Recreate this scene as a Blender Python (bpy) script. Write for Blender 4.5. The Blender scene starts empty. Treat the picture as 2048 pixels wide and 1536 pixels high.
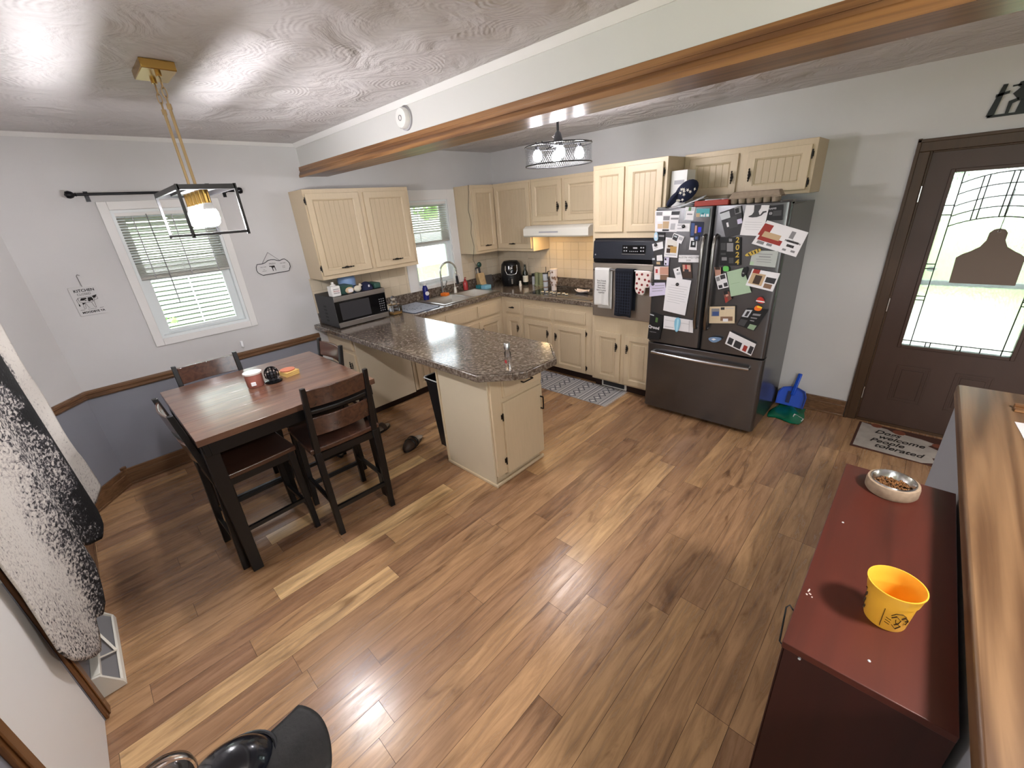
import bpy, math, random
from mathutils import Vector, Matrix
from math import pi, sin, cos, radians, sqrt, atan2
random.seed(7)
S = bpy.context.scene
COL = S.collection

# ------------------------------------------------------------ camera, sky, sun, exposure
CAM = Vector((4.2945, -4.193, 1.8582))
cd = bpy.data.cameras.new('camera'); cam = bpy.data.objects.new('camera', cd); COL.objects.link(cam)
cam.location = CAM
cam.rotation_euler = (radians(66.88397), radians(4.07392), radians(43.48032))
cd.sensor_fit = 'HORIZONTAL'; cd.sensor_width = 36.0
cd.lens = 829.43/2048*36.0
cd.clip_start = 0.02
S.camera = cam

W = bpy.data.worlds.new('sky'); S.world = W; W.use_nodes = True
wn = W.node_tree.nodes; wl = W.node_tree.links
bg = wn['Background']
sky = wn.new('ShaderNodeTexSky'); sky.sky_type = 'HOSEK_WILKIE'
sky.sun_direction = Vector((0.35, -0.38, 0.86)).normalized(); sky.turbidity = 6.0; sky.ground_albedo = 0.5
mx = wn.new('ShaderNodeMixRGB'); mx.inputs[0].default_value = 0.72
mx.inputs[2].default_value = (0.90, 0.97, 1.0, 1)
wl.new(sky.outputs[0], mx.inputs[1]); wl.new(mx.outputs[0], bg.inputs[0])
bg.inputs[1].default_value = 1.7

sd = bpy.data.lights.new('sun', 'SUN'); sun = bpy.data.objects.new('sun', sd); COL.objects.link(sun)
sd.energy = 0.7; sd.angle = radians(4); sd.color = (1.0, 0.96, 0.88)
sun.rotation_euler = Vector((-0.35, 0.38, -0.86)).to_track_quat('-Z', 'Y').to_euler()

VS = S.view_settings
VS.view_transform = 'Standard'; VS.look = 'None'; VS.gamma = 1.0; VS.use_curve_mapping = False
VS.exposure = 2.68

def portal(name, loc, direction, w, h):
    l = bpy.data.lights.new(name, 'AREA'); o = bpy.data.objects.new(name, l); COL.objects.link(o)
    l.shape = 'RECTANGLE'; l.size = w; l.size_y = h; l.energy = 1.0
    l.cycles.is_portal = True
    o.location = loc; o.rotation_euler = Vector(direction).to_track_quat('-Z', 'Y').to_euler()
portal('daylight_dining_window', (-0.17, -3.52, 1.56), (1, 0, 0), 0.68, 1.0)
portal('daylight_sink_window', (-0.17, -1.08, 1.53), (1, 0, 0), 0.60, 1.0)
portal('daylight_front_door', (4.59, 0.12, 1.27), (0, -1, 0), 0.58, 1.2)
portal('daylight_living_east', (8.12, -6.0, 1.45), (-1, 0, 0), 2.4, 1.5)
portal('daylight_living_south', (5.6, -8.62, 1.45), (0, 1, 0), 2.4, 1.5)

# ------------------------------------------------------------ materials
M = {}
def lin(c):
    if isinstance(c, str):
        c = c.lstrip('#'); c = [int(c[i:i+2], 16)/255 for i in (0, 2, 4)]
    return tuple((x/12.92 if x <= 0.04045 else ((x+0.055)/1.055)**2.4) for x in c) + (1.0,)

def mat(name, col, rough=0.5, metal=0.0, spec=0.5, noise=0.0, nscale=8.0, stretch=(1, 1, 1), bump=0.0, bscale=60.0,
        emit=None, estr=0.0, coat=0.0, col2=None, alpha=None, trans=0.0, ior=1.45, sheen=0.0):
    m = bpy.data.materials.new(name); m.use_nodes = True; nt = m.node_tree; N = nt.nodes; L = nt.links
    b = N['Principled BSDF']
    c = lin(col)
    b.inputs['Base Color'].default_value = c
    b.inputs['Roughness'].default_value = rough; b.inputs['Metallic'].default_value = metal
    b.inputs['Specular IOR Level'].default_value = spec; b.inputs['IOR'].default_value = ior
    b.inputs['Coat Weight'].default_value = coat
    b.inputs['Transmission Weight'].default_value = trans
    b.inputs['Sheen Weight'].default_value = sheen
    if noise > 0 or bump > 0:
        tc = N.new('ShaderNodeTexCoord'); mp = N.new('ShaderNodeMapping'); mp.inputs['Scale'].default_value = stretch
        L.new(tc.outputs['Object'], mp.inputs[0])
    if noise > 0:
        nz = N.new('ShaderNodeTexNoise'); nz.inputs['Scale'].default_value = nscale; nz.inputs['Detail'].default_value = 6
        L.new(mp.outputs[0], nz.inputs[0])
        mxr = N.new('ShaderNodeMixRGB')
        c2 = lin(col2) if col2 else tuple(x*(1-noise) for x in c[:3])+(1,)
        cr = N.new('ShaderNodeValToRGB'); cr.color_ramp.elements[0].position = 0.35; cr.color_ramp.elements[1].position = 0.65
        L.new(nz.outputs[0], cr.inputs[0]); L.new(cr.outputs[0], mxr.inputs[0])
        mxr.inputs[1].default_value = c2; mxr.inputs[2].default_value = c
        L.new(mxr.outputs[0], b.inputs['Base Color'])
    if bump > 0:
        nb = N.new('ShaderNodeTexNoise'); nb.inputs['Scale'].default_value = bscale; nb.inputs['Detail'].default_value = 4
        L.new(mp.outputs[0], nb.inputs[0])
        bp = N.new('ShaderNodeBump'); bp.inputs['Strength'].default_value = bump; bp.inputs['Distance'].default_value = 0.004
        L.new(nb.outputs[0], bp.inputs['Height']); L.new(bp.outputs[0], b.inputs['Normal'])
    if emit:
        b.inputs['Emission Color'].default_value = lin(emit); b.inputs['Emission Strength'].default_value = estr
    M[name] = m
    return m

def nodes_of(name):
    m = bpy.data.materials.new(name); m.use_nodes = True; M[name] = m
    return m, m.node_tree.nodes, m.node_tree.links, m.node_tree.nodes['Principled BSDF']

def ramp(N, stops):
    r = N.new('ShaderNodeValToRGB'); e = r.color_ramp.elements
    while len(e) < len(stops): e.new(0.5)
    for i, (p_, c_) in enumerate(stops): e[i].position = p_; e[i].color = c_ if len(c_) == 4 else tuple(c_)+(1,)
    return r

def math_node(N, L, op, a, b=None):
    n = N.new('ShaderNodeMath'); n.operation = op
    for i, x in enumerate((a, b)):
        if x is None: continue
        if isinstance(x, (int, float)): n.inputs[i].default_value = x
        else: L.new(x, n.inputs[i])
    return n.outputs[0]

# walls
mat('wall_white', '#cbc9c8', 0.6, noise=0.03, nscale=3, bump=0.06, bscale=220)
mat('beam_white', '#cbcac6', 0.55)
mat('trim_white', '#e0dedb', 0.4)
mat('wall_blue', '#85868f', 0.6, noise=0.04, nscale=4, bump=0.04, bscale=200)
mat('half_wall_blue', '#9fa3ab', 0.6)

# plaster ceiling: overlapping comb swirls, relief only
m, N, L, b = nodes_of('ceiling_plaster')
b.inputs['Base Color'].default_value = lin('#cbc7c6'); b.inputs['Roughness'].default_value = 0.62
tc = N.new('ShaderNodeTexCoord')
nz = N.new('ShaderNodeTexNoise'); nz.inputs['Scale'].default_value = 1.6; nz.inputs['Detail'].default_value = 2
L.new(tc.outputs['Object'], nz.inputs[0])
mxv = N.new('ShaderNodeMixRGB'); mxv.blend_type = 'LINEAR_LIGHT'; mxv.inputs[0].default_value = 0.10
L.new(tc.outputs['Object'], mxv.inputs[1]); L.new(nz.outputs['Color'], mxv.inputs[2])
vo = N.new('ShaderNodeTexVoronoi'); vo.inputs['Scale'].default_value = 3.0; vo.inputs['Randomness'].default_value = 0.8
vo.voronoi_dimensions = '2D'
L.new(mxv.outputs[0], vo.inputs['Vector'])
nf = N.new('ShaderNodeTexNoise'); nf.inputs['Scale'].default_value = 5; nf.inputs['Detail'].default_value = 3
L.new(tc.outputs['Object'], nf.inputs[0])
sc3 = N.new('ShaderNodeVectorMath'); sc3.operation = 'SCALE'; sc3.inputs['Scale'].default_value = 3.0; L.new(mxv.outputs[0], sc3.inputs[0])
ps3 = N.new('ShaderNodeVectorMath'); ps3.operation = 'SCALE'; ps3.inputs['Scale'].default_value = 3.0; L.new(vo.outputs['Position'], ps3.inputs[0])
dv = N.new('ShaderNodeVectorMath'); dv.operation = 'SUBTRACT'; L.new(sc3.outputs[0], dv.inputs[0]); L.new(ps3.outputs[0], dv.inputs[1])
rd = N.new('ShaderNodeVectorMath'); rd.operation = 'SUBTRACT'; L.new(vo.outputs['Color'], rd.inputs[0]); rd.inputs[1].default_value = (0.5, 0.5, 0.5)
dt = N.new('ShaderNodeVectorMath'); dt.operation = 'DOT_PRODUCT'; L.new(dv.outputs[0], dt.inputs[0]); L.new(rd.outputs[0], dt.inputs[1])
mk = ramp(N, [(0.42, (0, 0, 0)), (0.60, (1, 1, 1))]); L.new(math_node(N, L, 'ADD', math_node(N, L, 'MULTIPLY', dt.outputs['Value'], 2.2), 0.5), mk.inputs[0])
nl = N.new('ShaderNodeTexNoise'); nl.inputs['Scale'].default_value = 3.2; nl.inputs['Detail'].default_value = 5; nl.inputs['Distortion'].default_value = 1.2; L.new(tc.outputs['Object'], nl.inputs[0])
d1 = math_node(N, L, 'MULTIPLY', vo.outputs['Distance'], 88.0)
d2 = math_node(N, L, 'MULTIPLY', nf.outputs[0], 22.0)
d3 = math_node(N, L, 'SINE', math_node(N, L, 'ADD', d1, d2))
fine = math_node(N, L, 'MULTIPLY', math_node(N, L, 'MULTIPLY', d3, mk.outputs[0]), math_node(N, L, 'POWER', nl.outputs[0], 1.5))
h = math_node(N, L, 'ADD', math_node(N, L, 'MULTIPLY', fine, 0.75), math_node(N, L, 'ADD', math_node(N, L, 'MULTIPLY', vo.outputs['Distance'], 6.0), math_node(N, L, 'MULTIPLY', nl.outputs[0], 17.0)))
bp = N.new('ShaderNodeBump'); bp.inputs['Strength'].default_value = 0.62; bp.inputs['Distance'].default_value = 0.005
L.new(h, bp.inputs['Height']); L.new(bp.outputs[0], b.inputs['Normal'])

# floor planks: the tint of each board is stored on the mesh, grain is procedural
m, N, L, b = nodes_of('floor_planks')
at = N.new('ShaderNodeAttribute'); at.attribute_name = 'tint'
geo = N.new('ShaderNodeNewGeometry')
sep = N.new('ShaderNodeSeparateColor'); L.new(at.outputs['Color'], sep.inputs[0])
off = N.new('ShaderNodeVectorMath'); off.operation = 'MULTIPLY_ADD'
cmb = N.new('ShaderNodeCombineXYZ'); L.new(sep.outputs[1], cmb.inputs[0]); L.new(sep.outputs[1], cmb.inputs[1]); L.new(sep.outputs[1], cmb.inputs[2])
L.new(cmb.outputs[0], off.inputs[0]); off.inputs[1].default_value = (37, 91, 53); L.new(geo.outputs['Position'], off.inputs[2])
mp1 = N.new('ShaderNodeMapping'); mp1.inputs['Scale'].default_value = (30, 2.6, 1); L.new(off.outputs[0], mp1.inputs[0])
g1 = N.new('ShaderNodeTexNoise'); g1.inputs['Scale'].default_value = 1.0; g1.inputs['Detail'].default_value = 8; g1.inputs['Roughness'].default_value = 0.62
g1.inputs['Distortion'].default_value = 0.9
L.new(mp1.outputs[0], g1.inputs[0])
mp2 = N.new('ShaderNodeMapping'); mp2.inputs['Scale'].default_value = (11, 2.2, 1); L.new(off.outputs[0], mp2.inputs[0])
g2 = N.new('ShaderNodeTexNoise'); g2.inputs['Scale'].default_value = 1.0; g2.inputs['Detail'].default_value = 4; g2.inputs['Distortion'].default_value = 1.2
L.new(mp2.outputs[0], g2.inputs[0])
base = ramp(N, [(0.0, lin('#98745a')), (0.45, lin('#b48e6a')), (0.72, lin('#c69f75')), (1.0, lin('#e6c391'))])
L.new(sep.outputs[0], base.inputs[0])
dk = N.new('ShaderNodeMixRGB'); dk.blend_type = 'MULTIPLY'
gr = ramp(N, [(0.30, (0.50, 0.46, 0.43)), (0.50, (0.88, 0.86, 0.84)), (0.62, (1.05, 1.05, 1.05))])
L.new(g1.outputs[0], gr.inputs[0]); dk.inputs[0].default_value = 0.95
L.new(base.outputs[0], dk.inputs[1]); L.new(gr.outputs[0], dk.inputs[2])
dk2 = N.new('ShaderNodeMixRGB'); dk2.blend_type = 'MULTIPLY'; dk2.inputs[0].default_value = 0.8
gr2 = ramp(N, [(0.27, (0.36, 0.30, 0.27)), (0.40, (0.86, 0.84, 0.82)), (0.65, (1.08, 1.07, 1.05))])
L.new(g2.outputs[0], gr2.inputs[0]); L.new(dk.outputs[0], dk2.inputs[1]); L.new(gr2.outputs[0], dk2.inputs[2])
L.new(dk2.outputs[0], b.inputs['Base Color'])
rr = ramp(N, [(0.3, (0.32, 0.32, 0.32)), (0.7, (0.18, 0.18, 0.18))]); L.new(g1.outputs[0], rr.inputs[0]); L.new(rr.outputs[0], b.inputs['Roughness'])
bp = N.new('ShaderNodeBump'); bp.inputs['Strength'].default_value = 0.22; bp.inputs['Distance'].default_value = 0.0015
L.new(g1.outputs[0], bp.inputs['Height']); L.new(bp.outputs[0], b.inputs['Normal'])
b.inputs['Specular IOR Level'].default_value = 0.5

def wood(name, dark, light, rough=0.35, scale=(2, 40, 40), coat=0.2, rings=0.0):
    m, N, L, b = nodes_of(name)
    tc = N.new('ShaderNodeTexCoord'); mp = N.new('ShaderNodeMapping'); mp.inputs['Scale'].default_value = scale
    L.new(tc.outputs['Object'], mp.inputs[0])
    g = N.new('ShaderNodeTexNoise'); g.inputs['Scale'].default_value = 1.0; g.inputs['Detail'].default_value = 6; g.inputs['Distortion'].default_value = 0.8
    L.new(mp.outputs[0], g.inputs[0])
    r = ramp(N, [(0.3, lin(dark)), (0.7, lin(light))]); 
    if rings > 0:
        mp2 = N.new('ShaderNodeMapping'); mp2.inputs['Scale'].default_value = tuple(s*rings for s in scale); L.new(tc.outputs['Object'], mp2.inputs[0])
        n2 = N.new('ShaderNodeTexNoise'); n2.inputs['Scale'].default_value = 1.0; n2.inputs['Detail'].default_value = 1; L.new(mp2.outputs[0], n2.inputs[0])
        s1 = math_node(N, L, 'SINE', math_node(N, L, 'MULTIPLY', n2.outputs[0], 55.0))
        s2 = math_node(N, L, 'ADD', math_node(N, L, 'MULTIPLY', s1, 0.16), g.outputs[0])
        L.new(s2, r.inputs[0])
    else:
        L.new(g.outputs[0], r.inputs[0])
    L.new(r.outputs[0], b.inputs['Base Color']); b.inputs['Roughness'].default_value = rough; b.inputs['Coat Weight'].default_value = coat
    b.inputs['Coat Roughness'].default_value = 0.2
    bp = N.new('ShaderNodeBump'); bp.inputs['Strength'].default_value = 0.12; bp.inputs['Distance'].default_value = 0.001
    L.new(g.outputs[0], bp.inputs['Height']); L.new(bp.outputs[0], b.inputs['Normal'])
wood('oak_x', '#664224', '#93683e', scale=(1.5, 45, 45), rings=0.12)
wood('oak_y', '#7c4c22', '#a8713c', scale=(45, 1.5, 45))
wood('oak_rail', '#553a26', '#7d5c3f', scale=(20, 2, 60))
wood('oak_cap', '#5a3f29', '#856648', 0.4, scale=(26, 1.2, 26), coat=0.1, rings=0.25)
wood('oak_z', '#553419', '#7b5029', scale=(45, 45, 2))
wood('table_top_wood', '#4d3225', '#755340', 0.34, scale=(30, 2, 30), coat=1.0)
wood('seat_wood', '#33201a', '#543629', 0.22, scale=(30, 3, 30), coat=0.5)
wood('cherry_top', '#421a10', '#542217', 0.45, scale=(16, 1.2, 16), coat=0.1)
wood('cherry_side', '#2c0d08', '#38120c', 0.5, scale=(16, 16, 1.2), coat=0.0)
mat('tub_blue', '#86a4cf', 0.3)
wood('block_wood', '#ab8f66', '#c6a97c', 0.5, scale=(20, 20, 3), coat=0.0)
mat('black_paint', '#0e0d0e', 0.38)
mat('door_brown', '#45322a', 0.45, noise=0.1, nscale=10, stretch=(1, 1, .2))
mat('door_casing_brown', '#46311f', 0.45, noise=0.15, nscale=12, stretch=(4, 4, .3))
mat('cream', '#cbb89a', 0.42, noise=0.04, nscale=14, stretch=(6, 6, .5), bump=0.05, bscale=80)
mat('cream_panel', '#c3b093', 0.45, noise=0.05, nscale=14, stretch=(8, 8, .5))
mat('cream_flat', '#c9bca4', 0.5, noise=0.02)
mat('groove', '#ab9877', 0.8)
mat('iron', '#17120f', 0.5, metal=0.3)
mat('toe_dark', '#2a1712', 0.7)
mat('tile', '#d3c4ac', 0.16, bump=0.0)
mat('grout', '#b5a68f', 0.8)
mat('steel', '#b9b6b2', 0.32, metal=1.0)
mat('steel_bright', '#c8c8c8', 0.22, metal=1.0)
mat('steel_dark', '#4a4544', 0.32, metal=0.85)
mat('oven_steel', '#aba094', 0.4, metal=0.85)
mat('fridge_body', '#4a4847', 0.22, metal=0.6)
mat('fridge_front', '#6a696b', 0.27, metal=0.85, noise=0.06, nscale=5, stretch=(1, 1, 6))
mat('handle_steel', '#7f7c79', 0.25, metal=1.0)
mat('black_gloss', '#08080a', 0.1)
mat('black_plastic', '#121214', 0.35)
mat('char', '#2c2b2e', 0.5)
mat('navy_panel', '#1c1f28', 0.3)
mat('white_plastic', '#dcdad6', 0.35)
mat('white_enamel', '#e2ded3', 0.25)
mat('pw', '#d9d6d8', 0.7)
for n_, c_ in dict(pw2='#e6e4e2', grey='#7c7a7c', grey2='#a9a7ab', tan='#b59a78', tan2='#cdb292', tan3='#b08a4c', silver='#b9bcc0', teal='#4c9aa0',
        tealdark='#1f6f78', navy='#141a30', blue='#2a2fd0', blue2='#3a4f80', skin='#b98a78', paleblue='#a9c6d8', black='#0d0d0f', pale='#cfcac2',
        brown='#6e5236', darkbrown='#3a2a20', lilac='#c3bbd2', pinkw='#dccbc6', brown2='#7a5c48', red2='#a02c30', green='#4c6b3a', clip='#7fb6cf',
        clip2='#a4d0e0', char2='#3d3c3e', charflat='#4a4648', red3='#8e2a20', goldblack='#b79a3e', pale2='#a7aba6', sage='#9db397', sage2='#8aa083',
        green2='#5fae55', cream_paper='#cdbfb2', darkskin='#6b4438', red='#b02a20', orange='#e06a1c', yellow='#f0c030', fish='#6c86a6').items():
    mat(n_ if n_ != 'cream_paper' else 'cream2', c_, 0.55)
mat('brass', '#b08d4e', 0.25, metal=1.0)
mat('brass_dull', '#a8906a', 0.38, metal=0.9)
mat('bulb_glow', '#ffffff', 0.4, emit='#fbf9fd', estr=50.0)
mat('bulb_drum', '#ffffff', 0.4, emit='#f8f6fc', estr=30.0)
mat('hood_glow', '#fff0d0', 0.4, emit='#ffd79a', estr=10.0)
mat('fill_lamp_glow', '#ffffff', 0.4, emit='#fbf6f2', estr=42.0)
mat('bulb_collar', '#e8e8ea', 0.35)
mat('rod_black', '#15151a', 0.3, metal=0.4)
mat('blind', '#dddbd4', 0.5)
mat('vinyl', '#dfe4e4', 0.35)
m = M['blind']; N = m.node_tree.nodes; L = m.node_tree.links; b = N['Principled BSDF']
tl = N.new('ShaderNodeBsdfTranslucent'); tl.inputs[0].default_value = (0.8, 0.8, 0.76, 1); ms = N.new('ShaderNodeMixShader'); ms.inputs[0].default_value = 0.4
L.new(b.outputs[0], ms.inputs[1]); L.new(tl.outputs[0], ms.inputs[2]); L.new(ms.outputs[0], N['Material Output'].inputs['Surface'])
mat('yellow_plastic', '#edb03a', 0.38)
mat('cup_print', '#3a2410', 0.6)
mat('bowl_stone', '#a8927c', 0.6, noise=0.25, nscale=60)
mat('kibble', '#80552c', 0.8, noise=0.3, nscale=60)
mat('mat_cream', '#b3aaa2', 0.9, noise=0.2, nscale=12)
mat('mat_brown', '#4a2b20', 0.9)
mat('mat_rust', '#7c4430', 0.9)
mat('ink', '#17110f', 0.8)
mat('ink_soft', '#55504e', 0.8)
mat('dustpan_blue', '#1c4fc0', 0.3)
mat('dustpan_dark', '#101c4a', 0.5)
mat('bag_green', '#147a58', 0.22, noise=0.3, nscale=9)
mat('tag_leather', '#6d5f55', 0.7)
mat('cap_black', '#1c1a1a', 0.62, noise=0.5, nscale=24, bump=0.3, bscale=90)
mat('cap_navy', '#10131c', 0.22, coat=0.5)
mat('leather_brown', '#3a2a20', 0.55)
mat('sole', '#8d7f70', 0.8)
mat('trash_black', '#141518', 0.4)
mat('bag_rim', '#d8d8d6', 0.35)
mat('candle', '#9c6054', 0.25, coat=0.4)
mat('candle_top', '#d8cfc8', 0.4)
mat('terracotta', '#b06a50', 0.6)
mat('bamboo', '#c8a462', 0.5)
mat('chrome_black', '#1a1a1c', 0.08, metal=0.6)
mat('towel_white', '#d4d2ce', 0.95, bump=0.3, bscale=200)
mat('towel_navy', '#10131d', 0.95, bump=0.3, bscale=200)
mat('towel_line', '#2b3040', 0.95)
mat('mitt', '#ddd0c8', 0.9)
mat('mitt_flower', '#7e2a2c', 0.9)
mat('hat_navy', '#141a3a', 0.8)
mat('plastic_blue', '#6d90c8', 0.35)
mat('plastic_green', '#2f4f46', 0.35)
mat('carton', '#9c8a78', 0.9, noise=0.15, nscale=40)
mat('tray_red', '#9a3426', 0.5)
mat('flag_navy', '#141a33', 0.85)
mat('flag_star', '#cfcabf', 0.85)
mat('soap_blue', '#141d6e', 0.25)
mat('soap_red', '#a83a3c', 0.2)
mat('sponge_orange', '#ee7a28', 0.9)
mat('olive_mug', '#7d8466', 0.35)
mat('bottle_dark', '#101810', 0.12)
mat('label_cream', '#cfc8b6', 0.6)
mat('rug_grey', '#aaa8a8', 0.95, bump=0.4, bscale=160)
mat('rug_dark', '#3a3a44', 0.95)
mat('rug_white', '#cfcdca', 0.95)
mat('drymat', '#a9b2bf', 0.9)
mat('drymat_dark', '#3d4452', 0.9)
mat('grass', '#8aa85c', 0.9, noise=0.35, nscale=6)
mat('siding', '#dfe4e1', 0.6)
mat('siding_shadow', '#30332f', 0.9)
mat('concrete', '#b9b7ae', 0.9, noise=0.08, nscale=8)
mat('asphalt', '#a9a9a6', 0.9)
mat('leaf', '#86a866', 0.7, noise=0.4, nscale=20)
mat('bark', '#5a4636', 0.9)

# thin clear glass that lets light straight through
def clear(name, tint=(1, 1, 1), gloss=0.10, rough=0.02, dens=0.0):
    m, N, L, b = nodes_of(name)
    tr = N.new('ShaderNodeBsdfTransparent'); tr.inputs[0].default_value = tuple(tint)+(1,)
    gl = N.new('ShaderNodeBsdfGlossy'); gl.inputs['Roughness'].default_value = rough
    fr = N.new('ShaderNodeFresnel'); fr.inputs['IOR'].default_value = 1.45
    ad = math_node(N, L, 'ADD', math_node(N, L, 'MULTIPLY', fr.outputs[0], 1.0-dens), gloss)
    mxs = N.new('ShaderNodeMixShader'); L.new(ad, mxs.inputs[0]); L.new(tr.outputs[0], mxs.inputs[1]); L.new(gl.outputs[0], mxs.inputs[2])
    L.new(mxs.outputs[0], N['Material Output'].inputs['Surface'])
clear('glass')
clear('pane', gloss=0.02)
mat('bottle_glass', '#f4f4f6', 0.02, trans=1.0, ior=1.45)
clear('lid_clear', tint=(0.90, 0.88, 0.88), gloss=0.06, rough=0.12)

# obscure door glass: pebbled, lets light and blurred colour through
m, N, L, b = nodes_of('obscure_glass')
tc = N.new('ShaderNodeTexCoord'); mp = N.new('ShaderNodeMapping'); mp.inputs['Scale'].default_value = (1, 1, .45); L.new(tc.outputs['Object'], mp.inputs[0])
vo = N.new('ShaderNodeTexVoronoi'); vo.inputs['Scale'].default_value = 95; L.new(mp.outputs[0], vo.inputs['Vector'])
bp = N.new('ShaderNodeBump'); bp.inputs['Strength'].default_value = 0.7; bp.inputs['Distance'].default_value = 0.004; L.new(vo.outputs['Distance'], bp.inputs['Height'])
rf = N.new('ShaderNodeBsdfRefraction'); rf.inputs['Roughness'].default_value = 0.12; rf.inputs['IOR'].default_value = 1.25; L.new(bp.outputs[0], rf.inputs['Normal'])
rf.inputs[0].default_value = (0.85, 0.88, 0.86, 1)
tl = N.new('ShaderNodeBsdfTranslucent'); tl.inputs[0].default_value = (0.8, 0.84, 0.82, 1); L.new(bp.outputs[0], tl.inputs['Normal'])
tr = N.new('ShaderNodeBsdfTransparent'); tr.inputs[0].default_value = (0.8, 0.84, 0.82, 1)
mA = N.new('ShaderNodeMixShader'); mA.inputs[0].default_value = 0.35; L.new(rf.outputs[0], mA.inputs[1]); L.new(tl.outputs[0], mA.inputs[2])
mB = N.new('ShaderNodeMixShader'); mB.inputs[0].default_value = 0.35; L.new(mA.outputs[0], mB.inputs[1]); L.new(tr.outputs[0], mB.inputs[2])
L.new(mB.outputs[0], N['Material Output'].inputs['Surface'])

# laminate worktop
m, N, L, b = nodes_of('worktop')
tc = N.new('ShaderNodeTexCoord')
n1 = N.new('ShaderNodeTexNoise'); n1.inputs['Scale'].default_value = 46; n1.inputs['Detail'].default_value = 6; n1.inputs['Distortion'].default_value = 0.3; L.new(tc.outputs['Object'], n1.inputs[0])
n2 = N.new('ShaderNodeTexNoise'); n2.inputs['Scale'].default_value = 120; n2.inputs['Detail'].default_value = 3; L.new(tc.outputs['Object'], n2.inputs[0])
r1 = ramp(N, [(0.32, lin('#31281f')), (0.47, lin('#5e5147')), (0.58, lin('#7e7368')), (0.72, lin('#a1978c'))])
s_ = math_node(N, L, 'ADD', math_node(N, L, 'MULTIPLY', n1.outputs[0], 0.7), math_node(N, L, 'MULTIPLY', n2.outputs[0], 0.3))
L.new(s_, r1.inputs[0]); L.new(r1.outputs[0], b.inputs['Base Color']); b.inputs['Roughness'].default_value = 0.16
b.inputs['Coat Weight'].default_value = 0.4; b.inputs['Coat Roughness'].default_value = 0.12
bp = N.new('ShaderNodeBump'); bp.inputs['Strength'].default_value = 0.12; bp.inputs['Distance'].default_value = 0.001; L.new(n2.outputs[0], bp.inputs['Height']); L.new(bp.outputs[0], b.inputs['Normal'])

# cow hide hair
m, N, L, b = nodes_of('cowhide')
tc = N.new('ShaderNodeTexCoord'); mp = N.new('ShaderNodeMapping'); mp.inputs['Scale'].default_value = (1, 0.3, 1); L.new(tc.outputs['Object'], mp.inputs[0])
n1 = N.new('ShaderNodeTexNoise'); n1.inputs['Scale'].default_value = 4.2; n1.inputs['Detail'].default_value = 2; n1.inputs['Distortion'].default_value = 0.6; L.new(mp.outputs[0], n1.inputs[0])
n2 = N.new('ShaderNodeTexNoise'); n2.inputs['Scale'].default_value = 75; n2.inputs['Detail'].default_value = 2; n2.inputs['Distortion'].default_value = 0.6; L.new(mp.outputs[0], n2.inputs[0])
sx = N.new('ShaderNodeSeparateXYZ'); L.new(tc.outputs['Object'], sx.inputs[0])
# local x runs along the wall: pale flank, black stripe, roan side, pale speckled belly
px = math_node(N, L, 'ADD', math_node(N, L, 'MULTIPLY', math_node(N, L, 'ADD', sx.outputs[0], 0.75), 0.7), math_node(N, L, 'MULTIPLY', math_node(N, L, 'SUBTRACT', n1.outputs[0], 0.5), 0.22))
r0 = ramp(N, [(0.06, (.92, .92, .92)), (0.22, (.80, .80, .80)), (0.28, (.36, .36, .36)), (0.33, (.0, .0, .0)), (0.40, (.0, .0, .0)), (0.43, (.34, .34, .34)), (0.52, (.42, .42, .42)), (0.60, (.50, .50, .50)), (0.68, (.42, .42, .42)), (0.76, (.62, .62, .62)), (0.84, (.84, .84, .84)), (0.95, (.70, .70, .70))])
L.new(px, r0.inputs[0])
lo = math_node(N, L, 'MULTIPLY', math_node(N, L, 'SUBTRACT', 0.40, sx.outputs[2]), 0.30)
lo = math_node(N, L, 'MAXIMUM', lo, 0.0)
s_ = math_node(N, L, 'SUBTRACT', math_node(N, L, 'ADD', math_node(N, L, 'MULTIPLY', r0.outputs[0], 0.62), math_node(N, L, 'MULTIPLY', n2.outputs[0], 0.9)), lo)
r1 = ramp(N, [(0.56, lin('#070607')), (0.66, lin('#403e42')), (0.74, lin('#a9a29d')), (0.9, lin('#cbc5bd'))]); L.new(s_, r1.inputs[0])
L.new(r1.outputs[0], b.inputs['Base Color']); b.inputs['Roughness'].default_value = 0.75
n3 = N.new('ShaderNodeTexNoise'); n3.inputs['Scale'].default_value = 180; L.new(mp.outputs[0], n3.inputs[0])
bp = N.new('ShaderNodeBump'); bp.inputs['Strength'].default_value = 0.6; bp.inputs['Distance'].default_value = 0.003; L.new(n3.outputs[0], bp.inputs['Height']); L.new(bp.outputs[0], b.inputs['Normal'])

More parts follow.
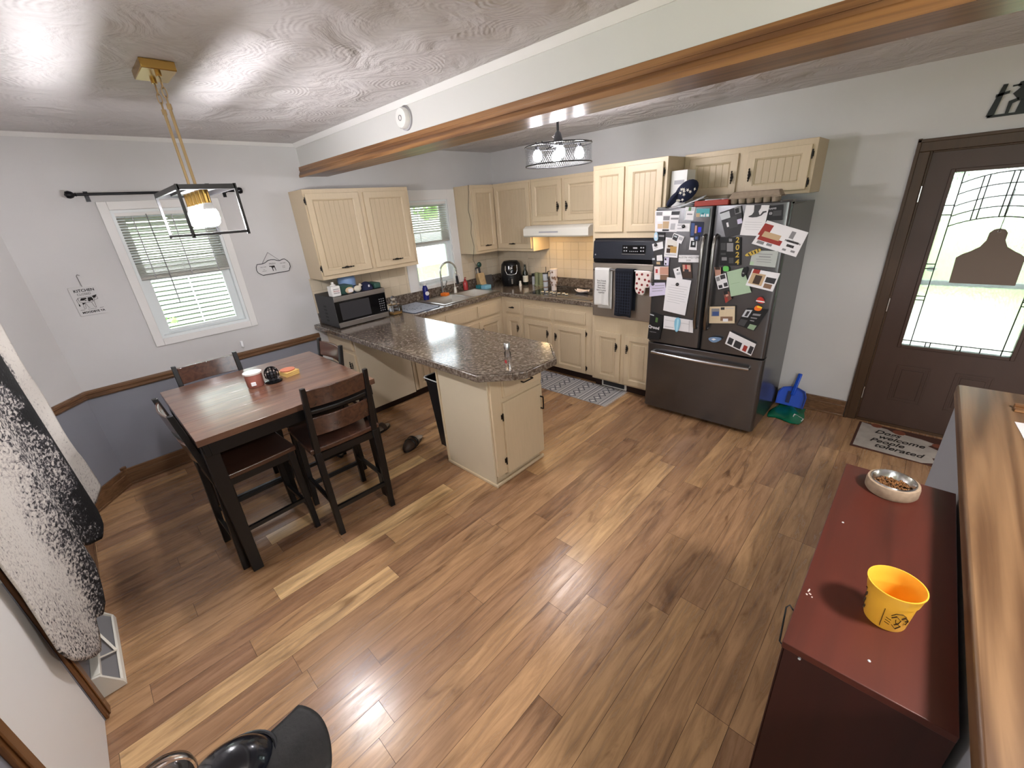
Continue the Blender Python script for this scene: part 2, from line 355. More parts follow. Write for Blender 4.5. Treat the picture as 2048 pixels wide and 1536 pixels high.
# ------------------------------------------------------------ mesh helpers
ORG = {}
class MB:
    """collects shapes in world metres (or local ones), built as ONE mesh object"""
    def __init__(s): s.v = []; s.f = []; s.mi = []; s.cur = 0
    def m(s, i): s.cur = i; return s
    def add(s, vs, fs, T=None):
        o = len(s.v)
        for p in vs:
            p = Vector(p); s.v.append(T @ p if T is not None else p)
        for f in fs: s.f.append([o+i for i in f]); s.mi.append(s.cur)
        return s
    def box(s, x0, x1, y0, y1, z0, z1, T=None):
        x0, x1 = min(x0, x1), max(x0, x1); y0, y1 = min(y0, y1), max(y0, y1); z0, z1 = min(z0, z1), max(z0, z1)
        vs = [(x, y, z) for z in (z0, z1) for y in (y0, y1) for x in (x0, x1)]
        return s.add(vs, [(0, 2, 3, 1), (4, 5, 7, 6), (0, 1, 5, 4), (2, 6, 7, 3), (0, 4, 6, 2), (1, 3, 7, 5)], T)
    def hexa(s, bot, top, T=None):
        n = len(bot)
        return s.add(list(bot)+list(top), [tuple(range(n))[::-1], tuple(range(n, 2*n))]+[(i, (i+1) % n, n+(i+1) % n, n+i) for i in range(n)], T)
    def prism(s, pts, z0, z1, T=None):
        return s.hexa([(x, y, z0) for x, y in pts], [(x, y, z1) for x, y in pts], T)
    def slab(s, pts, t, nrm, T=None):
        """flat outline (3d points) with thickness t along nrm"""
        n = Vector(nrm).normalized()*t
        return s.hexa([Vector(p) for p in pts], [Vector(p)+n for p in pts], T)
    def bar(s, a, b, w, d=None, up=(0, 0, 1)):
        a, b = Vector(a), Vector(b); d = d or w
        z = (b-a).normalized(); u = Vector(up)
        if abs(z.dot(u)) > 0.95: u = Vector((1, 0, 0))
        x = u.cross(z).normalized(); y = z.cross(x)
        q = [x*w/2*i+y*d/2*j for i, j in ((-1, -1), (1, -1), (1, 1), (-1, 1))]
        return s.hexa([a+k for k in q], [b+k for k in q])
    def cyl(s, a, b, r, r2=None, n=20, cap=True):
        a, b = Vector(a), Vector(b); r2 = r if r2 is None else r2
        z = (b-a).normalized(); u = Vector((0, 0, 1)) if abs(z.z) < 0.95 else Vector((1, 0, 0))
        x = u.cross(z).normalized(); y = z.cross(x)
        vs = [a+(x*cos(t)+y*sin(t))*r for t in [2*pi*i/n for i in range(n)]]+[b+(x*cos(t)+y*sin(t))*r2 for t in [2*pi*i/n for i in range(n)]]
        fs = [(i, (i+1) % n, n+(i+1) % n, n+i) for i in range(n)]
        if cap: fs += [tuple(range(n))[::-1], tuple(range(n, 2*n))]
        return s.add(vs, fs)
    def lathe(s, prof, c=(0, 0, 0), n=28, T=None, axis=None):
        """prof = [(r, z)...] revolved about z through c"""
        c = Vector(c); vs = []; fs = []
        R_ = Matrix.Identity(3)
        if axis is not None: R_ = Vector(axis).to_track_quat('Z', 'Y').to_matrix()
        for r, z in prof:
            for i in range(n):
                t = 2*pi*i/n; vs.append(c+R_ @ Vector((max(r, 1e-4)*cos(t), max(r, 1e-4)*sin(t), z)))
        for k in range(len(prof)-1):
            for i in range(n):
                fs.append((k*n+i, k*n+(i+1) % n, (k+1)*n+(i+1) % n, (k+1)*n+i))
        return s.add(vs, fs, T)
    def tube(s, pts, r, n=8, closed=False):
        pts = [Vector(p) for p in pts]; k = len(pts); vs = []; fs = []
        px = None
        for i, p in enumerate(pts):
            a = pts[(i-1) % k] if (i > 0 or closed) else p; b = pts[(i+1) % k] if (i < k-1 or closed) else p
            z = (b-a).normalized()
            if px is None:
                u = Vector((0, 0, 1)) if abs(z.z) < 0.9 else Vector((1, 0, 0)); x = u.cross(z).normalized()
            else:
                x = (px-z*px.dot(z)).normalized()
            px = x; y = z.cross(x); rr_ = r[i] if isinstance(r, (list, tuple)) else r
            vs += [p+(x*cos(2*pi*j/n)+y*sin(2*pi*j/n))*rr_ for j in range(n)]
        for i in range(k if closed else k-1):
            for j in range(n):
                fs.append((i*n+j, i*n+(j+1) % n, ((i+1) % k)*n+(j+1) % n, ((i+1) % k)*n+j))
        if not closed: fs += [tuple(range(n))[::-1], tuple(range((k-1)*n, k*n))]
        return s.add(vs, fs)
    def ball(s, c, r, n=14, sc=(1, 1, 1), T=None):
        c = Vector(c); k = max(6, n//2); vs = []; fs = []
        for i in range(k+1):
            a = pi*i/k
            for j in range(n):
                t = 2*pi*j/n; vs.append(c+Vector((r*sc[0]*max(sin(a), 1e-4)*cos(t), r*sc[1]*max(sin(a), 1e-4)*sin(t), -r*sc[2]*cos(a))))
        for i in range(k):
            for j in range(n): fs.append((i*n+j, i*n+(j+1) % n, (i+1)*n+(j+1) % n, (i+1)*n+j))
        return s.add(vs, fs, T)
    def dome(s, c, rx, ry, rz, n=24, k=8):
        c = Vector(c); vs = [c+Vector((rx*cos(pi/2*i/k)*cos(2*pi*j/n), ry*cos(pi/2*i/k)*sin(2*pi*j/n), rz*sin(pi/2*i/k))) for i in range(k) for j in range(n)]+[c+Vector((0, 0, rz))]
        fs = [(i*n+j, i*n+(j+1) % n, (i+1)*n+(j+1) % n, (i+1)*n+j) for i in range(k-1) for j in range(n)]+[((k-1)*n+j, (k-1)*n+(j+1) % n, k*n) for j in range(n)]+[tuple(range(n))[::-1]]
        return s.add(vs, fs)
    def grid(s, fn, nu, nv, T=None):
        vs = [fn(i/nu, j/nv) for j in range(nv+1) for i in range(nu+1)]
        fs = [(j*(nu+1)+i, j*(nu+1)+i+1, (j+1)*(nu+1)+i+1, (j+1)*(nu+1)+i) for j in range(nv) for i in range(nu)]
        return s.add(vs, fs, T)
    def rot(s, ang, c, axis='Z'):
        R_ = Matrix.Translation(Vector(c)) @ Matrix.Rotation(ang, 4, axis) @ Matrix.Translation(-Vector(c))
        s.v = [R_ @ p for p in s.v]; return s
    def build(s, name, mats, parent=None, bev=0.0, smooth=True, local=False, solid=0.0, sub=0, org=None):
        me = bpy.data.meshes.new(name)
        if parent is not None: base = ORG[parent.name]
        elif org is not None: base = Vector(org)
        else:
            xs = [p.x for p in s.v]; ys = [p.y for p in s.v]; zs = [p.z for p in s.v]
            base = Vector(((min(xs)+max(xs))/2, (min(ys)+max(ys))/2, min(zs)))
        sh = Vector((0, 0, 0)) if local else base
        me.from_pydata([p-sh for p in s.v], [], s.f)
        mats = mats if isinstance(mats, (list, tuple)) else [mats]
        for q in mats: me.materials.append(M[q])
        if len(mats) > 1: me.polygons.foreach_set('material_index', s.mi)
        me.validate()
        if smooth:
            me.polygons.foreach_set('use_smooth', [True]*len(me.polygons)); me.set_sharp_from_angle(angle=radians(38))
        me.update()
        o = bpy.data.objects.new(name, me); COL.objects.link(o)
        if parent is not None: o.parent = parent
        else: o.location = base
        ORG[o.name] = base.copy()
        if solid: 
            q = o.modifiers.new('solid', 'SOLIDIFY'); q.thickness = solid; q.offset = 0
        if sub: 
            q = o.modifiers.new('sub', 'SUBSURF'); q.levels = sub; q.render_levels = sub
        if bev:
            q = o.modifiers.new('bevel', 'BEVEL'); q.width = bev; q.segments = 2; q.limit_method = 'ANGLE'; q.angle_limit = radians(40)
            q.harden_normals = False
        return o

def tag(o, label=None, cat=None, group=None, kind=None):
    if label: o['label'] = label
    if cat: o['category'] = cat
    if group: o['group'] = group
    if kind: o['kind'] = kind
    return o
def struct(o): o['kind'] = 'structure'; return o
def thing(name, label, cat, loc, rz=0.0, group=None):
    o = bpy.data.objects.new(name, None); COL.objects.link(o); o.location = loc; o.rotation_euler = (0, 0, rz)
    o.empty_display_size = 0.1; ORG[o.name] = Vector(loc)
    return tag(o, label, cat, group)
def one(mb, name, mats, label, cat, group=None, **k):
    return tag(mb.build(name, mats, None, **k), label, cat, group)
def dup(root, loc, rz, label, group=None):
    r = root.copy(); COL.objects.link(r); r.location = loc; r.rotation_euler = (0, 0, rz); r['label'] = label
    ORG[r.name] = Vector(loc)
    if group: r['group'] = group
    for ch in list(root.children):
        c = ch.copy(); COL.objects.link(c); c.parent = r
        for g in ch.children:
            d = g.copy(); COL.objects.link(d); d.parent = c
    return r

def text_part(s, name, matname, parent, origin, right, up, size, depth=0.0006, align='CENTER', shear=0.0, bold=0.0, squash=1.0):
    cu = bpy.data.curves.new('lettering', 'FONT'); cu.body = s; cu.size = size; cu.align_x = align; cu.align_y = 'CENTER'
    cu.extrude = depth; cu.shear = shear; cu.offset = bold; cu.resolution_u = 3
    tmp = bpy.data.objects.new('lettering_tmp', cu); COL.objects.link(tmp)
    bpy.context.view_layer.update()
    me = bpy.data.meshes.new_from_object(tmp.evaluated_get(bpy.context.evaluated_depsgraph_get()))
    bpy.data.objects.remove(tmp); bpy.data.curves.remove(cu)
    r_ = Vector(right).normalized(); u_ = Vector(up); u_ = (u_-r_*u_.dot(r_)).normalized(); n_ = r_.cross(u_)
    base = ORG[parent.name]
    for v in me.vertices:
        c = v.co; v.co = Vector(origin)+r_*c.x*squash+u_*c.y+n_*c.z-base
    me.materials.clear(); me.materials.append(M[matname])
    o = bpy.data.objects.new(name, me); COL.objects.link(o); o.parent = parent; ORG[o.name] = base.copy()
    return o
# ------------------------------------------------------------ room shell
ZC = 2.51
def wall_cells(us, zs, holes, put, top=0.79, blue=lambda a, b: False):
    """walls as a grid of blocks leaving the holes open; put(u0,u1,z0,z1,slot)"""
    us = sorted(set(us+[h[0] for h in holes]+[h[1] for h in holes])); zs = sorted(set(zs+[h[2] for h in holes]+[h[3] for h in holes]))
    for u0, u1 in zip(us, us[1:]):
        for z0, z1 in zip(zs, zs[1:]):
            cu, cz = (u0+u1)/2, (z0+z1)/2
            if any(h[0] < cu < h[1] and h[2] < cz < h[3] for h in holes): continue
            put(u0, u1, z0, z1, 1 if (z1 <= top+1e-6 and blue(u0, u1)) else 0)

# floor boards with a stored tint each
PW, PL = 0.1225, 1.2
me_v, me_f, tints = [], [], []
phase = {2.07: -3.984, 3.1725: -2.757, 3.295: -3.063, 3.4175: -2.90, 2.6825: -4.04, 2.805: -3.803, 2.4375: -3.475, 1.5800: -2.67, 2.56: -2.86}
k0 = int((-0.15-0.11)/PW)-1
for k in range(k0, int((8.2-0.11)/PW)+1):
    xa = 0.11+k*PW
    rk = random.Random(k*31+5)
    ph = rk.uniform(0, PL)
    for key, val in phase.items():
        if abs(key-xa) < 0.04: ph = val
    n0 = int(math.floor((-8.7-ph)/PL))
    for n in range(n0, int(math.ceil((0.15-ph)/PL))):
        ya, yb = ph+n*PL, ph+(n+1)*PL
        if yb < -8.7 or ya > 0.15: continue
        t = rk.betavariate(2.2, 2.6)*0.8; u = rk.random()
        if abs(xa-2.07) < 0.03 and abs(ya+3.984) < 0.01: t = 0.97
        if abs(xa-2.4375) < 0.03 and abs(yb+3.475) < 0.01: t = 0.86
        if abs(xa-1.58) < 0.03 and abs(yb+2.67) < 0.01: t = 0.97
        if abs(xa-3.1725) < 0.03 and abs(yb+2.757) < 0.01: t = 0.5
        g = 0.0007
        i = len(me_v)
        me_v += [(xa+g, max(ya, -8.7)+g, 0), (xa+PW-g, max(ya, -8.7)+g, 0), (xa+PW-g, min(yb, 0.15)-g, 0), (xa+g, min(yb, 0.15)-g, 0)]
        me_f.append((i, i+1, i+2, i+3)); tints.append((t, u, 0, 1))
# dark sub floor seen through the seams
i = len(me_v); me_v += [(-0.15, -8.7, -0.0025), (8.2, -8.7, -0.0025), (8.2, 0.15, -0.0025), (-0.15, 0.15, -0.0025)]
me_f.append((i, i+1, i+2, i+3)); tints.append((0, 0.5, 0, 1))
me = bpy.data.meshes.new('floor'); me.from_pydata(me_v, [], me_f)
ca = me.color_attributes.new('tint', 'FLOAT_COLOR', 'CORNER')
for p_ in me.polygons:
    for li in p_.loop_indices: ca.data[li].color = tints[p_.index]
me.materials.append(M['floor_planks']); me.materials.append(M['toe_dark']); me.polygons[len(me.polygons)-1].material_index = 1
fl = bpy.data.objects.new('floor', me); COL.objects.link(fl); struct(fl)

struct(MB().box(-0.15, 8.2, -8.7, 0.15, ZC, ZC+0.1).build('ceiling', 'ceiling_plaster', org=(0, 0, ZC)))

def A_put(mb): return lambda u0, u1, z0, z1, s: mb.m(s).box(-0.15, 0, u0, u1, z0, z1)
mb = MB()
wall_cells([-4.405, -2.66, 0.0], [0, 0.79, ZC], [(-3.84, -3.20, 1.085, 2.04), (-1.37, -0.79, 1.05, 2.0)], A_put(mb), blue=lambda a, b: b <= -2.6)
struct(mb.build('wall_left', ['wall_white', 'wall_blue'], org=(0, 0, 0), smooth=False))
mb = MB()
for z0, z1, s in ((0, 0.79, 1), (0.79, ZC, 0)):
    mb.m(s).prism([(0, -4.405), (-0.15, -4.405), (-0.15, -4.85), (0.36, -4.85), (0.36, -4.70)], z0, z1)
struct(mb.build('wall_corner', ['wall_white', 'wall_blue'], org=(0, 0, 0), smooth=False))
mb = MB()
wall_cells([0.36, 3.7], [0, 0.79, ZC], [(2.235, 2.84, 0, 2.03)], lambda u0, u1, z0, z1, s: mb.m(s).box(u0, u1, -4.85, -4.70, z0, z1), blue=lambda a, b: True)
struct(mb.build('wall_near', ['wall_white', 'wall_blue'], org=(0, 0, 0), smooth=False))
mb = MB()
wall_cells([-0.15, 8.0], [0, ZC], [(4.165, 5.02, 0, 2.0)], lambda u0, u1, z0, z1, s: mb.box(u0, u1, 0, 0.15, z0, z1))
struct(mb.build('wall_back', 'wall_white', org=(0, 0, 0), smooth=False))
# the living room behind the camera, with its own windows
mb = MB()
wall_cells([-8.5, 0.15], [0, ZC], [(-7.2, -4.8, 0.7, 2.2)], lambda u0, u1, z0, z1, s: mb.box(8.0, 8.15, u0, u1, z0, z1))
struct(mb.build('wall_right', 'wall_white', org=(0, 0, 0), smooth=False))
mb = MB()
wall_cells([3.7, 8.15], [0, ZC], [(4.4, 6.8, 0.7, 2.2)], lambda u0, u1, z0, z1, s: mb.box(u0, u1, -8.65, -8.5, z0, z1))
struct(mb.build('wall_front', 'wall_white', org=(0, 0, 0), smooth=False))
struct(MB().box(3.55, 3.7, -8.65, -4.80, 0, ZC).build('wall_hall', 'wall_white', org=(0, 0, 0)))

# header beam with oak casing along its lower edge
mb = MB()
mb.m(0).box(0, 8.0, -2.42, -2.20, 2.33, ZC)
mb.m(1).box(0, 8.0, -2.436, -2.185, 2.248, 2.262).box(0, 8.0, -2.436, -2.42, 2.262, 2.325).box(0, 8.0, -2.20, -2.185, 2.262, 2.325)
mb.m(1).box(0, 8.0, -2.42, -2.20, 2.262, 2.33)
mb.m(1).hexa([(0, -2.436, 2.262), (0, -2.448, 2.262), (8, -2.448, 2.262), (8, -2.436, 2.262)], [(0, -2.436, 2.285), (0, -2.440, 2.280), (8, -2.440, 2.280), (8, -2.436, 2.285)])
mb.m(1).box(0, 8.0, -2.450, -2.436, 2.240, 2.262).box(0, 8.0, -2.440, -2.436, 2.300, 2.306)
struct(mb.build('trim_1', ['beam_white', 'oak_x'], org=(0, 0, 0), smooth=False))
# thin white cove at the top of walls and beam
mb = MB()
mb.hexa([(0, -2.42, 2.478), (0, -2.426, 2.478), (8, -2.426, 2.478), (8, -2.42, 2.478)], [(0, -2.42, ZC), (0, -2.450, ZC), (8, -2.450, ZC), (8, -2.42, ZC)])
mb.hexa([(0, -4.405, 2.485), (0.005, -4.405, 2.485), (0.005, -2.42, 2.485), (0, -2.42, 2.485)], [(0, -4.405, ZC), (0.024, -4.405, ZC), (0.024, -2.42, ZC), (0, -2.42, ZC)])
mb.hexa([(0, -4.405, 2.485), (0.005, -4.403, 2.485), (0.363, -4.695, 2.485), (0.36, -4.70, 2.485)], [(0, -4.405, ZC), (0.024, -4.39, ZC), (0.372, -4.68, ZC), (0.36, -4.70, ZC)])
struct(mb.build('trim_2', 'trim_white', org=(0, 0, 0), smooth=False))
# chair rail, two stepped mouldings
def rail_run(mb, a, b, n, z0, z1, steps):
    a, b, n = Vector(a), Vector(b), Vector(n)
    for (d, za, zb) in steps:
        mb.hexa([a+Vector((0, 0, za)), b+Vector((0, 0, za)), b+n*d+Vector((0, 0, za)), a+n*d+Vector((0, 0, za))],
                [a+Vector((0, 0, zb)), b+Vector((0, 0, zb)), b+n*d+Vector((0, 0, zb)), a+n*d+Vector((0, 0, zb))])
cs = [(0.018, 0.765, 0.828), (0.027, 0.80, 0.822), (0.023, 0.772, 0.785)]
nC = Vector((0.295, 0.36, 0)).normalized()
for i, (a, b, n) in enumerate((((0, -4.405, 0), (0, -2.64, 0), (1, 0, 0)), ((0, -4.405, 0), (0.36, -4.70, 0), nC), ((0.36, -4.70, 0), (2.13, -4.70, 0), (0, 1, 0)))):
    mb = MB(); rail_run(mb, a, b, n, 0, 0, cs); struct(mb.build('trim_%d' % (3+i), 'oak_rail', org=(0, 0, 0), bev=0.004))
bs = [(0.016, 0, 0.142), (0.020, 0, 0.10), (0.026, 0, 0.018)]
for nm, a, b, n in (('baseboard_left', (0, -4.405, 0), (0, -2.56, 0), (1, 0, 0)), ('baseboard_corner', (0, -4.405, 0), (0.36, -4.70, 0), nC),
                    ('baseboard_near', (0.36, -4.683, 0), (1.595, -4.683, 0), (0, 1, 0)), ('baseboard_back', (3.60, 0, 0), (4.085, 0, 0), (0, -1, 0))):
    mb = MB(); rail_run(mb, a, b, n, 0, 0, bs)
    if nm == 'baseboard_left': mb.cyl((0.006, -4.405, 0), (0.006, -4.405, 0.165), 0.024, n=8)
    if nm == 'baseboard_corner': mb.cyl((0.355, -4.682, 0), (0.355, -4.682, 0.165), 0.022, n=8)
    struct(mb.build(nm, 'oak_rail', org=(0, 0, 0), bev=0.003))

# ------------------------------------------------------------ windows
def window(name, y0, y1, z0, z1, py0, py1, pz0, pz1, cas):
    r = bpy.data.objects.new(name, None); COL.objects.link(r); r.location = (0, (y0+y1)/2, z0); ORG[r.name] = Vector(r.location); r['kind'] = 'structure'
    a, b, c, d = cas
    mb = MB().box(0, 0.014, a, y0, c, d).box(0, 0.014, y1, b, c, d).box(0, 0.014, y0, y1, c, z0).box(0, 0.014, y0, y1, z1, d)
    mb.build('window_casing', 'trim_white', r, bev=0.003)
    t = 0.02
    mb = MB().box(-0.14, 0, y0, y0+t, z0, z1).box(-0.14, 0, y1-t, y1, z0, z1).box(-0.14, 0, y0+t, y1-t, z1-t, z1).box(-0.14, 0, y0+t, y1-t, z0, z0+t)
    mb.build('jamb', 'vinyl', r)
    zm = pz1+0.045
    def sash(nm, xa, xb, za, zb, w):
        mb = MB().box(xa, xb, y0+t, py0, za, zb).box(xa, xb, py1, y1-t, za, zb).box(xa, xb, py0, py1, za, pz0 if nm == 'lower_sash' else za+w).box(xa, xb, py0, py1, (pz1 if nm == 'lower_sash' else zb-w), zb)
        if nm == 'lower_sash':
            mb.box(xb, xb+0.012, y0+t, y1-t, zb-0.012, zb).box(xb, xb+0.01, py0-0.012, py1+0.012, za+0.012, za+0.022)
        s = mb.build(nm, 'vinyl', r, bev=0.003)
        MB().box((xa+xb)/2-0.002, (xa+xb)/2+0.002, py0-0.005, py1+0.005, (pz0 if nm == 'lower_sash' else za+w)-0.005, (pz1 if nm == 'lower_sash' else zb-w)+0.005).build('pane', 'pane', s)
    sash('lower_sash', -0.085, -0.05, z0+t, zm, 0.04)
    sash('upper_sash', -0.125, -0.09, zm-0.04, z1-t, 0.04)
    return r
window('window_1', -3.84, -3.20, 1.085, 2.04, -3.765, -3.275, 1.14, 1.53, (-3.896, -3.146, 1.032, 2.098))
window('window_2', -1.37, -0.79, 1.05, 2.00, -1.31, -0.85, 1.11, 1.50, (-1.494, -0.677, 0.955, 2.105))

def blind(name, label, y0, y1, ztop, zopen, zbot, nsl, wand, xw=-0.028, tilt=12):
    c = (xw, (y0+y1)/2, ztop)
    r = thing(name, label, 'blind', c)
    MB().box(xw-0.022, xw+0.022, y0, y1, ztop-0.04, ztop).build('headrail', 'trim_white', r, bev=0.003)
    for i in range(nsl):
        z = ztop-0.055-(ztop-0.055-zopen)*i/(nsl-1)
        s = MB(); a = radians(tilt)
        s.hexa([(xw-0.021*cos(a), y0+0.004, z-0.021*sin(a)-.001), (xw+0.021*cos(a), y0+0.004, z+0.021*sin(a)-.001), (xw+0.021*cos(a), y1-0.004, z+0.021*sin(a)-.001), (xw-0.021*cos(a), y1-0.004, z-0.021*sin(a)-.001)],
               [(xw-0.021*cos(a), y0+0.004, z-0.021*sin(a)+.001), (xw+0.021*cos(a), y0+0.004, z+0.021*sin(a)+.001), (xw+0.021*cos(a), y1-0.004, z+0.021*sin(a)+.001), (xw-0.021*cos(a), y1-0.004, z-0.021*sin(a)+.001)])
        s.build('slat', 'blind', r)
    # bunched slats at the bottom
    n = 11
    for i in range(n):
        z = zbot+0.018+(zopen-0.012-zbot-0.018)*i/(n-1)
        MB().box(xw-0.022, xw+0.022, y0+0.004+0.002*(i % 2), y1-0.004, z-0.0024, z+0.0026).build('slat', 'blind', r)
    MB().box(xw-0.022, xw+0.022, y0+0.002, y1-0.002, zbot, zbot+0.014).build('bottom_rail', 'blind', r, bev=0.002)
    for f in (0.16, 0.55, 0.86) if wand else (0.22, 0.8):
        y = y0+(y1-y0)*f
        MB().bar((xw+0.024, y, ztop-0.04), (xw+0.024, y, zbot), 0.007, 0.001, up=(1, 0, 0)).build('ladder_tape', 'grey2' if wand else 'blind', r)
    if wand:
        y = y0+(y1-y0)*0.30
        MB().tube([(xw+0.03, y, ztop-0.03), (xw+0.034, y+0.004, 1.6), (xw+0.03, y+0.002, 1.335)], 0.0035, 6).build('wand', 'grey', r)
    return r
blind('window_blind', 'cream slatted blind half raised over the dining window left of the pendant lamp', -3.826, -3.214, 2.036, 1.665, 1.545, 18, True)
blind('window_blind', 'cream slatted blind half raised over the sink window', -1.35, -0.81, 1.99, 1.66, 1.535, 12, False, tilt=-17)

# ------------------------------------------------------------ front door with leaded glass
r = bpy.data.objects.new('door_1', None); COL.objects.link(r); r.location = (4.59, 0, 0); ORG[r.name] = Vector(r.location); r['kind'] = 'structure'
gx0, gx1, gz0, gz1 = 4.312, 4.865, 0.680, 1.860
mb = MB().box(4.178, gx0, 0.01, 0.05, 0.02, 1.99).box(gx1, 5.01, 0.01, 0.05, 0.02, 1.99).box(gx0, gx1, 0.01, 0.05, gz1, 1.99).box(gx0, gx1, 0.01, 0.05, 0.02, gz0)
dslab = mb.build('door_slab', 'door_brown', r)
fr = 0.022
mb = MB().box(gx0-fr, gx0, 0.002, 0.012, gz0-fr, gz1+fr).box(gx1, gx1+fr, 0.002, 0.012, gz0-fr, gz1+fr).box(gx0, gx1, 0.002, 0.012, gz1, gz1+fr).box(gx0, gx1, 0.002, 0.012, gz0-fr, gz0)
mb.build('glass_frame', 'door_brown', r, bev=0.003)
for xa, xb in ((4.325, 4.515), (4.645, 4.835)):
    mb = MB()
    for e, h in ((0.0, 0.004), (0.022, 0.002)):
        w = 0.010
        a0, a1, c0, c1 = xa+e, xb-e, 0.215+e, 0.52-e
        mb.box(a0, a1, 0.01-h, 0.01, c0, c0+w).box(a0, a1, 0.01-h, 0.01, c1-w, c1).box(a0, a0+w, 0.01-h, 0.01, c0+w, c1-w).box(a1-w, a1, 0.01-h, 0.01, c0+w, c1-w)
    mb.box(xa+0.035, xb-0.035, 0.005, 0.01, 0.25, 0.485)
    mb.build('raised_panel', 'door_brown', r, bev=0.002)
gp = MB().box(gx0, gx1, 0.026, 0.032, gz0, gz1).build('leaded_glass', 'obscure_glass', r)
def came(mb, a, b, w=0.0062): mb.bar((a[0], 0.024, a[1]), (b[0], 0.024, b[1]), w, 0.004, up=(0, 1, 0))
mb = MB(); bx0, bx1, bz0 = 4.358, 4.820, 0.715
came(mb, (bx0, gz0), (bx0, gz1)); came(mb, (bx1, gz0), (bx1, gz1)); came(mb, (gx0, bz0), (gx1, bz0)); 
for zz in (1.022, 1.05, 1.277, 1.245): came(mb, (gx0, zz), (bx0, zz)); came(mb, (bx1, zz), (gx1, zz))
for xx in (4.44, 4.465, 4.60, 4.625, 4.72): came(mb, (xx, gz0), (xx, bz0))
def arch(z, x): return z+0.055*(1-((x-4.589)/0.235)**2)
for z in (1.525, 1.588, 1.650, 1.722, 1.79):
    pts = [bx0+(bx1-bx0)*i/12 for i in range(13)]
    for p, q in zip(pts, pts[1:]): came(mb, (p, arch(z, p)), (q, arch(z, q)))
for xx in (4.455, 4.480, 4.577, 4.601, 4.698, 4.723): came(mb, (xx, arch(1.525, xx)), (xx, arch(1.79, xx)))
for zz in (1.60, 1.66): came(mb, (gx0, zz), (bx0, zz)); came(mb, (bx1, zz), (gx1, zz))
mb.build('lead_came', 'iron', gp)
for z in (1.74, 0.977, 0.25):
    MB().cyl((4.170, -0.004, z-0.05), (4.170, -0.004, z+0.05), 0.007, n=10).build('hinge', 'steel_bright', r)
MB().box(4.178, 5.01, -0.005, 0.16, 0, 0.022).build('threshold', 'door_casing_brown', r)
mb = MB()
for x0_, x1_ in ((4.090, 4.165), (5.02, 5.095)):
    mb.box(x0_, x1_, -0.018, 0, 0, 2.0).box(x0_ if x0_ < 4.5 else x1_-0.02, x0_+0.02 if x0_ < 4.5 else x1_, -0.026, -0.018, 0, 2.08)
mb.box(4.090, 5.095, -0.018, 0, 2.0, 2.075).box(4.090, 5.095, -0.026, -0.018, 2.055, 2.075)
mb.box(4.165, 4.178, 0.0, 0.15, 0, 2.0).box(5.01, 5.02, 0.0, 0.15, 0, 2.0).box(4.178, 5.01, 0.0, 0.15, 1.99, 2.0)
mb.build('door_casing', 'door_casing_brown', r, bev=0.003)
MB().ball((4.95, -0.05, 0.94), 0.028, sc=(1, 0.8, 1)).cyl((4.95, -0.05, 0.94), (4.95, 0.012, 0.94), 0.012).build('door_knob', 'steel_bright', r)
# the storm door outside it
r2 = bpy.data.objects.new('door_2', None); COL.objects.link(r2); r2.location = (4.59, 0.13, 0); ORG[r2.name] = Vector(r2.location); r2['kind'] = 'structure'
MB().box(4.19, 4.25, 0.115, 0.14, 0.02, 1.98).box(4.94, 5.0, 0.115, 0.14, 0.02, 1.98).box(4.25, 4.94, 0.115, 0.14, 1.9, 1.98).box(4.25, 4.94, 0.115, 0.14, 0.02, 0.20).box(4.25, 4.94, 0.112, 0.143, 1.115, 1.15).build('storm_frame', 'grey', r2)
MB().box(4.25, 4.94, 0.126, 0.129, 0.20, 1.115).box(4.25, 4.94, 0.126, 0.129, 1.15, 1.9).build('storm_pane', 'pane', r2)
MB().ball((4.345, 0.10, 1.232), 0.022, sc=(1.2, .5, .8)).build('latch', 'grey', r2)

# white closet door in the near wall with oak casing
r = bpy.data.objects.new('door_3', None); COL.objects.link(r); r.location = (2.54, -4.70, 0); ORG[r.name] = Vector(r.location); r['kind'] = 'structure'
MB().box(2.237, 2.838, -4.74, -4.703, 0.004, 2.028).build('door_slab', 'trim_white', r, bev=0.001)
mb = MB()
for a, b in ((2.160, 2.235), (2.84, 2.915)): mb.box(a, b, -4.70, -4.688, 0, 2.03).box(a+0.012, b-0.018, -4.688, -4.682, 0, 2.03)
mb.box(2.160, 2.915, -4.70, -4.688, 2.03, 2.105)
mb.build('door_casing', 'oak_z', r, bev=0.003)

# ------------------------------------------------------------ half wall beside the stairs
r = bpy.data.objects.new('wall_half', None); COL.objects.link(r); r.location = (4.58, -3.4, 0); ORG[r.name] = Vector(r.location); r['kind'] = 'structure'
MB().prism([(4.545, -5.2), (4.519, -1.875), (4.78, -1.875), (4.78, -5.2)], 0, 1.025).build('wall_core', 'half_wall_blue', r)
MB().prism([(4.530, -5.2), (4.503, -1.868), (4.512, -1.859), (4.84, -1.859), (4.84, -5.2)], 1.025, 1.07).build('oak_cap', 'oak_cap', r, bev=0.013)
one(MB().box(4.642, 4.80, -2.035, -2.018, 1.07, 1.088).box(4.642, 4.80, -2.062, -2.045, 1.07, 1.082).box(4.642, 4.80, -2.045, -2.035, 1.07, 1.076), 'wood_strip', 'oak_x',
    'small grooved oak strip lying across the cap of the half wall', 'strip', bev=0.002)
one(MB().slab([(4.637, -2.16, 1.0705), (4.80, -2.15, 1.0705), (4.80, -2.40, 1.0705), (4.655, -2.37, 1.0705)], 0.0012, (0, 0, 1)), 'paper_sheet', 'pw',
    'white paper sheet on the oak cap at the right edge of the view', 'paper')

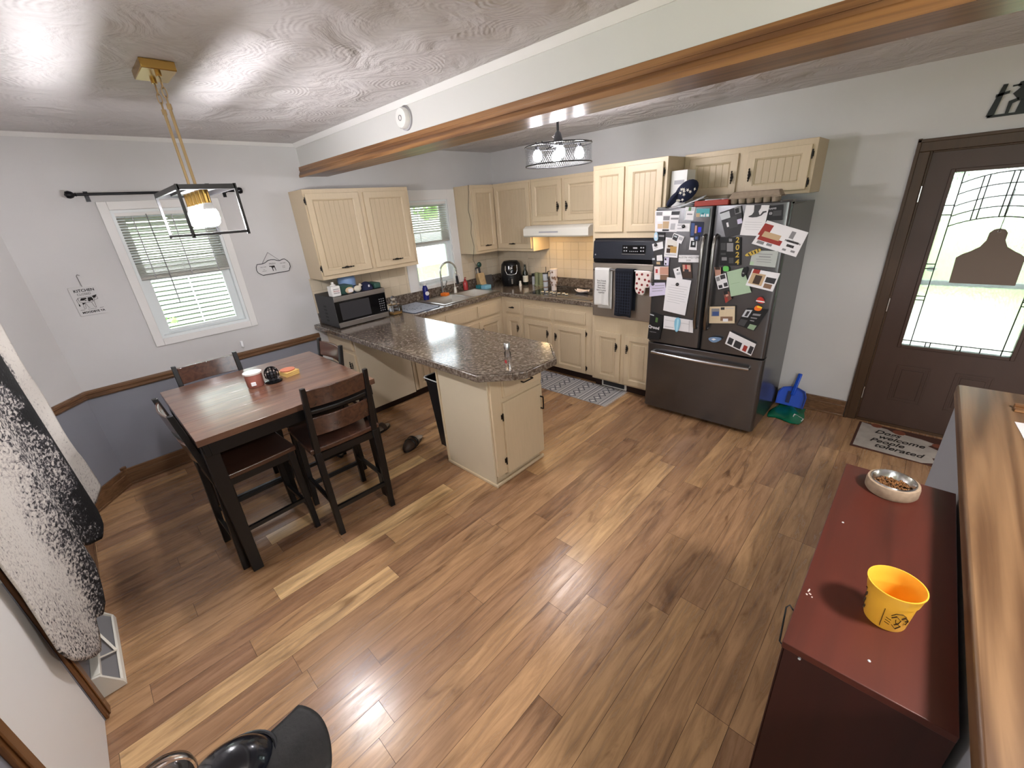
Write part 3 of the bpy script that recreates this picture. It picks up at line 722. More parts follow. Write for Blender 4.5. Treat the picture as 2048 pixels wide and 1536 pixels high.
# ------------------------------------------------------------ outdoors
g = MB().box(-30, 30, -40, 40, -0.62, -0.60).build('lawn', 'grass', org=(0, 0, -0.6)); g['kind'] = 'stuff'; g['label'] = 'mown green grass seen through the windows'; g['category'] = 'grass'
nh = thing('neighbour_house', 'white sided house wall close outside the dining window', 'house', (-4.2, -4.6, -0.6))
mb = MB().box(-6.2, -4.3, -8.5, -1.3, -0.6, 3.4)
for i in range(28): mb.hexa([(-4.3, -8.5, -0.5+i*0.14), (-4.28, -8.5, -0.5+i*0.14), (-4.28, -1.3, -0.5+i*0.14), (-4.3, -1.3, -0.5+i*0.14)], [(-4.3, -8.5, -0.37+i*0.14), (-4.298, -8.5, -0.37+i*0.14), (-4.298, -1.3, -0.37+i*0.14), (-4.3, -1.3, -0.37+i*0.14)])
mb.m(1)
for i in range(56): mb.box(-4.285, -4.276, -8.5, -1.3, -0.514+i*0.07, -0.500+i*0.07)  # near-black strips paint the shadow lines between the siding boards
mb.build('siding', ['siding', 'siding_shadow'], nh, smooth=False)
MB().box(-4.29, -4.25, -2.88, -2.86, -0.6, 3.4).build('corner_board', 'grey2', nh)
sh = thing('garden_shrub', 'leafy green shrub against the white house wall outside', 'shrub', (-3.7, -3.75, -0.6))
rs = random.Random(3); mb = MB()
for i in range(260):
    a, e = rs.uniform(0, 2*pi), rs.uniform(0, pi/2); rr_ = 0.5*rs.uniform(.5, 1)
    c = Vector((-3.7+rr_*cos(a)*cos(e), -3.75+rr_*sin(a)*cos(e), 0.1+1.5*rr_*sin(e)+rs.uniform(0, .5)))
    d = Vector((rs.uniform(-1, 1), rs.uniform(-1, 1), rs.uniform(-1, 1))).normalized()*0.06; e2 = d.cross(Vector((rs.uniform(-1, 1), 1, 0))).normalized()*0.03
    mb.add([c-d, c+e2, c+d, c-e2], [(0, 1, 2, 3)])
mb.build('foliage', 'leaf', sh); MB().cyl((-3.7, -3.75, -0.6), (-3.7, -3.75, 0.4), 0.04).build('stem', 'bark', sh)
pw_ = MB().box(3.9, 5.3, 0.2, 5.5, -0.60, -0.12).build('front_walk', 'concrete', org=(4.6, 2, -0.6)); pw_['kind'] = 'structure'
rd = MB().box(-26, -14, -20, 30, -0.6, -0.585).build('road', 'asphalt', org=(-20, 0, -0.6)); rd['kind'] = 'structure'
gh = thing('garage', 'pale building far across the lawn outside the sink window', 'building', (-19, 9, -0.6))
MB().box(-24, -18, 3, 14, -0.6, 2.6).build('wall', 'siding', gh)
MB().hexa([(-24.4, 2.6, 2.6), (-17.6, 2.6, 2.6), (-17.6, 14.4, 2.6), (-24.4, 14.4, 2.6)], [(-21, 2.6, 4.4), (-20.9, 2.6, 4.4), (-20.9, 14.4, 4.4), (-21, 14.4, 4.4)]).build('roof', 'grey', gh)
for (x, y, h_, s_, lb) in ((-12.0, 9.4, 5.5, 5, 'broad leafy tree far across the lawn outside the sink window'), (3.2, 11.0, 5.0, 1, 'leafy tree beyond the front door, left one'), (6.4, 12.5, 6.0, 2, 'leafy tree beyond the front door, right one')):
    t = thing('tree', lb, 'tree', (x, y, -0.6)); rs = random.Random(s_); mb = MB()
    for i in range(1100):
        a, e = rs.uniform(0, 2*pi), rs.uniform(-.9, 1.3); rr_ = (1.7 if x > 0 else 2.6)*rs.uniform(.6, 1)
        c = Vector((x+rr_*cos(a)*cos(e), y+rr_*sin(a)*cos(e), (h_*0.55+rr_*1.1*sin(e)) if x > 0 else 3.0+0.7*rr_*sin(e)))
        d = Vector((rs.uniform(-1, 1), rs.uniform(-1, 1), rs.uniform(-1, 1))).normalized()*0.22; e2 = d.cross(Vector((rs.uniform(-1, 1), 1, 0))).normalized()*0.13
        mb.add([c-d, c+e2, c+d, c-e2], [(0, 1, 2, 3)])
    mb.build('foliage', 'leaf', t); MB().cyl((x, y, -0.6), (x, y, h_*0.5), 0.16, 0.10).build('trunk', 'bark', t)
# ------------------------------------------------------------ kitchen cabinets
class Face:
    """draws on a cabinet front: facing '-y' (plane y = p) or '+x' (plane x = p); a along the front, z up, d outwards"""
    def __init__(s, facing, p): s.f = facing; s.p = p
    def pt(s, a, z, d):
        if s.f == '-y': return Vector((a, s.p-d, z))
        if s.f == '+x': return Vector((s.p+d, a, z))
    def box(s, mb, a0, a1, z0, z1, d0, d1):
        p, q = s.pt(a0, z0, d0), s.pt(a1, z1, d1); mb.box(p.x, q.x, p.y, q.y, p.z, q.z)
def spindle(mb, a, b, off):
    """dark ornate bail pull between a and b, standing off by vector off"""
    a, b = Vector(a)+off, Vector(b)+off; L_ = (b-a).length; ax = (b-a).normalized()
    prof = [(0.0005, -L_/2), (0.004, -L_*0.47), (0.0065, -L_*0.40), (0.003, -L_*0.33), (0.006, -L_*0.27), (0.0075, -L_*0.20), (0.004, -L_*0.13), (0.0065, -L_*0.07), (0.0085, 0)]
    prof += [(r_, -z_) for r_, z_ in prof[:-1][::-1]]
    mb.lathe(prof, (a+b)/2, n=10, axis=ax)
    for t in (0.24, 0.76): c = a+(b-a)*t; mb.cyl(c, c-off, 0.0032, n=6)
    n = off.normalized(); s_ = ax.cross(n); c = (a+b)/2-off
    mb.slab([c-ax*0.034, c+s_*0.010, c+ax*0.034, c-s_*0.010], 0.002, n)
def pull(F, parent, a, z, vert, size=0.095):
    mb = MB(); off = F.pt(0, 0, 0.022)-F.pt(0, 0, 0)
    d = (F.pt(0, size/2, 0)-F.pt(0, 0, 0)) if vert else (F.pt(size/2, 0, 0)-F.pt(0, 0, 0))
    c = F.pt(a, z, 0.019)
    spindle(mb, c-d, c+d, off)
    return mb.build('handle', 'iron', parent)
def hinge(F, parent, a, z):
    mb = MB(); c = F.pt(a, z, 0.012)
    mb.cyl(c-Vector((0, 0, 0.022)), c+Vector((0, 0, 0.022)), 0.0045, n=8).ball(c+Vector((0, 0, 0.026)), 0.005, 8).ball(c-Vector((0, 0, 0.026)), 0.005, 8)
    p, q = F.pt(a-0.008, z-0.016, 0), F.pt(a+0.008, z+0.016, 0.006); mb.box(p.x, q.x, p.y, q.y, p.z, q.z)
    return mb.build('hinge', 'iron', parent)
def ring(F, mb, a0, a1, z0, z1, w, do, di, db):
    o_ = [(a0, z0), (a1, z0), (a1, z1), (a0, z1)]; i_ = [(a0+w, z0+w), (a1-w, z0+w), (a1-w, z1-w), (a0+w, z1-w)]
    vs = [F.pt(a, z, db) for a, z in o_]+[F.pt(a, z, do) for a, z in o_]+[F.pt(a, z, di) for a, z in i_]+[F.pt(a, z, db) for a, z in i_]
    fs = []
    for k in range(4):
        n = (k+1) % 4; fs += [(k, n, 4+n, 4+k), (4+k, 4+n, 8+n, 8+k), (8+k, 8+n, 12+n, 12+k), (12+k, 12+n, n, k)]
    mb.add(vs, fs)
def door(F, root, a0, a1, z0, z1, bead=True, flat=False, hdl=None, hinges=None, hz=None, name='door', size=0.095):
    a0, a1 = min(a0, a1), max(a0, a1); mb = MB(); w = 0.052
    if flat:
        F.box(mb, a0, a1, z0, z1, 0, 0.018)
    else:
        ring(F, mb, a0, a1, z0, z1, w, 0.019, 0.019, 0.0)
        e = w; t = 0.011
        ring(F, mb, a0+e, a1-e, z0+e, z1-e, t, 0.016, 0.008, 0.0)
        mb.m(1)
        b0, b1, c0, c1 = a0+e+t, a1-e-t, z0+e+t, z1-e-t
        if bead:
            n = max(2, round((b1-b0)/0.048)); s_ = (b1-b0)/n
            for i in range(n): F.box(mb, b0+i*s_+0.0008, b0+(i+1)*s_-0.0008, c0, c1, 0, 0.0085)
            mb.m(2); F.box(mb, b0, b1, c0, c1, 0, 0.0072)
        else:
            F.box(mb, b0, b1, c0, c1, 0, 0.006); F.box(mb, b0+0.022, b1-0.022, c0+0.022, c1-0.022, 0, 0.011)
    d = mb.build(name, ['cream', 'cream_panel', 'groove'], root, bev=0.0025)
    if hdl: pull(F, d, hdl[0], hdl[1], hdl[2], size)
    for h_ in (hinges or []): hinge(F, d, h_[0], h_[1])
    return d
def drawer(F, root, a0, a1, z0, z1, hdl=False, name='drawer'):
    mb = MB(); F.box(mb, a0, a1, z0, z1, 0, 0.014); F.box(mb, a0+0.014, a1-0.014, z0+0.014, z1-0.014, 0.014, 0.019)
    d = mb.build(name, 'cream', root, bev=0.004)
    if hdl: pull(F, d, (a0+a1)/2, (z0+z1)/2, False, 0.085)
    return d
def carcass(root, x0, x1, y0, y1, z0, z1, toe=None, facing=None, name='cabinet_body'):
    if x0 == 0: x0 = 0.003
    if y1 == 0: y1 = -0.003
    mb = MB().box(x0, x1, y0, y1, z0, z1)
    o = mb.build(name, 'cream', root, bev=0.002)
    if toe:
        a, b, c, d = toe; MB().box(a, b, c, d, 0.0, z0).build('toe_kick', 'toe_dark', root)
    return o
FX = Face('+x', 0.305); FY = Face('-y', -0.305)

# wall cabinets
c = thing('upper_cabinet', 'cream two-door wall cabinet above the microwave', 'cabinet', (0.15, -2.05, 1.356))
carcass(c, 0.0, 0.305, -2.586, -1.523, 1.356, 2.124)
door(FX, c, -2.574, -2.082, 1.394, 2.090, hdl=(-2.339, 1.447, False), hinges=[(-2.580, 2.03), (-2.580, 1.46)], size=0.13)
door(FX, c, -2.030, -1.562, 1.394, 2.088, hdl=(-1.790, 1.450, False), size=0.13)
c = thing('upper_cabinet', 'narrow one-door cream wall cabinet right of the sink window', 'cabinet', (0.15, -0.5, 1.356))
carcass(c, 0.0, 0.305, -0.673, -0.306, 1.356, 2.124)
door(FX, c, -0.660, -0.318, 1.388, 2.090, hdl=(-0.489, 1.443, False), size=0.11)
c = thing('upper_cabinet', 'one-door cream wall cabinet in the corner over the air fryer', 'cabinet', (0.5, -0.15, 1.356))
carcass(c, 0.0, 0.914, -0.305, 0.0, 1.356, 2.124)
door(FY, c, 0.334, 0.892, 1.390, 2.100, hdl=(0.607, 1.445, False), size=0.11)
c = thing('upper_cabinet', 'short two-door cream cabinet above the white range hood', 'cabinet', (1.4, -0.15, 1.645))
carcass(c, 0.916, 1.964, -0.305, 0.0, 1.645, 2.124)
door(FY, c, 0.932, 1.352, 1.684, 2.098, bead=False, hdl=(1.311, 1.828, True), size=0.10)
door(FY, c, 1.394, 1.945, 1.684, 2.090, bead=False, hdl=(1.427, 1.828, True), size=0.10)
c = thing('upper_cabinet', 'two-door cream beadboard cabinet above the fridge', 'cabinet', (3.1, -0.17, 1.80))
carcass(c, 2.665, 3.589, -0.345, 0.0, 1.80, 2.150)
F3 = Face('-y', -0.345)
door(F3, c, 2.715, 3.088, 1.825, 2.112, hdl=(3.058, 1.948, True))
door(F3, c, 3.156, 3.560, 1.825, 2.112, hdl=(3.182, 1.953, True), hinges=[(3.566, 2.05), (3.566, 1.87)])

# white range hood with two warm lamps
c = thing('range_hood', 'white range hood with two lit warm lamps over the cooktop', 'hood', (1.4, -0.24, 1.53))
mb = MB()
prof = [(0.0, 1.644), (-0.44, 1.644), (-0.485, 1.618), (-0.485, 1.545), (-0.47, 1.53), (0.0, 1.53)]
mb.hexa([(0.925, y, z) for y, z in prof], [(1.80, y, z) for y, z in prof])
mb.build('hood_body', 'white_enamel', c, bev=0.004)
MB().box(1.16, 1.42, -0.4875, -0.485, 1.575, 1.590).build('vent_slots', 'grey2', c)
for x in (1.06, 1.62):
    MB().cyl((x, -0.30, 1.53), (x, -0.30, 1.522), 0.045, n=20).build('hood_lamp', 'hood_glow', c)

# tiled backsplash, one sheet per wall
s_ = 0.1075
def tile_run(cells, root, nm):
    mb = MB().m(1)
    for ax, u0, u1, z0, z1 in cells:
        mb.m(1)
        if ax == 'x': mb.box(u0, u1, -0.004, 0.0, z0, z1)
        else: mb.box(0.0, 0.004, u0, u1, z0, z1)
        mb.m(0); u = u0+0.001
        while u < u1-0.012:
            z = z0+0.002
            while z < z1-0.012:
                ue, ze = min(u+s_-0.0018, u1), min(z+s_-0.0018, z1)
                if ax == 'x': mb.box(u, ue, -0.009, -0.004, z, ze)
                else: mb.box(0.004, 0.009, u, ue, z, ze)
                z += s_
            u += s_
    return mb.build(nm, ['tile', 'grout'], root, bev=0.0008)
c = thing('tile_backsplash', 'glazed cream tile backsplash behind the cooktop and air fryer', 'tiles', (1.0, 0.0, 1.015))
tile_run([('x', 0.010, 0.912, 1.016, 1.354), ('x', 0.916, 1.964, 1.016, 1.43)], c, 'tile_sheet')
MB().box(0.918, 1.962, -0.012, 0.0, 1.432, 1.528).build('wood_strip', 'cream', c)
c = thing('tile_backsplash', 'glazed cream tile backsplash behind the microwave, left of the sink window', 'tiles', (0.0, -2.0, 1.015))
tile_run([('y', -2.60, -1.496, 1.016, 1.354)], c, 'tile_sheet')
c = thing('tile_backsplash', 'glazed cream tiles right of the sink window behind the knife block', 'tiles', (0.0, -0.3, 1.015))
tile_run([('y', -0.675, -0.010, 1.016, 1.354)], c, 'tile_sheet')

# base cabinets
FB = Face('-y', -0.61); FA = Face('+x', 0.61)
c = thing('base_cabinet', 'narrow cream base cabinet with one drawer in the inner corner', 'cabinet', (0.8, -0.3, 0))
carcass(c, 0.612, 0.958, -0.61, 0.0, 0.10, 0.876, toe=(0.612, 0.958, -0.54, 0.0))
drawer(FB, c, 0.692, 0.930, 0.675, 0.812, True); door(FB, c, 0.692, 0.932, 0.125, 0.625, bead=False, hdl=(0.892, 0.497, True))
c = thing('base_cabinet', 'cream base cabinet with two drawers and two doors under the cooktop', 'cabinet', (1.4, -0.3, 0))
carcass(c, 0.960, 1.964, -0.61, 0.0, 0.10, 0.876, toe=(0.960, 1.964, -0.54, 0.0))
drawer(FB, c, 0.985, 1.392, 0.655, 0.790); drawer(FB, c, 1.448, 1.858, 0.655, 0.790)
door(FB, c, 0.985, 1.404, 0.112, 0.622, bead=False, hdl=(1.352, 0.493, True)); door(FB, c, 1.446, 1.860, 0.108, 0.612, bead=False, hdl=(1.470, 0.480, True), hinges=[(1.866, 0.56), (1.866, 0.17)])
c = thing('base_cabinet', 'cream base cabinet run under the sink window', 'cabinet', (0.3, -1.2, 0))
mb = MB().box(0.003, 0.61, -0.61, -0.003, 0.10, 0.72).box(0.003, 0.61, -2.0, -0.61, 0.10, 0.72).box(0.57, 0.61, -2.0, -0.61, 0.72, 0.876).box(0.003, 0.57, -2.0, -1.50, 0.72, 0.876).build('cabinet_body', 'cream', c)
MB().box(0.0, 0.54, -2.0, -0.61, 0.0, 0.10).build('toe_kick', 'toe_dark', c)
for a0, a1 in ((-1.014, -0.655), (-1.492, -1.038), (-1.72, -1.515), (-1.965, -1.745)): drawer(FA, c, a0, a1, 0.665, 0.812)
for a0, a1, hz_ in ((-1.014, -0.655, -0.98), (-1.492, -1.038, -1.07), (-1.72, -1.515, -1.55), (-1.965, -1.745, -1.775)): door(FA, c, a0, a1, 0.112, 0.622, bead=False, hdl=(hz_, 0.50, True))
c = thing('base_cabinet', 'cream end cabinet under the peninsula facing the dining table', 'cabinet', (0.3, -2.3, 0))
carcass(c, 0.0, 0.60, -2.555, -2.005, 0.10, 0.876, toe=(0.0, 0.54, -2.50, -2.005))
FE = Face('-y', -2.555)
drawer(FE, c, 0.03, 0.555, 0.70, 0.84); door(FE, c, 0.03, 0.555, 0.12, 0.665, flat=True, hdl=(0.48, 0.545, True))
MB().box(0.600, 0.612, -2.568, -2.010, 0.09, 0.870).build('end_panel', 'cream_flat', c)
c = thing('base_cabinet', 'cream cabinet carrying the free end of the peninsula, flat door and drawer', 'cabinet', (2.15, -2.3, 0))
carcass(c, 1.875, 2.426, -2.545, -2.035, 0.075, 0.876)
MB().box(1.862, 2.405, -2.557, -2.545, 0.01, 0.876).build('side_panel', 'cream_flat', c, bev=0.001)
MB().box(1.858, 1.875, -2.566, -2.557, 0.01, 0.876).build('corner_strip', 'cream', c)
MB().box(1.862, 2.435, -2.572, -2.557, 0, 0.022).box(2.412, 2.430, -2.557, -2.04, 0, 0.022).build('base_moulding', 'cream', c, bev=0.004)
MB().box(1.90, 2.39, -2.53, -2.05, 0, 0.075).build('toe_kick', 'cream', c)
FP = Face('+x', 2.426)
d0 = door(FP, c, -2.455, -2.050, 0.072, 0.640, flat=True, hinges=[(-2.462, 0.534), (-2.462, 0.180)])
d = drawer(FP, c, -2.445, -2.045, 0.672, 0.806)
for par, a, z, vert in ((d, -2.22, 0.737, False), (d0, -2.072, 0.50, True)):
    mb = MB(); dd = Vector((0, 0, 0.048)) if vert else Vector((0, 0.048, 0)); q = FP.pt(a, z, 0.019)
    o_ = Vector((0.028, 0, 0)); mb.bar(q-dd+o_, q+dd+o_, 0.009, 0.007); mb.bar(q-dd, q-dd+o_, 0.009).bar(q+dd, q+dd+o_, 0.009)
    mb.build('handle', 'iron', par, bev=0.002)

# worktop: one continuous laminate piece with a cut for the sink
c = thing('worktop', 'brown mottled laminate worktop running round the kitchen into a peninsula', 'worktop', (0.6, -1.6, 0.876))
mb = MB(); z0, z1 = 0.876, 0.914
mb.box(0.0, 1.966, -0.58, 0.0, z0, z1); mb.prism([(0.56, -0.58), (0.56, -0.635), (1.966, -0.635), (1.966, -0.58)], z0, z1)
mb.box(0.0, 0.10, -1.45, -0.58, z0, z1).box(0.56, 0.635, -1.45, -0.635, z0, z1).box(0.0, 0.635, -1.925, -1.45, z0, z1)
mb.prism([(0.0, -2.645), (2.44, -2.645), (2.60, -2.50), (2.65, -2.43), (2.65, -2.15), (2.43, -1.925), (0.0, -1.925)], z0, z1)
mb.build('worktop_slab', 'worktop', c, smooth=False)
mb = MB()
path = [(0.60, -2.655), (2.445, -2.655), (2.608, -2.507), (2.660, -2.435), (2.660, -2.145), (2.435, -1.915), (0.65, -1.915)]
path = [(0.0, -2.655)]+path[1:]
for a, b in zip(path, path[1:]): mb.bar((a[0], a[1], 0.890), (b[0], b[1], 0.890), 0.016, 0.046)
mb.bar((0.641, -1.92, 0.890), (0.641, -0.645, 0.890), 0.014, 0.046).bar((0.641, -0.641, 0.890), (1.966, -0.641, 0.890), 0.014, 0.046)
mb.build('front_edge', 'worktop', c, bev=0.005)
MB().box(0.0, 1.966, -0.022, 0.0, 0.914, 1.015).box(0.0, 0.022, -2.60, -0.022, 0.914, 1.015).build('upstand', 'worktop', c, bev=0.002)

# tall oven cabinet
c = thing('oven_cabinet', 'tall cream cabinet with doors above and below the wall oven', 'cabinet', (2.3, -0.33, 0))
mb = MB().box(1.968, 2.662, -0.651, 0.0, 1.53, 2.139).box(1.968, 2.662, -0.651, 0.0, 0.10, 0.79).box(1.968, 1.99, -0.651, 0.0, 0.79, 1.53).box(2.64, 2.662, -0.651, 0, 0.79, 1.53)
mb.build('cabinet_body', 'cream', c, bev=0.002)
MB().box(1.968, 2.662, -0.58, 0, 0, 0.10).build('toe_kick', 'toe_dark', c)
FO = Face('-y', -0.651)
door(FO, c, 1.992, 2.286, 1.585, 2.105); door(FO, c, 2.318, 2.632, 1.585, 2.105, hinges=[(2.636, 2.03), (2.636, 1.65)])
door(FO, c, 2.012, 2.300, 0.120, 0.636, bead=False, hdl=(2.262, 0.503, True)); door(FO, c, 2.348, 2.640, 0.120, 0.636, bead=False, hdl=(2.382, 0.503, True))
mb = MB(); mb.box(2.055, 2.345, -0.596, -0.581, 0.012, 0.088); g_ = mb.build('vent_frame', 'white_plastic', c, bev=0.002)
mb = MB(); mb.box(2.075, 2.325, -0.599, -0.5965, 0.026, 0.076); gg = mb.build('vent_grille', 'char', g_)

# wall oven
c = thing('wall_oven', 'built-in oven with black control panel and stainless door', 'oven', (2.3, -0.66, 0.79))
MB().box(1.992, 2.638, -0.648, -0.08, 0.795, 1.525).build('oven_body', 'black_plastic', c)
mb = MB(); mb.hexa([(1.994, -0.652, 1.352), (1.994, -0.690, 1.352), (2.636, -0.690, 1.352), (2.636, -0.652, 1.352)], [(1.994, -0.652, 1.518), (1.994, -0.676, 1.505), (2.636, -0.676, 1.505), (2.636, -0.652, 1.518)])
cp = mb.build('control_panel', 'navy_panel', c, bev=0.003)
MB().box(2.305, 2.525, -0.6905, -0.684, 1.405, 1.472).build('display', 'black_gloss', cp)
mb = MB()
for i in range(2):
    for j in range(2): mb.box(2.318+i*.022, 2.330+i*.022, -0.6915, -0.6905, 1.420+j*.028, 1.430+j*.028).box(2.480+i*.022, 2.492+i*.022, -0.6915, -0.6905, 1.420+j*.028, 1.430+j*.028)
for i in range(5): mb.box(2.375+i*.018, 2.385+i*.018, -0.6915, -0.6905, 1.418, 1.424)
mb.box(2.41, 2.45, -0.6915, -0.6905, 1.444, 1.456)
mb.build('buttons', 'grey2', cp); MB().box(2.30, 2.525, -0.693, -0.690, 1.395, 1.400).build('trim_line', 'steel_bright', cp)
MB().lathe([(0.0001, 0), (0.007, 0), (0.007, .002), (0.0001, .002)], (2.022, -0.690, 1.388), n=12, axis=(0, -1, 0)).build('badge', 'grey2', cp)
MB().box(1.994, 2.636, -0.678, -0.652, 1.318, 1.350).build('vent_slot', 'black_gloss', c)
od = MB().box(1.994, 2.636, -0.690, -0.652, 0.800, 1.312).build('oven_door', 'oven_steel', c, bev=0.004)
mb = MB().cyl((2.03, -0.728, 1.258), (2.60, -0.728, 1.258), 0.011, n=14)
for x in (2.06, 2.57): mb.cyl((x, -0.728, 1.258), (x, -0.69, 1.258), 0.009, n=10)
mb.build('handle', 'steel_bright', od)

# towels and mitt on the oven handle
def hang(x0, x1, ztop, zb0, zb1, ydrop, t=0.0035, wav=0.006, seed=1, yb=-0.712):
    """cloth folded over the handle, front and back leaf"""
    rs = random.Random(seed); ph = rs.uniform(0, 6)
    def fr(u, v):
        x = x0+(x1-x0)*u; z = ztop+0.012-(ztop-zb0+0.012)*v
        return (x+0.004*sin(7*v+ph)*v, ydrop-wav*sin(u*9+ph+v*1.5)*min(1, v*2)-0.003*v, z)
    def bk(u, v):
        x = x0+0.012+(x1-x0)*u; z = ztop+0.012-(ztop-zb1+0.012)*v
        return (x, yb-0.002*sin(u*7+ph)*v, z)
    mb = MB(); mb.grid(fr, 18, 24); mb.grid(bk, 10, 12)
    mb.grid(lambda u, v: (x0+(x1-x0)*u+0.012*v, ydrop+(yb-ydrop)*v, ztop+0.012+0.006*sin(pi*v)), 18, 4)
    return mb, t
c = thing('dish_towel', 'white printed dish towel hanging at the left of the oven handle', 'towel', (2.14, -0.728, 1.26))
mb, t = hang(2.052, 2.208, 1.258, 0.925, 0.890, -0.745, seed=2); mb.build('cloth', 'towel_white', c, solid=t)
for i, w_ in enumerate(('Your Friends', 'Don\'t come', 'here clean', 'They come', 'here to party', 'together')):
    text_part(w_, 'printed_verse', 'ink_soft', c, (2.132, -0.756, 1.160-i*0.022), (1, 0, 0), (0, 0, 1), 0.019, align='CENTER')
c = thing('dish_towel', 'navy checked dish towel hanging in the middle of the oven handle', 'towel', (2.36, -0.728, 1.26))
mb, t = hang(2.272, 2.452, 1.258, 0.842, 0.90, -0.747, wav=0.009, seed=5); mb.build('cloth', 'towel_navy', c, solid=t)
mb = MB()
for i in range(7): mb.box(2.285+i*0.025, 2.288+i*0.025, -0.7595, -0.7585, 0.87, 1.24)
for i in range(14): mb.box(2.28, 2.44, -0.7595, -0.7585, 0.87+i*0.027, 0.873+i*0.027)
mb.build('check_lines', 'towel_line', c)
c = thing('oven_mitt', 'pale oven mitt with dark red flowers at the right of the oven handle', 'oven mitt', (2.53, -0.74, 1.10))
out = [(2.478, 1.262), (2.590, 1.268), (2.632, 1.262), (2.628, 1.150), (2.615, 1.128), (2.578, 1.122), (2.572, 1.072), (2.552, 1.058), (2.520, 1.060), (2.490, 1.078), (2.478, 1.12), (2.482, 1.20)]
mb = MB().hexa([(x, -0.738, z) for x, z in out], [(x, -0.764, z) for x, z in out]); mb.build('mitt_body', 'mitt', c, bev=0.008)
rs = random.Random(4); mb = MB()
for x, z in ((2.497, 1.235), (2.545, 1.240), (2.60, 1.235), (2.52, 1.20), (2.575, 1.195), (2.612, 1.185), (2.500, 1.16), (2.548, 1.150), (2.60, 1.15), (2.50, 1.115), (2.535, 1.105), (2.525, 1.08), (2.560, 1.09)):
    mb.lathe([(0.0001, 0), (0.011, 0), (0.011, .0012), (0.0001, .0012)], (x, -0.7645, z), n=8, axis=(0, -1, 0))
mb.build('flower_print', 'mitt_flower', c)

# ------------------------------------------------------------ sink, taps
c = thing('kitchen_sink', 'stainless double bowl sink set in the worktop under the window', 'sink', (0.33, -1.03, 0.914))
X0, X1, Y0, Y1 = 0.085, 0.585, -1.465, -0.595
mb = MB(); z = 0.9145; zt = 0.921
def rim(mb, x0, x1, y0, y1): mb.box(x0, x1, y0, y1, z, zt)
rim(mb, X0, X0+0.075, Y0, Y1); rim(mb, X1-0.035, X1, Y0, Y1); rim(mb, X0+0.075, X1-0.035, Y0, Y0+0.04); rim(mb, X0+0.075, X1-0.035, Y1-0.04, Y1); rim(mb, X0+0.075, X1-0.035, -1.02, -0.99)
mb.build('rim', 'steel', c, bev=0.003)
for y0, y1 in ((-1.425, -1.02), (-0.99, -0.635)):
    mb = MB(); x0, x1 = X0+0.075, X1-0.035; zb = 0.765
    T_ = [(x0, y0), (x1, y0), (x1, y1), (x0, y1)]; B_ = [(x0+.02, y0+.02), (x1-.02, y0+.02), (x1-.02, y1-.02), (x0+.02, y1-.02)]
    vs = [(x, y, zt-0.001) for x, y in T_]+[(x, y, zb) for x, y in B_]
    mb.add(vs, [(0, 1, 5, 4), (1, 2, 6, 5), (2, 3, 7, 6), (3, 0, 4, 7), (4, 5, 6, 7)])
    mb.cyl(((x0+x1)/2, (y0+y1)/2, zb+0.001), ((x0+x1)/2, (y0+y1)/2, zb+0.004), 0.035, n=16)
    mb.build('bowl', 'steel', c, smooth=False)
c = thing('kitchen_tap', 'tall spring neck kitchen tap behind the sink', 'tap', (0.115, -1.12, 0.921))
mb = MB().cyl((0.125, -1.12, 0.921), (0.125, -1.12, 0.945), 0.028).cyl((0.125, -1.12, 0.945), (0.125, -1.12, 1.14), 0.013, n=14)
mb.build('tap_body', 'steel_bright', c)
pts = [(0.125, -1.12, 1.10)]+[(0.125+0.02*(1-cos(a)), -1.12+0.105*(1-cos(a)), 1.20+0.105*sin(a)) for a in [pi*i/16 for i in range(17)]]+[(0.165, -0.91, 1.12)]
MB().tube(pts, 0.011, 10).build('neck', 'steel_bright', c)
pts2 = [(p[0]+0.004, p[1], p[2]) for p in pts]
mb = MB()
for i in range(0, 34):
    f = i/33*(len(pts)-1); k = min(int(f), len(pts)-2); q = Vector(pts[k]).lerp(Vector(pts[k+1]), f-k); dd = (Vector(pts[k+1])-Vector(pts[k])).normalized()
    mb.cyl(q-dd*0.0022, q+dd*0.0022, 0.014, n=10)
mb.build('spring', 'steel', c)
MB().cyl((0.165, -0.91, 1.13), (0.167, -0.905, 1.03), 0.014, 0.018).build('spray_head', 'black_plastic', c)
MB().tube([(0.14, -1.115, 1.00), (0.175, -1.10, 1.045), (0.19, -1.09, 1.10)], [0.008, 0.008, 0.010], 8).build('lever', 'steel_bright', c)
c = thing('filter_tap', 'small white gooseneck filter tap beside the spring neck tap', 'tap', (0.12, -0.92, 0.921))
MB().cyl((0.12, -0.92, 0.921), (0.12, -0.92, 0.99), 0.020, 0.014).build('tap_base', 'white_enamel', c)
MB().tube([(0.12, -0.92, 0.99)]+[(0.12+0.04*(1-cos(a)), -0.92+0.02*(1-cos(a)), 1.12+0.04*sin(a)) for a in [pi*i/10 for i in range(11)]]+[(0.2, -0.88, 1.08)], 0.006, 8).build('spout', 'white_enamel', c)
MB().bar((0.12, -0.92, 0.985), (0.15, -0.89, 0.995), 0.010, 0.006).build('lever', 'white_enamel', c)
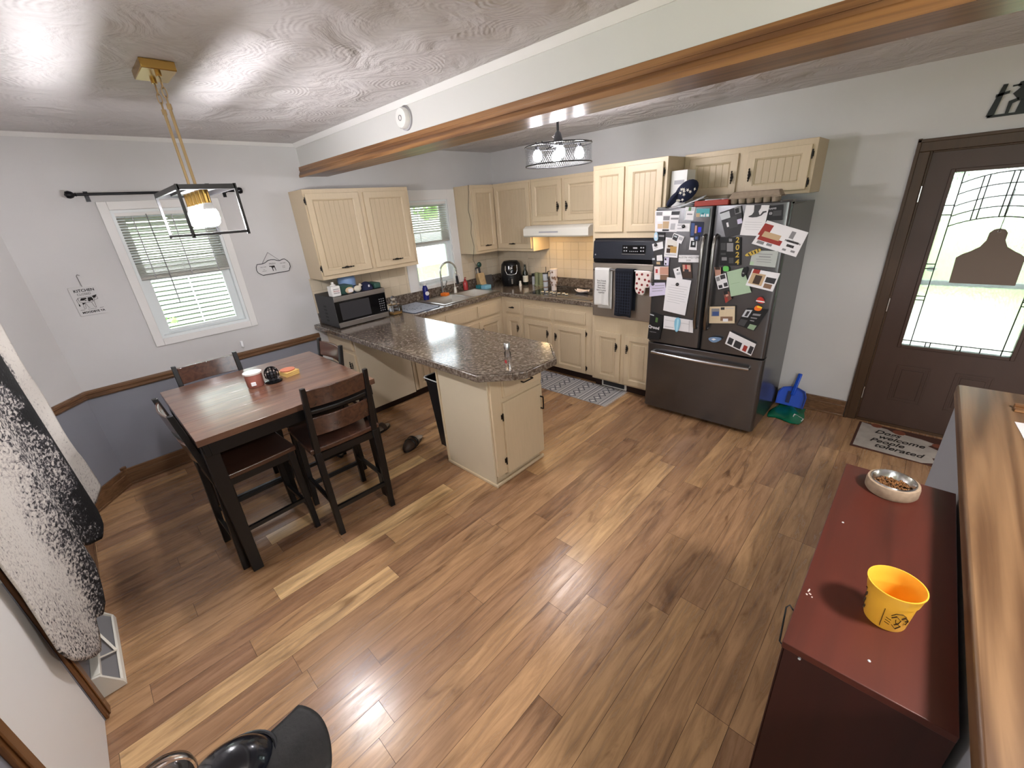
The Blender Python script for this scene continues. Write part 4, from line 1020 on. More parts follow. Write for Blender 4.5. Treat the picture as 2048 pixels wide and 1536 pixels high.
PAPERS=[
('label_sheet', 'large sheet crowded with small pale tags and labels, top left of fridge door', 'sheet', [(2.66, 1.748), (2.862, 1.742), (2.845, 1.589), (2.667, 1.593)], 'pw', [('grey', 0.05, 0.05, 0.3, 0.22), ('pw2', 0.34, 0.04, 0.64, 0.2), ('char', 0.67, 0.03, 0.99, 0.2), ('grey', 0.67, 0.33, 0.99, 0.42), ('tan', 0.35, 0.5, 0.62, 0.85), ('tan2', 0.12, 0.62, 0.33, 0.85), ('grey', 0.35, 0.25, 0.62, 0.45), ('pw2', 0.1, 0.27, 0.33, 0.5), ('char', 0.35, 0.88, 0.65, 0.97), ('grey2', 0.7, 0.6, 0.9, 0.9)]),
('appointment_card', 'white card with a round black magnet, right of the sheet of labels', 'card', [(2.844, 1.65), (2.944, 1.647), (2.946, 1.59), (2.845, 1.592)], 'pw', [('grey2', 0.05, 0.1, 0.45, 0.3), ('grey2', 0.05, 0.55, 0.5, 0.7)]),
('round_card', 'round white card with dark top ribbon near the fridge door top', 'card', [(2.9, 1.766), (2.975, 1.762), (2.968, 1.668), (2.897, 1.673)], 'silver', [('pw', 0.12, 0.3, 0.92, 0.95), ('green', 0.35, 0.02, 0.6, 0.3), ('pw', 0.02, 0.0, 0.3, 0.25), ('grey', 0.25, 0.5, 0.8, 0.6)]),
('beach_postcard', 'teal postcard with a tan strip, top right of the left fridge door', 'postcard', [(2.985, 1.749), (3.08, 1.746), (3.083, 1.689), (2.986, 1.692)], 'teal', [('tan', 0.0, 0.55, 0.28, 1.0), ('pw', 0.35, 0.7, 0.5, 0.95), ('pw', 0.55, 0.6, 0.66, 0.98), ('tealdark', 0.4, 0.5, 0.6, 0.72), ('pw', 0.75, 0.65, 0.95, 0.97)]),
('blue_photo', 'dark navy photo with a bright blue spot on the left fridge door', 'photo', [(2.951, 1.662), (3.049, 1.655), (3.047, 1.553), (2.954, 1.547)], 'navy', [('blue', 0.6, 0.35, 0.85, 0.7), ('skin', 0.35, 0.25, 0.5, 0.75), ('blue2', 0.05, 0.1, 0.3, 0.9)]),
('navy_badge', 'round navy badge magnet hanging over a small photo', 'magnet', [(2.987, 1.565), (3.027, 1.565), (3.027, 1.519), (2.986, 1.521)], 'navy', [('blue2', 0.25, 0.25, 0.75, 0.7)]),
('snapshot', 'small white bordered snapshot of a dark figure below navy badge', 'photo', [(2.959, 1.546), (3.011, 1.542), (3.015, 1.454), (2.955, 1.457)], 'pw', [('black', 0.15, 0.25, 0.85, 0.78), ('silver', 0.4, 0.35, 0.65, 0.6)]),
('penguin_magnet', 'small pale blue figure magnet at the left fridge edge', 'magnet', [(2.667, 1.591), (2.696, 1.591), (2.705, 1.521), (2.666, 1.525)], 'paleblue', [('pw', 0.25, 0.3, 0.75, 0.6)]),
('dark_card', 'black card with faint grey lettering beside the pale blue figure', 'card', [(2.7, 1.587), (2.753, 1.585), (2.754, 1.525), (2.704, 1.528)], 'black', [('grey', 0.05, 0.3, 0.9, 0.55)]),
('business_card', 'tilted white card with a round black magnet at left fridge edge', 'card', [(2.652, 1.498), (2.741, 1.518), (2.749, 1.465), (2.665, 1.443)], 'pw', [('grey2', 0.1, 0.3, 0.55, 0.42), ('grey2', 0.1, 0.6, 0.5, 0.7)]),
('dog_postcard', 'white bordered postcard with a brown dog and barn picture', 'postcard', [(2.765, 1.55), (2.875, 1.538), (2.871, 1.395), (2.76, 1.4)], 'pw', [('pale', 0.12, 0.08, 0.88, 0.75), ('brown', 0.2, 0.38, 0.6, 0.5), ('tan3', 0.4, 0.42, 0.88, 0.76), ('darkbrown', 0.15, 0.55, 0.42, 0.78), ('grey2', 0.1, 0.85, 0.9, 0.9)]),
('car_snapshot', 'tilted black and white snapshot overlapping the dog postcard', 'photo', [(2.828, 1.582), (2.913, 1.553), (2.893, 1.499), (2.813, 1.535)], 'pw', [('char', 0.05, 0.15, 0.5, 0.95), ('silver', 0.12, 0.3, 0.4, 0.5), ('grey2', 0.58, 0.2, 0.95, 0.6)]),
('cow_photo', 'photo of a black and white animal at the left fridge edge', 'photo', [(2.66, 1.403), (2.745, 1.416), (2.757, 1.337), (2.664, 1.341)], 'char', [('pw', 0.45, 0.0, 1.0, 0.6), ('silver', 0.0, 0.25, 0.25, 0.5), ('tan', 0.4, 0.72, 0.75, 1.0)]),
('name_strip', 'white name strip with grey capital letters and year', 'name strip', [(2.882, 1.416), (3.038, 1.418), (3.04, 1.364), (2.883, 1.362)], 'pw', []),
('bouquet_photo', 'dark photo with a pink flower shape under the name strip', 'photo', [(2.909, 1.354), (2.986, 1.355), (3.003, 1.241), (2.927, 1.244)], 'darkbrown', [('skin', 0.1, 0.1, 0.9, 0.55), ('red2', 0.35, 0.1, 0.55, 0.45), ('char', 0.25, 0.4, 0.7, 0.6)]),
('pup_photo', 'narrow grey snapshot of a spotted pup right of the cow photo', 'photo', [(2.764, 1.396), (2.806, 1.395), (2.805, 1.331), (2.767, 1.334)], 'lilac', [('black', 0.1, 0.1, 0.45, 0.35), ('pw', 0.2, 0.45, 0.6, 0.65), ('black', 0.2, 0.68, 0.5, 0.9)]),
('family_photo', 'pink and white family photo at left fridge edge above lilac note', 'photo', [(2.684, 1.321), (2.806, 1.326), (2.813, 1.218), (2.691, 1.216)], 'pinkw', [('skin', 0.4, 0.05, 1.0, 0.6), ('red2', 0.1, 0.2, 0.25, 0.5), ('brown2', 0.42, 0.62, 1.0, 1.0), ('pw', 0.02, 0.65, 0.4, 1.0)]),
('reminder_card', 'small white tilted card pinned above the long white letter', 'card', [(2.846, 1.308), (2.898, 1.326), (2.93, 1.234), (2.878, 1.222)], 'pw', [('char', 0.45, 0.12, 0.7, 0.25), ('grey2', 0.3, 0.4, 0.9, 0.6)]),
('lilac_note', 'lilac handwritten note with a round magnet, left fridge edge', 'note', [(2.654, 1.184), (2.787, 1.196), (2.806, 1.097), (2.658, 1.069)], 'lilac', [('grey', 0.35, 0.2, 0.95, 0.24), ('grey', 0.15, 0.4, 0.9, 0.44), ('grey', 0.15, 0.6, 0.8, 0.64)]),
('letter', 'long white handwritten letter, largest sheet on the left fridge door', 'letter', [(2.801, 1.241), (3.0, 1.226), (2.976, 0.941), (2.788, 0.964)], 'pw', [('grey2', 0.2, 0.2, 0.9, 0.21), ('grey2', 0.1, 0.27, 0.9, 0.28), ('grey2', 0.1, 0.34, 0.8, 0.35), ('grey2', 0.15, 0.41, 0.9, 0.42), ('grey2', 0.1, 0.48, 0.9, 0.49), ('grey2', 0.1, 0.55, 0.85, 0.56), ('grey2', 0.15, 0.62, 0.9, 0.63), ('grey2', 0.1, 0.69, 0.7, 0.7)]),
('gift_pouch', 'black pouch card with a green emblem, bottom left fridge door', 'pouch', [(2.675, 0.934), (2.798, 0.912), (2.772, 0.698), (2.663, 0.694)], 'black', [('green', 0.45, 0.12, 0.62, 0.3), ('silver', 0.0, 0.05, 0.3, 0.09)]),
('envelope', 'white folded envelope held by a blue clip', 'envelope', [(2.8, 0.92), (3.046, 0.91), (3.055, 0.805), (2.801, 0.81)], 'pw', [('grey2', 0.05, 0.3, 0.4, 0.33), ('grey2', 0.05, 0.8, 0.35, 0.85), ('grey2', 0.86, 0.1, 0.88, 0.98), ('grey2', 0.55, 0.35, 0.88, 0.38)]),
('bag_clip', 'pale blue clip magnet holding the folded envelope', 'clip', [(2.892, 0.918), (2.951, 0.918), (2.937, 0.796), (2.902, 0.796)], 'clip', [('clip2', 0.4, 0.1, 0.7, 0.9)]),
('save_card', 'grey tilted save card with two photos, top left of the right fridge door', 'card', [(3.156, 1.714), (3.289, 1.756), (3.334, 1.571), (3.216, 1.545)], 'char', [('silver', 0.0, 0.05, 0.45, 0.3), ('grey', 0.7, 0.0, 1.0, 0.25), ('black', 0.72, 0.05, 0.9, 0.22), ('pw', 0.2, 0.45, 0.5, 0.62), ('lilac', 0.75, 0.45, 0.98, 0.62), ('char2', 0.3, 0.3, 0.75, 0.7)]),
('boot_letter', 'white letter sheet with a grey cowboy boot picture', 'letter', [(3.324, 1.755), (3.468, 1.748), (3.452, 1.552), (3.31, 1.562)], 'pw', [('grey2', 0.12, 0.55, 0.85, 0.56), ('grey2', 0.12, 0.63, 0.9, 0.64), ('grey2', 0.12, 0.71, 0.85, 0.72), ('grey2', 0.2, 0.79, 0.8, 0.8)]),
('rodeo_card', 'black card with faint letters at the top right of fridge door', 'card', [(3.472, 1.741), (3.548, 1.748), (3.557, 1.652), (3.469, 1.652)], 'black', [('grey', 0.0, 0.15, 0.5, 0.22), ('grey', 0.05, 0.45, 0.25, 0.6), ('char2', 0.3, 0.35, 0.9, 0.7)]),
('auction_flyer', 'large tilted white flyer with a red cattle picture, right door edge', 'flyer', [(3.468, 1.654), (3.716, 1.573), (3.673, 1.419), (3.393, 1.504)], 'pw', [('red3', 0.0, 0.12, 0.22, 0.6), ('tan', 0.1, 0.4, 0.5, 0.62), ('red3', 0.05, 0.58, 0.58, 0.78), ('grey', 0.08, 0.8, 0.24, 0.92), ('grey', 0.3, 0.8, 0.42, 0.9), ('grey', 0.66, 0.12, 0.76, 0.4), ('charflat', 0.66, 0.46, 0.92, 0.54), ('charflat', 0.7, 0.62, 0.86, 0.72), ('grey', 0.66, 0.82, 0.74, 0.9), ('grey', 0.84, 0.8, 0.93, 0.88)]),
('graduate_collage', 'dark collage card with photos and the year in gold', 'card', [(3.176, 1.548), (3.317, 1.546), (3.34, 1.353), (3.2, 1.348)], 'black', [('grey', 0.45, 0.05, 0.6, 0.15), ('char2', 0.05, 0.2, 0.3, 0.45), ('grey', 0.35, 0.2, 0.66, 0.5), ('char2', 0.05, 0.55, 0.3, 0.62), ('grey', 0.1, 0.7, 0.35, 0.82), ('char2', 0.45, 0.72, 0.68, 0.92)]),
('wheat_magnet', 'gold and black word magnet over the pale note', 'magnet', [(3.355, 1.431), (3.454, 1.48), (3.464, 1.449), (3.376, 1.412)], 'goldblack', [('black', 0.2, 0.2, 0.28, 0.9), ('black', 0.42, 0.1, 0.48, 0.8), ('black', 0.6, 0.2, 0.68, 0.9), ('black', 0.8, 0.0, 0.85, 0.8)]),
('sage_note', 'pale grey note with green leaves, under the large flyer', 'note', [(3.407, 1.459), (3.567, 1.456), (3.564, 1.347), (3.401, 1.359)], 'pale2', [('grey', 0.2, 0.2, 0.8, 0.24), ('grey', 0.3, 0.36, 0.75, 0.42), ('grey', 0.2, 0.55, 0.8, 0.58), ('sage', 0.0, 0.75, 0.15, 1.0), ('grey', 0.25, 0.7, 0.8, 0.73)]),
('baby_photo', 'narrow photo of a child above a white photo strip', 'photo', [(3.164, 1.335), (3.21, 1.335), (3.217, 1.278), (3.178, 1.271)], 'skin', [('darkbrown', 0.1, 0.0, 0.9, 0.3)]),
('green_magnet', 'round green magnet at the corner of the sage green sheet', 'magnet', [(3.225, 1.347), (3.264, 1.346), (3.27, 1.309), (3.229, 1.309)], 'green2', []),
('photo_strip', 'white strip of four small photos beside the sage green sheet', 'photo strip', [(3.176, 1.268), (3.249, 1.296), (3.283, 1.195), (3.211, 1.173)], 'pw', [('char', 0.45, 0.05, 0.9, 0.35), ('grey', 0.05, 0.1, 0.38, 0.4), ('char', 0.1, 0.72, 0.45, 0.95), ('char', 0.6, 0.65, 0.95, 0.92)]),
('sage_sheet', 'plain sage green sheet in the middle of the right fridge door', 'sheet', [(3.255, 1.304), (3.364, 1.338), (3.44, 1.168), (3.307, 1.126)], 'sage', [('sage2', 0.1, 0.5, 0.6, 0.52)]),
('dark_magnet', 'long black magnet holding the sage green sheet', 'magnet', [(3.363, 1.345), (3.398, 1.342), (3.382, 1.27), (3.355, 1.278)], 'black', [('grey', 0.2, 0.55, 0.6, 0.68)]),
('christmas_card', 'white card with a family photo and a round picture, right door', 'card', [(3.426, 1.334), (3.6, 1.31), (3.574, 1.183), (3.395, 1.217)], 'pw', [('tan', 0.05, 0.2, 0.55, 0.85), ('darkbrown', 0.2, 0.3, 0.45, 0.8), ('char', 0.6, 0.3, 0.95, 0.6), ('brown2', 0.62, 0.65, 0.9, 0.9), ('red3', 0.05, 0.0, 0.3, 0.22)]),
('boy_photo', 'photo cutout of a person in red with dark hair', 'photo', [(3.247, 1.161), (3.291, 1.164), (3.316, 1.11), (3.277, 1.072)], 'darkskin', [('black', 0.05, 0.0, 0.7, 0.3), ('red3', 0.0, 0.55, 0.45, 0.95), ('skin', 0.3, 0.3, 0.7, 0.5)]),
('thank_you_card', 'cream card with two small photos, lower left of the right door', 'card', [(3.164, 1.036), (3.346, 1.058), (3.359, 0.928), (3.174, 0.905)], 'cream', [('grey', 0.08, 0.12, 0.4, 0.58), ('blue2', 0.12, 0.3, 0.38, 0.55), ('char', 0.45, 0.05, 0.6, 0.2), ('grey2', 0.65, 0.1, 0.95, 0.14), ('brown2', 0.45, 0.6, 0.92, 0.85), ('pw', 0.55, 0.72, 0.75, 0.9)]),
('red_truck_magnet', 'small red and white cap shaped magnet on the right fridge door', 'magnet', [(3.486, 1.139), (3.521, 1.142), (3.543, 1.093), (3.479, 1.101)], 'red', [('pw', 0.0, 0.6, 1.0, 0.8)]),
('orange_magnet', 'orange and yellow magnet above the dark graduation card', 'magnet', [(3.483, 1.082), (3.527, 1.07), (3.52, 1.038), (3.472, 1.043)], 'orange', [('yellow', 0.3, 0.0, 1.0, 0.35)]),
('graduation_card', 'dark tilted graduation card with several black and white photos', 'card', [(3.42, 1.042), (3.57, 1.051), (3.5, 0.889), (3.373, 0.919)], 'black', [('silver', 0.02, 0.02, 0.32, 0.45), ('char', 0.12, 0.1, 0.25, 0.4), ('grey', 0.45, 0.2, 0.8, 0.3), ('grey', 0.45, 0.4, 0.75, 0.46), ('grey', 0.5, 0.55, 0.7, 0.6), ('char2', 0.05, 0.6, 0.4, 0.95), ('sage2', 0.6, 0.75, 0.95, 0.98)]),
('fish_magnet', 'blue grey fish shaped magnet low on the right fridge door', 'magnet', [(3.17, 0.782), (3.227, 0.804), (3.299, 0.799), (3.229, 0.745)], 'fish', [('pw', 0.3, 0.3, 0.6, 0.6)]),
('strip_card', 'curved white card with a row of four small photos at the bottom', 'photo strip', [(3.334, 0.862), (3.527, 0.792), (3.506, 0.695), (3.312, 0.759)], 'pw', [('char', 0.06, 0.4, 0.24, 0.9), ('char', 0.3, 0.4, 0.56, 0.92), ('red3', 0.64, 0.45, 0.78, 0.9), ('char', 0.84, 0.3, 0.98, 0.9)]),
]
# ------------------------------------------------------------ fridge
c = thing('fridge', 'dark stainless french door fridge covered in cards and magnets', 'fridge', (3.12, -0.42, 0))
MB().box(2.668, 3.585, -0.725, -0.06, 0.03, 1.745).build('fridge_body', 'fridge_body', c, bev=0.004)
MB().box(2.69, 3.56, -0.70, -0.10, 0.0, 0.03).build('base_grille', 'black_plastic', c)
def fdoor(name, x0, x1, z0, z1):
    pr = [(x0, -0.735), (x0, -0.800), (x0+0.012, -0.816), (x0+0.03, -0.820), (x1-0.03, -0.820), (x1-0.012, -0.816), (x1, -0.800), (x1, -0.735)]
    return MB().prism(pr, z0, z1).build(name, 'fridge_front', c, bev=0.003)
dl = fdoor('door', 2.658, 3.104, 0.674, 1.762); dr = fdoor('door', 3.112, 3.590, 0.674, 1.762); dd = fdoor('freezer_drawer', 2.658, 3.590, 0.045, 0.660)
for par, x in ((dl, 3.070), (dr, 3.150)):
    pts = [(x, -0.820, 1.560), (x, -0.850, 1.552), (x, -0.868, 1.50)]+[(x, -0.870, z) for z in (1.35, 1.2, 1.05)]+[(x, -0.868, 0.91), (x, -0.850, 0.858), (x, -0.820, 0.850)]
    MB().tube(pts, 0.0135, 10).build('handle', 'handle_steel', par)
pts = [(2.722+0.78*i/14, -0.855-0.02*sin(pi*i/14), 0.588-0.0*i) for i in range(15)]
MB().tube([(2.722, -0.82, 0.588)]+pts+[(3.502, -0.82, 0.588)], 0.0125, 10).build('handle', 'steel_bright', dd)
for x in (2.70, 3.555): MB().box(x-0.035, x+0.035, -0.80, -0.70, 1.745, 1.772).build('hinge_cover', 'fridge_body', c, bev=0.003)

def bil(q, u, v):
    (ax, az), (bx, bz), (cx, cz), (dx, dz) = q
    return (ax*(1-u)*(1-v)+bx*u*(1-v)+cx*u*v+dx*(1-u)*v, az*(1-u)*(1-v)+bz*u*(1-v)+cz*u*v+dz*(1-u)*v)
pobj = {}
for k, (nm, lb, ct, q, col, det) in enumerate(PAPERS):
    n_mag = 'magnet' in nm or nm in ('bag_clip', 'navy_badge')
    lay = 0.8212+0.00055*k
    t = 0.010 if n_mag else 0.0007
    if n_mag: lay = 0.8212+0.0004*k
    cx = sum(p[0] for p in q)/4; cz = sum(p[1] for p in q)/4
    root = thing(nm, lb, ct, (cx, -lay, cz), group='cards and magnets on the fridge')
    if n_mag:
        pts = []
        for i in range(16):
            a = 2*pi*i/16; m_ = 0.5; e = 0.62 if nm in ('green_magnet', 'navy_badge') else 0.85
            u, v = 0.5+0.5*math.copysign(abs(cos(a))**e, cos(a)), 0.5+0.5*math.copysign(abs(sin(a))**e, sin(a))
            pts.append(bil(q, u, v))
    else:
        pts = []
        for i in range(5): pts.append(bil(q, i/4, 0))
        for i in range(1, 5): pts.append(bil(q, 1, i/4))
        for i in range(1, 5): pts.append(bil(q, 1-i/4, 1))
        for i in range(1, 4): pts.append(bil(q, 0, 1-i/4))
    mb = MB().hexa([(x, -lay, z) for x, z in pts], [(x, -lay-t, z) for x, z in pts])
    b_ = mb.build('backing', col, root, smooth=False)
    bycol = {}
    for d_ in det: bycol.setdefault(d_[0], []).append(d_[1:])
    for j, (cc, rects) in enumerate(bycol.items()):
        mb = MB()
        for (u0, v0, u1, v1) in rects:
            pp = [bil(q, u, v) for u, v in ((u0, v0), (u1, v0), (u1, v1), (u0, v1))]
            yy = -lay-t-0.00008*(j+1)
            mb.hexa([(x, yy+0.00006, z) for x, z in pp], [(x, yy, z) for x, z in pp])
        mb.build('printed_area', cc, b_, smooth=False)
    pobj[nm] = (root, b_, q, lay+t)
def on_paper(nm, s, u, v, size, matn, depth=0.0001, **k):
    root, b_, q, y = pobj[nm]
    p = bil(q, u, v); a = bil(q, 0, v); b = bil(q, 1, v); c_ = bil(q, u, 1); d_ = bil(q, u, 0)
    return text_part(s, 'lettering', matn, b_, (p[0], -y-0.0006, p[1]), (b[0]-a[0], 0, b[1]-a[1]), (d_[0]-c_[0], 0, d_[1]-c_[1]), size, depth=depth, **k)
on_paper('name_strip', 'AUSTIN WESTON', 0.5, 0.33, 0.020, 'ink_soft'); on_paper('name_strip', '2024', 0.5, 0.74, 0.018, 'ink_soft')
for i, ch in enumerate('2024'): on_paper('graduate_collage', ch, 0.86, 0.10+0.26*i, 0.052, 'goldblack', bold=0.001)
on_paper('gift_pouch', 'Qrood', 0.40, 0.52, 0.036, 'pw', bold=0.001)
on_paper('gift_pouch', 'congratulations', 0.38, 0.70, 0.010, 'grey2')
on_paper('rodeo_card', 'RAMS', 0.22, 0.20, 0.018, 'grey2'); on_paper('rodeo_card', 'O', 0.14, 0.52, 0.024, 'grey2')
on_paper('auction_flyer', 'THE', 0.77, 0.44, 0.007, 'ink'); on_paper('auction_flyer', 'PRODUCTION', 0.79, 0.51, 0.015, 'ink', bold=0.0004); on_paper('auction_flyer', 'SALE', 0.79, 0.68, 0.020, 'ink', bold=0.0006)
on_paper('dog_postcard', 'HOWDY', 0.42, 0.42, 0.012, 'ink')
# grey cowboy boot drawn on the letter
root, b_, q, y = pobj['boot_letter']
bt = [(0.36, 0.0), (0.66, 0.0), (0.66, 0.10), (0.60, 0.2), (0.66, 0.30), (0.70, 0.31), (0.78, 0.20), (0.92, 0.18), (0.95, 0.22), (0.84, 0.25), (0.76, 0.33), (0.58, 0.385), (0.40, 0.40), (0.22, 0.39), (0.21, 0.36), (0.34, 0.31), (0.40, 0.22)]
tri = MB(); P2 = [bil(q, u, v) for u, v in bt]
tri.hexa([(x, -y-0.0004, z) for x, z in P2], [(x, -y-0.0009, z) for x, z in P2]); tri.build('boot_picture', 'char2', b_, smooth=False)
# round black magnets
for nm, x, z, lb in (('appointment_card', 2.898, 1.628, 'round black magnet on the white card beside the sheet of labels'), ('business_card', 2.684, 1.492, 'round black magnet on the tilted card at the left fridge edge'),
                     ('letter', 2.892, 1.189, 'round black magnet at the top of the long white letter'), ('lilac_note', 2.683, 1.178, 'round black magnet at the top of the lilac note')):
    yl = pobj[nm][3]+0.0008
    r_ = thing('round_magnet', lb, 'magnet', (x, -yl, z), group='cards and magnets on the fridge')
    MB().lathe([(0.0001, 0), (0.013, 0), (0.013, 0.005), (0.010, 0.007), (0.0001, 0.007)], (x, -yl, z), n=18, axis=(0, -1, 0)).build('disc', 'black', r_)
    MB().box(x-0.006, x+0.006, -yl-0.0078, -yl-0.007, z-0.0015, z+0.0015).build('print', 'grey', r_)

# things lying on the fridge
c = thing('cardboard_box', 'tall white carton standing on the fridge beside the tall cabinet', 'box', (2.745, -0.52, 1.748))
MB().box(2.672, 2.80, -0.60, -0.44, 1.748, 2.03).build('carton', 'trim_white', c, bev=0.002)
MB().box(2.70, 2.78, -0.6008, -0.60, 1.93, 1.96).build('faint_print', 'grey2', c)
c = thing('starred_cap', 'navy cloth cap with pale stars lying on the fridge', 'cap', (2.79, -0.68, 1.75))
def capf(u, v):
    a = 2*pi*u; e = pi/2*v
    return Vector((0.075*cos(a)*cos(e), 0.12*sin(a)*cos(e), 0.055*sin(e)))
T = Matrix.Translation((2.83, -0.66, 1.875)) @ Matrix.Rotation(radians(-40), 4, 'Y') @ Matrix.Rotation(radians(12), 4, 'X')
mb = MB().ball((0, 0, 0), 0.10, 18, sc=(1.0, 0.75, 0.66), T=T)
T2 = Matrix.Translation((2.750, -0.70, 1.826)) @ Matrix.Rotation(radians(-48), 4, 'Y')
mb.ball((0, 0, 0), 0.075, 14, sc=(1.0, 0.7, 0.35), T=T2)
mb.build('cap_cloth', 'flag_navy', c)
rs = random.Random(9); mb = MB()
for k in range(13):
    u = rs.uniform(-.8, .8); w_ = rs.uniform(-.6, .6)
    if u*u+w_*w_ > .85: continue
    xl, zl = u*0.10, w_*0.042
    yl = -0.075*sqrt(max(0.02, 1-u*u-w_*w_))
    zl = zl*1.5; ce = Vector((xl, yl-0.0015, zl)); st = []
    for i in range(10):
        rr_ = 0.014 if i % 2 == 0 else 0.006; a = pi/2+i*pi/5; st.append(ce+Vector((rr_*cos(a), 0, rr_*sin(a))))
    mb.hexa([T @ p for p in st], [T @ (p+Vector((0, -0.0015, 0))) for p in st])
mb.build('star_print', 'flag_star', c, smooth=False)
c = thing('paper_stack', 'loose stack of white papers sliding on the fridge top in front of the cap', 'papers', (2.86, -0.70, 1.765))
for i, (dx, rz, rx, ry) in enumerate(((0, 8, 3, -4), (0.01, 2, 4, -9), (0.025, -6, 3, -14), (0.03, 12, 5, -20))):
    T = Matrix.Translation((2.855+dx, -0.705, 1.772+0.006*i)) @ Matrix.Rotation(radians(rz), 4, 'Z') @ Matrix.Rotation(radians(ry), 4, 'Y') @ Matrix.Rotation(radians(rx), 4, 'X')
    MB().box(-0.11, 0.11, -0.08, 0.08, 0, 0.002+0.001*i, T=T).build('sheet', 'pw' if i % 2 == 0 else 'silver', c)
c = thing('serving_tray', 'shallow red tray on the fridge top', 'tray', (3.05, -0.62, 1.748))
MB().box(2.95, 3.19, -0.78, -0.45, 1.7625, 1.770).box(2.95, 3.19, -0.79, -0.78, 1.7625, 1.80).box(2.95, 2.96, -0.78, -0.45, 1.7625, 1.80).box(3.18, 3.19, -0.78, -0.45, 1.7625, 1.80).box(2.95, 3.19, -0.46, -0.45, 1.7625, 1.80).build('tray_body', 'tray_red', c, bev=0.004)
o = MB().box(3.0, 3.16, -0.72, -0.55, 1.771, 1.806).build('clear_container', 'lid_clear'); tag(o, 'clear plastic container sitting in the red tray', 'container')
o = MB().ball((3.112, -0.735, 1.787), 0.015).build('bottle_cap', 'black'); tag(o, 'small dark cap lying in the red tray', 'cap')
c = thing('egg_carton', 'grey pulp egg carton on the front edge of the fridge top', 'egg carton', (3.33, -0.70, 1.764))
mb = MB()
for i in range(6):
    for j in range(2):
        x = 3.195+i*0.052+0.012; y = -0.775+j*0.055+0.02
        mb.lathe([(0.012, 0.0), (0.019, 0.004), (0.025, 0.036)], (x+0.01, y, 1.7635), n=10)
mb.box(3.185, 3.515, -0.785, -0.665, 1.798, 1.803)
mb.build('egg_cups', 'carton', c)
mb = MB().hexa([(3.187, -0.783, 1.803), (3.513, -0.783, 1.803), (3.513, -0.667, 1.803), (3.187, -0.667, 1.803)], [(3.205, -0.765, 1.842), (3.495, -0.765, 1.842), (3.495, -0.685, 1.842), (3.205, -0.685, 1.842)])
mb.build('carton_lid', 'carton', c, bev=0.006)

# ------------------------------------------------------------ worktop things
# microwave and what sits on it
c = thing('microwave', 'black and stainless microwave at the wall end of the peninsula', 'microwave', (0.24, -2.33, 0.914))
MB().box(0.04, 0.44, -2.60, -2.075, 0.922, 1.213).build('microwave_body', 'char', c, bev=0.004)
mb = MB()
for x in (0.08, 0.40):
    for y in (-2.57, -2.11): mb.cyl((x, y, 0.914), (x, y, 0.922), 0.012, n=10)
mb.build('feet', 'black_plastic', c)
fd = MB().box(0.44, 0.456, -2.60, -2.075, 0.924, 1.213).build('front_panel', 'black_gloss', c)
MB().box(0.456, 0.462, -2.600, -2.075, 1.168, 1.213).build('top_trim', 'steel', c, bev=0.002)
MB().box(0.456, 0.462, -2.600, -2.075, 0.924, 0.972).build('bottom_trim', 'steel', c, bev=0.002)
MB().box(0.456, 0.4575, -2.555, -2.255, 0.99, 1.15).build('door_window', 'char', fd)
mb = MB()
for i in range(6):
    for j in range(3): mb.box(0.456, 0.4572, -2.155+j*0.022, -2.143+j*0.022, 0.995+i*0.022, 1.003+i*0.022)
mb.build('keypad', 'grey', fd)
mb = MB()
for i in range(5): 
    for j in range(2): mb.box(0.20+j*0.03, 0.222+j*0.03, -2.6012, -2.600, 0.965+i*0.034, 0.982+i*0.034)
mb.build('side_vents', 'black', c)
zt = 1.213
c = thing('milk_jug', 'white canister with printed dark lines on the microwave', 'canister', (0.40, -2.545, zt))
MB().prism([(0.355, -2.592), (0.445, -2.592), (0.448, -2.508), (0.355, -2.508)], zt+.0005, zt+0.095).cyl((0.40, -2.55, zt+0.095), (0.40, -2.55, zt+0.108), 0.03, 0.02, n=14).build('canister_body', 'white_plastic', c, bev=0.008)
MB().cyl((0.40, -2.55, zt+0.108), (0.40, -2.55, zt+0.128), 0.012, n=12).build('lid_knob', 'white_plastic', c)
MB().box(0.449, 0.4495, -2.578, -2.522, zt+0.030, zt+0.034).box(0.449, 0.4495, -2.578, -2.522, zt+0.064, zt+0.068).build('printed_lines', 'ink', c)
text_part('MOOLA', 'lettering', 'red2', c, (0.450, -2.55, zt+0.049), (0, 1, 0), (0, 0, 1), 0.016)
one(MB().box(0.22, 0.40, -2.49, -2.36, zt+.0005, zt+0.075), 'storage_box', 'plastic_green', 'dark green plastic box behind the packages on the microwave', 'box', bev=0.006)
c = thing('snack_package', 'tan snack packet with a white label on the microwave', 'packet', (0.41, -2.40, zt))
mb = MB().ball((0.418, -2.41, zt+0.031), 0.05, 14, sc=(0.34, 0.85, 0.6)); mb.build('packet', 'tan2', c); MB().box(0.4352, 0.437, -2.43, -2.385, zt+0.015, zt+0.048).build('label', 'pw', c)
c = thing('snack_package', 'cream snack packet with twisted top, right one of the two on the microwave', 'packet', (0.41, -2.32, zt))
mb = MB().ball((0.41, -2.325, zt+0.031), 0.05, 14, sc=(0.45, 0.78, 0.6)).tube([(0.41, -2.30, zt+0.05), (0.415, -2.285, zt+0.068)], [0.012, 0.018], 8); mb.build('packet', 'label_cream', c)
one(MB().lathe([(0.0001, 0.0005), (0.080, 0.0005), (0.088, 0.10), (0.078, 0.128), (0.0001, 0.132)], (0.135, -2.29, zt), n=24), 'plastic_tub', 'tub_blue', 'light blue plastic tub at the back of the microwave', 'tub')
c = thing('baseball_cap', 'dark navy baseball cap with small white marks on the microwave', 'cap', (0.38, -2.21, zt))
MB().dome((0.37, -2.215, zt+0.002), 0.066, 0.066, 0.075).build('crown', 'hat_navy', c)
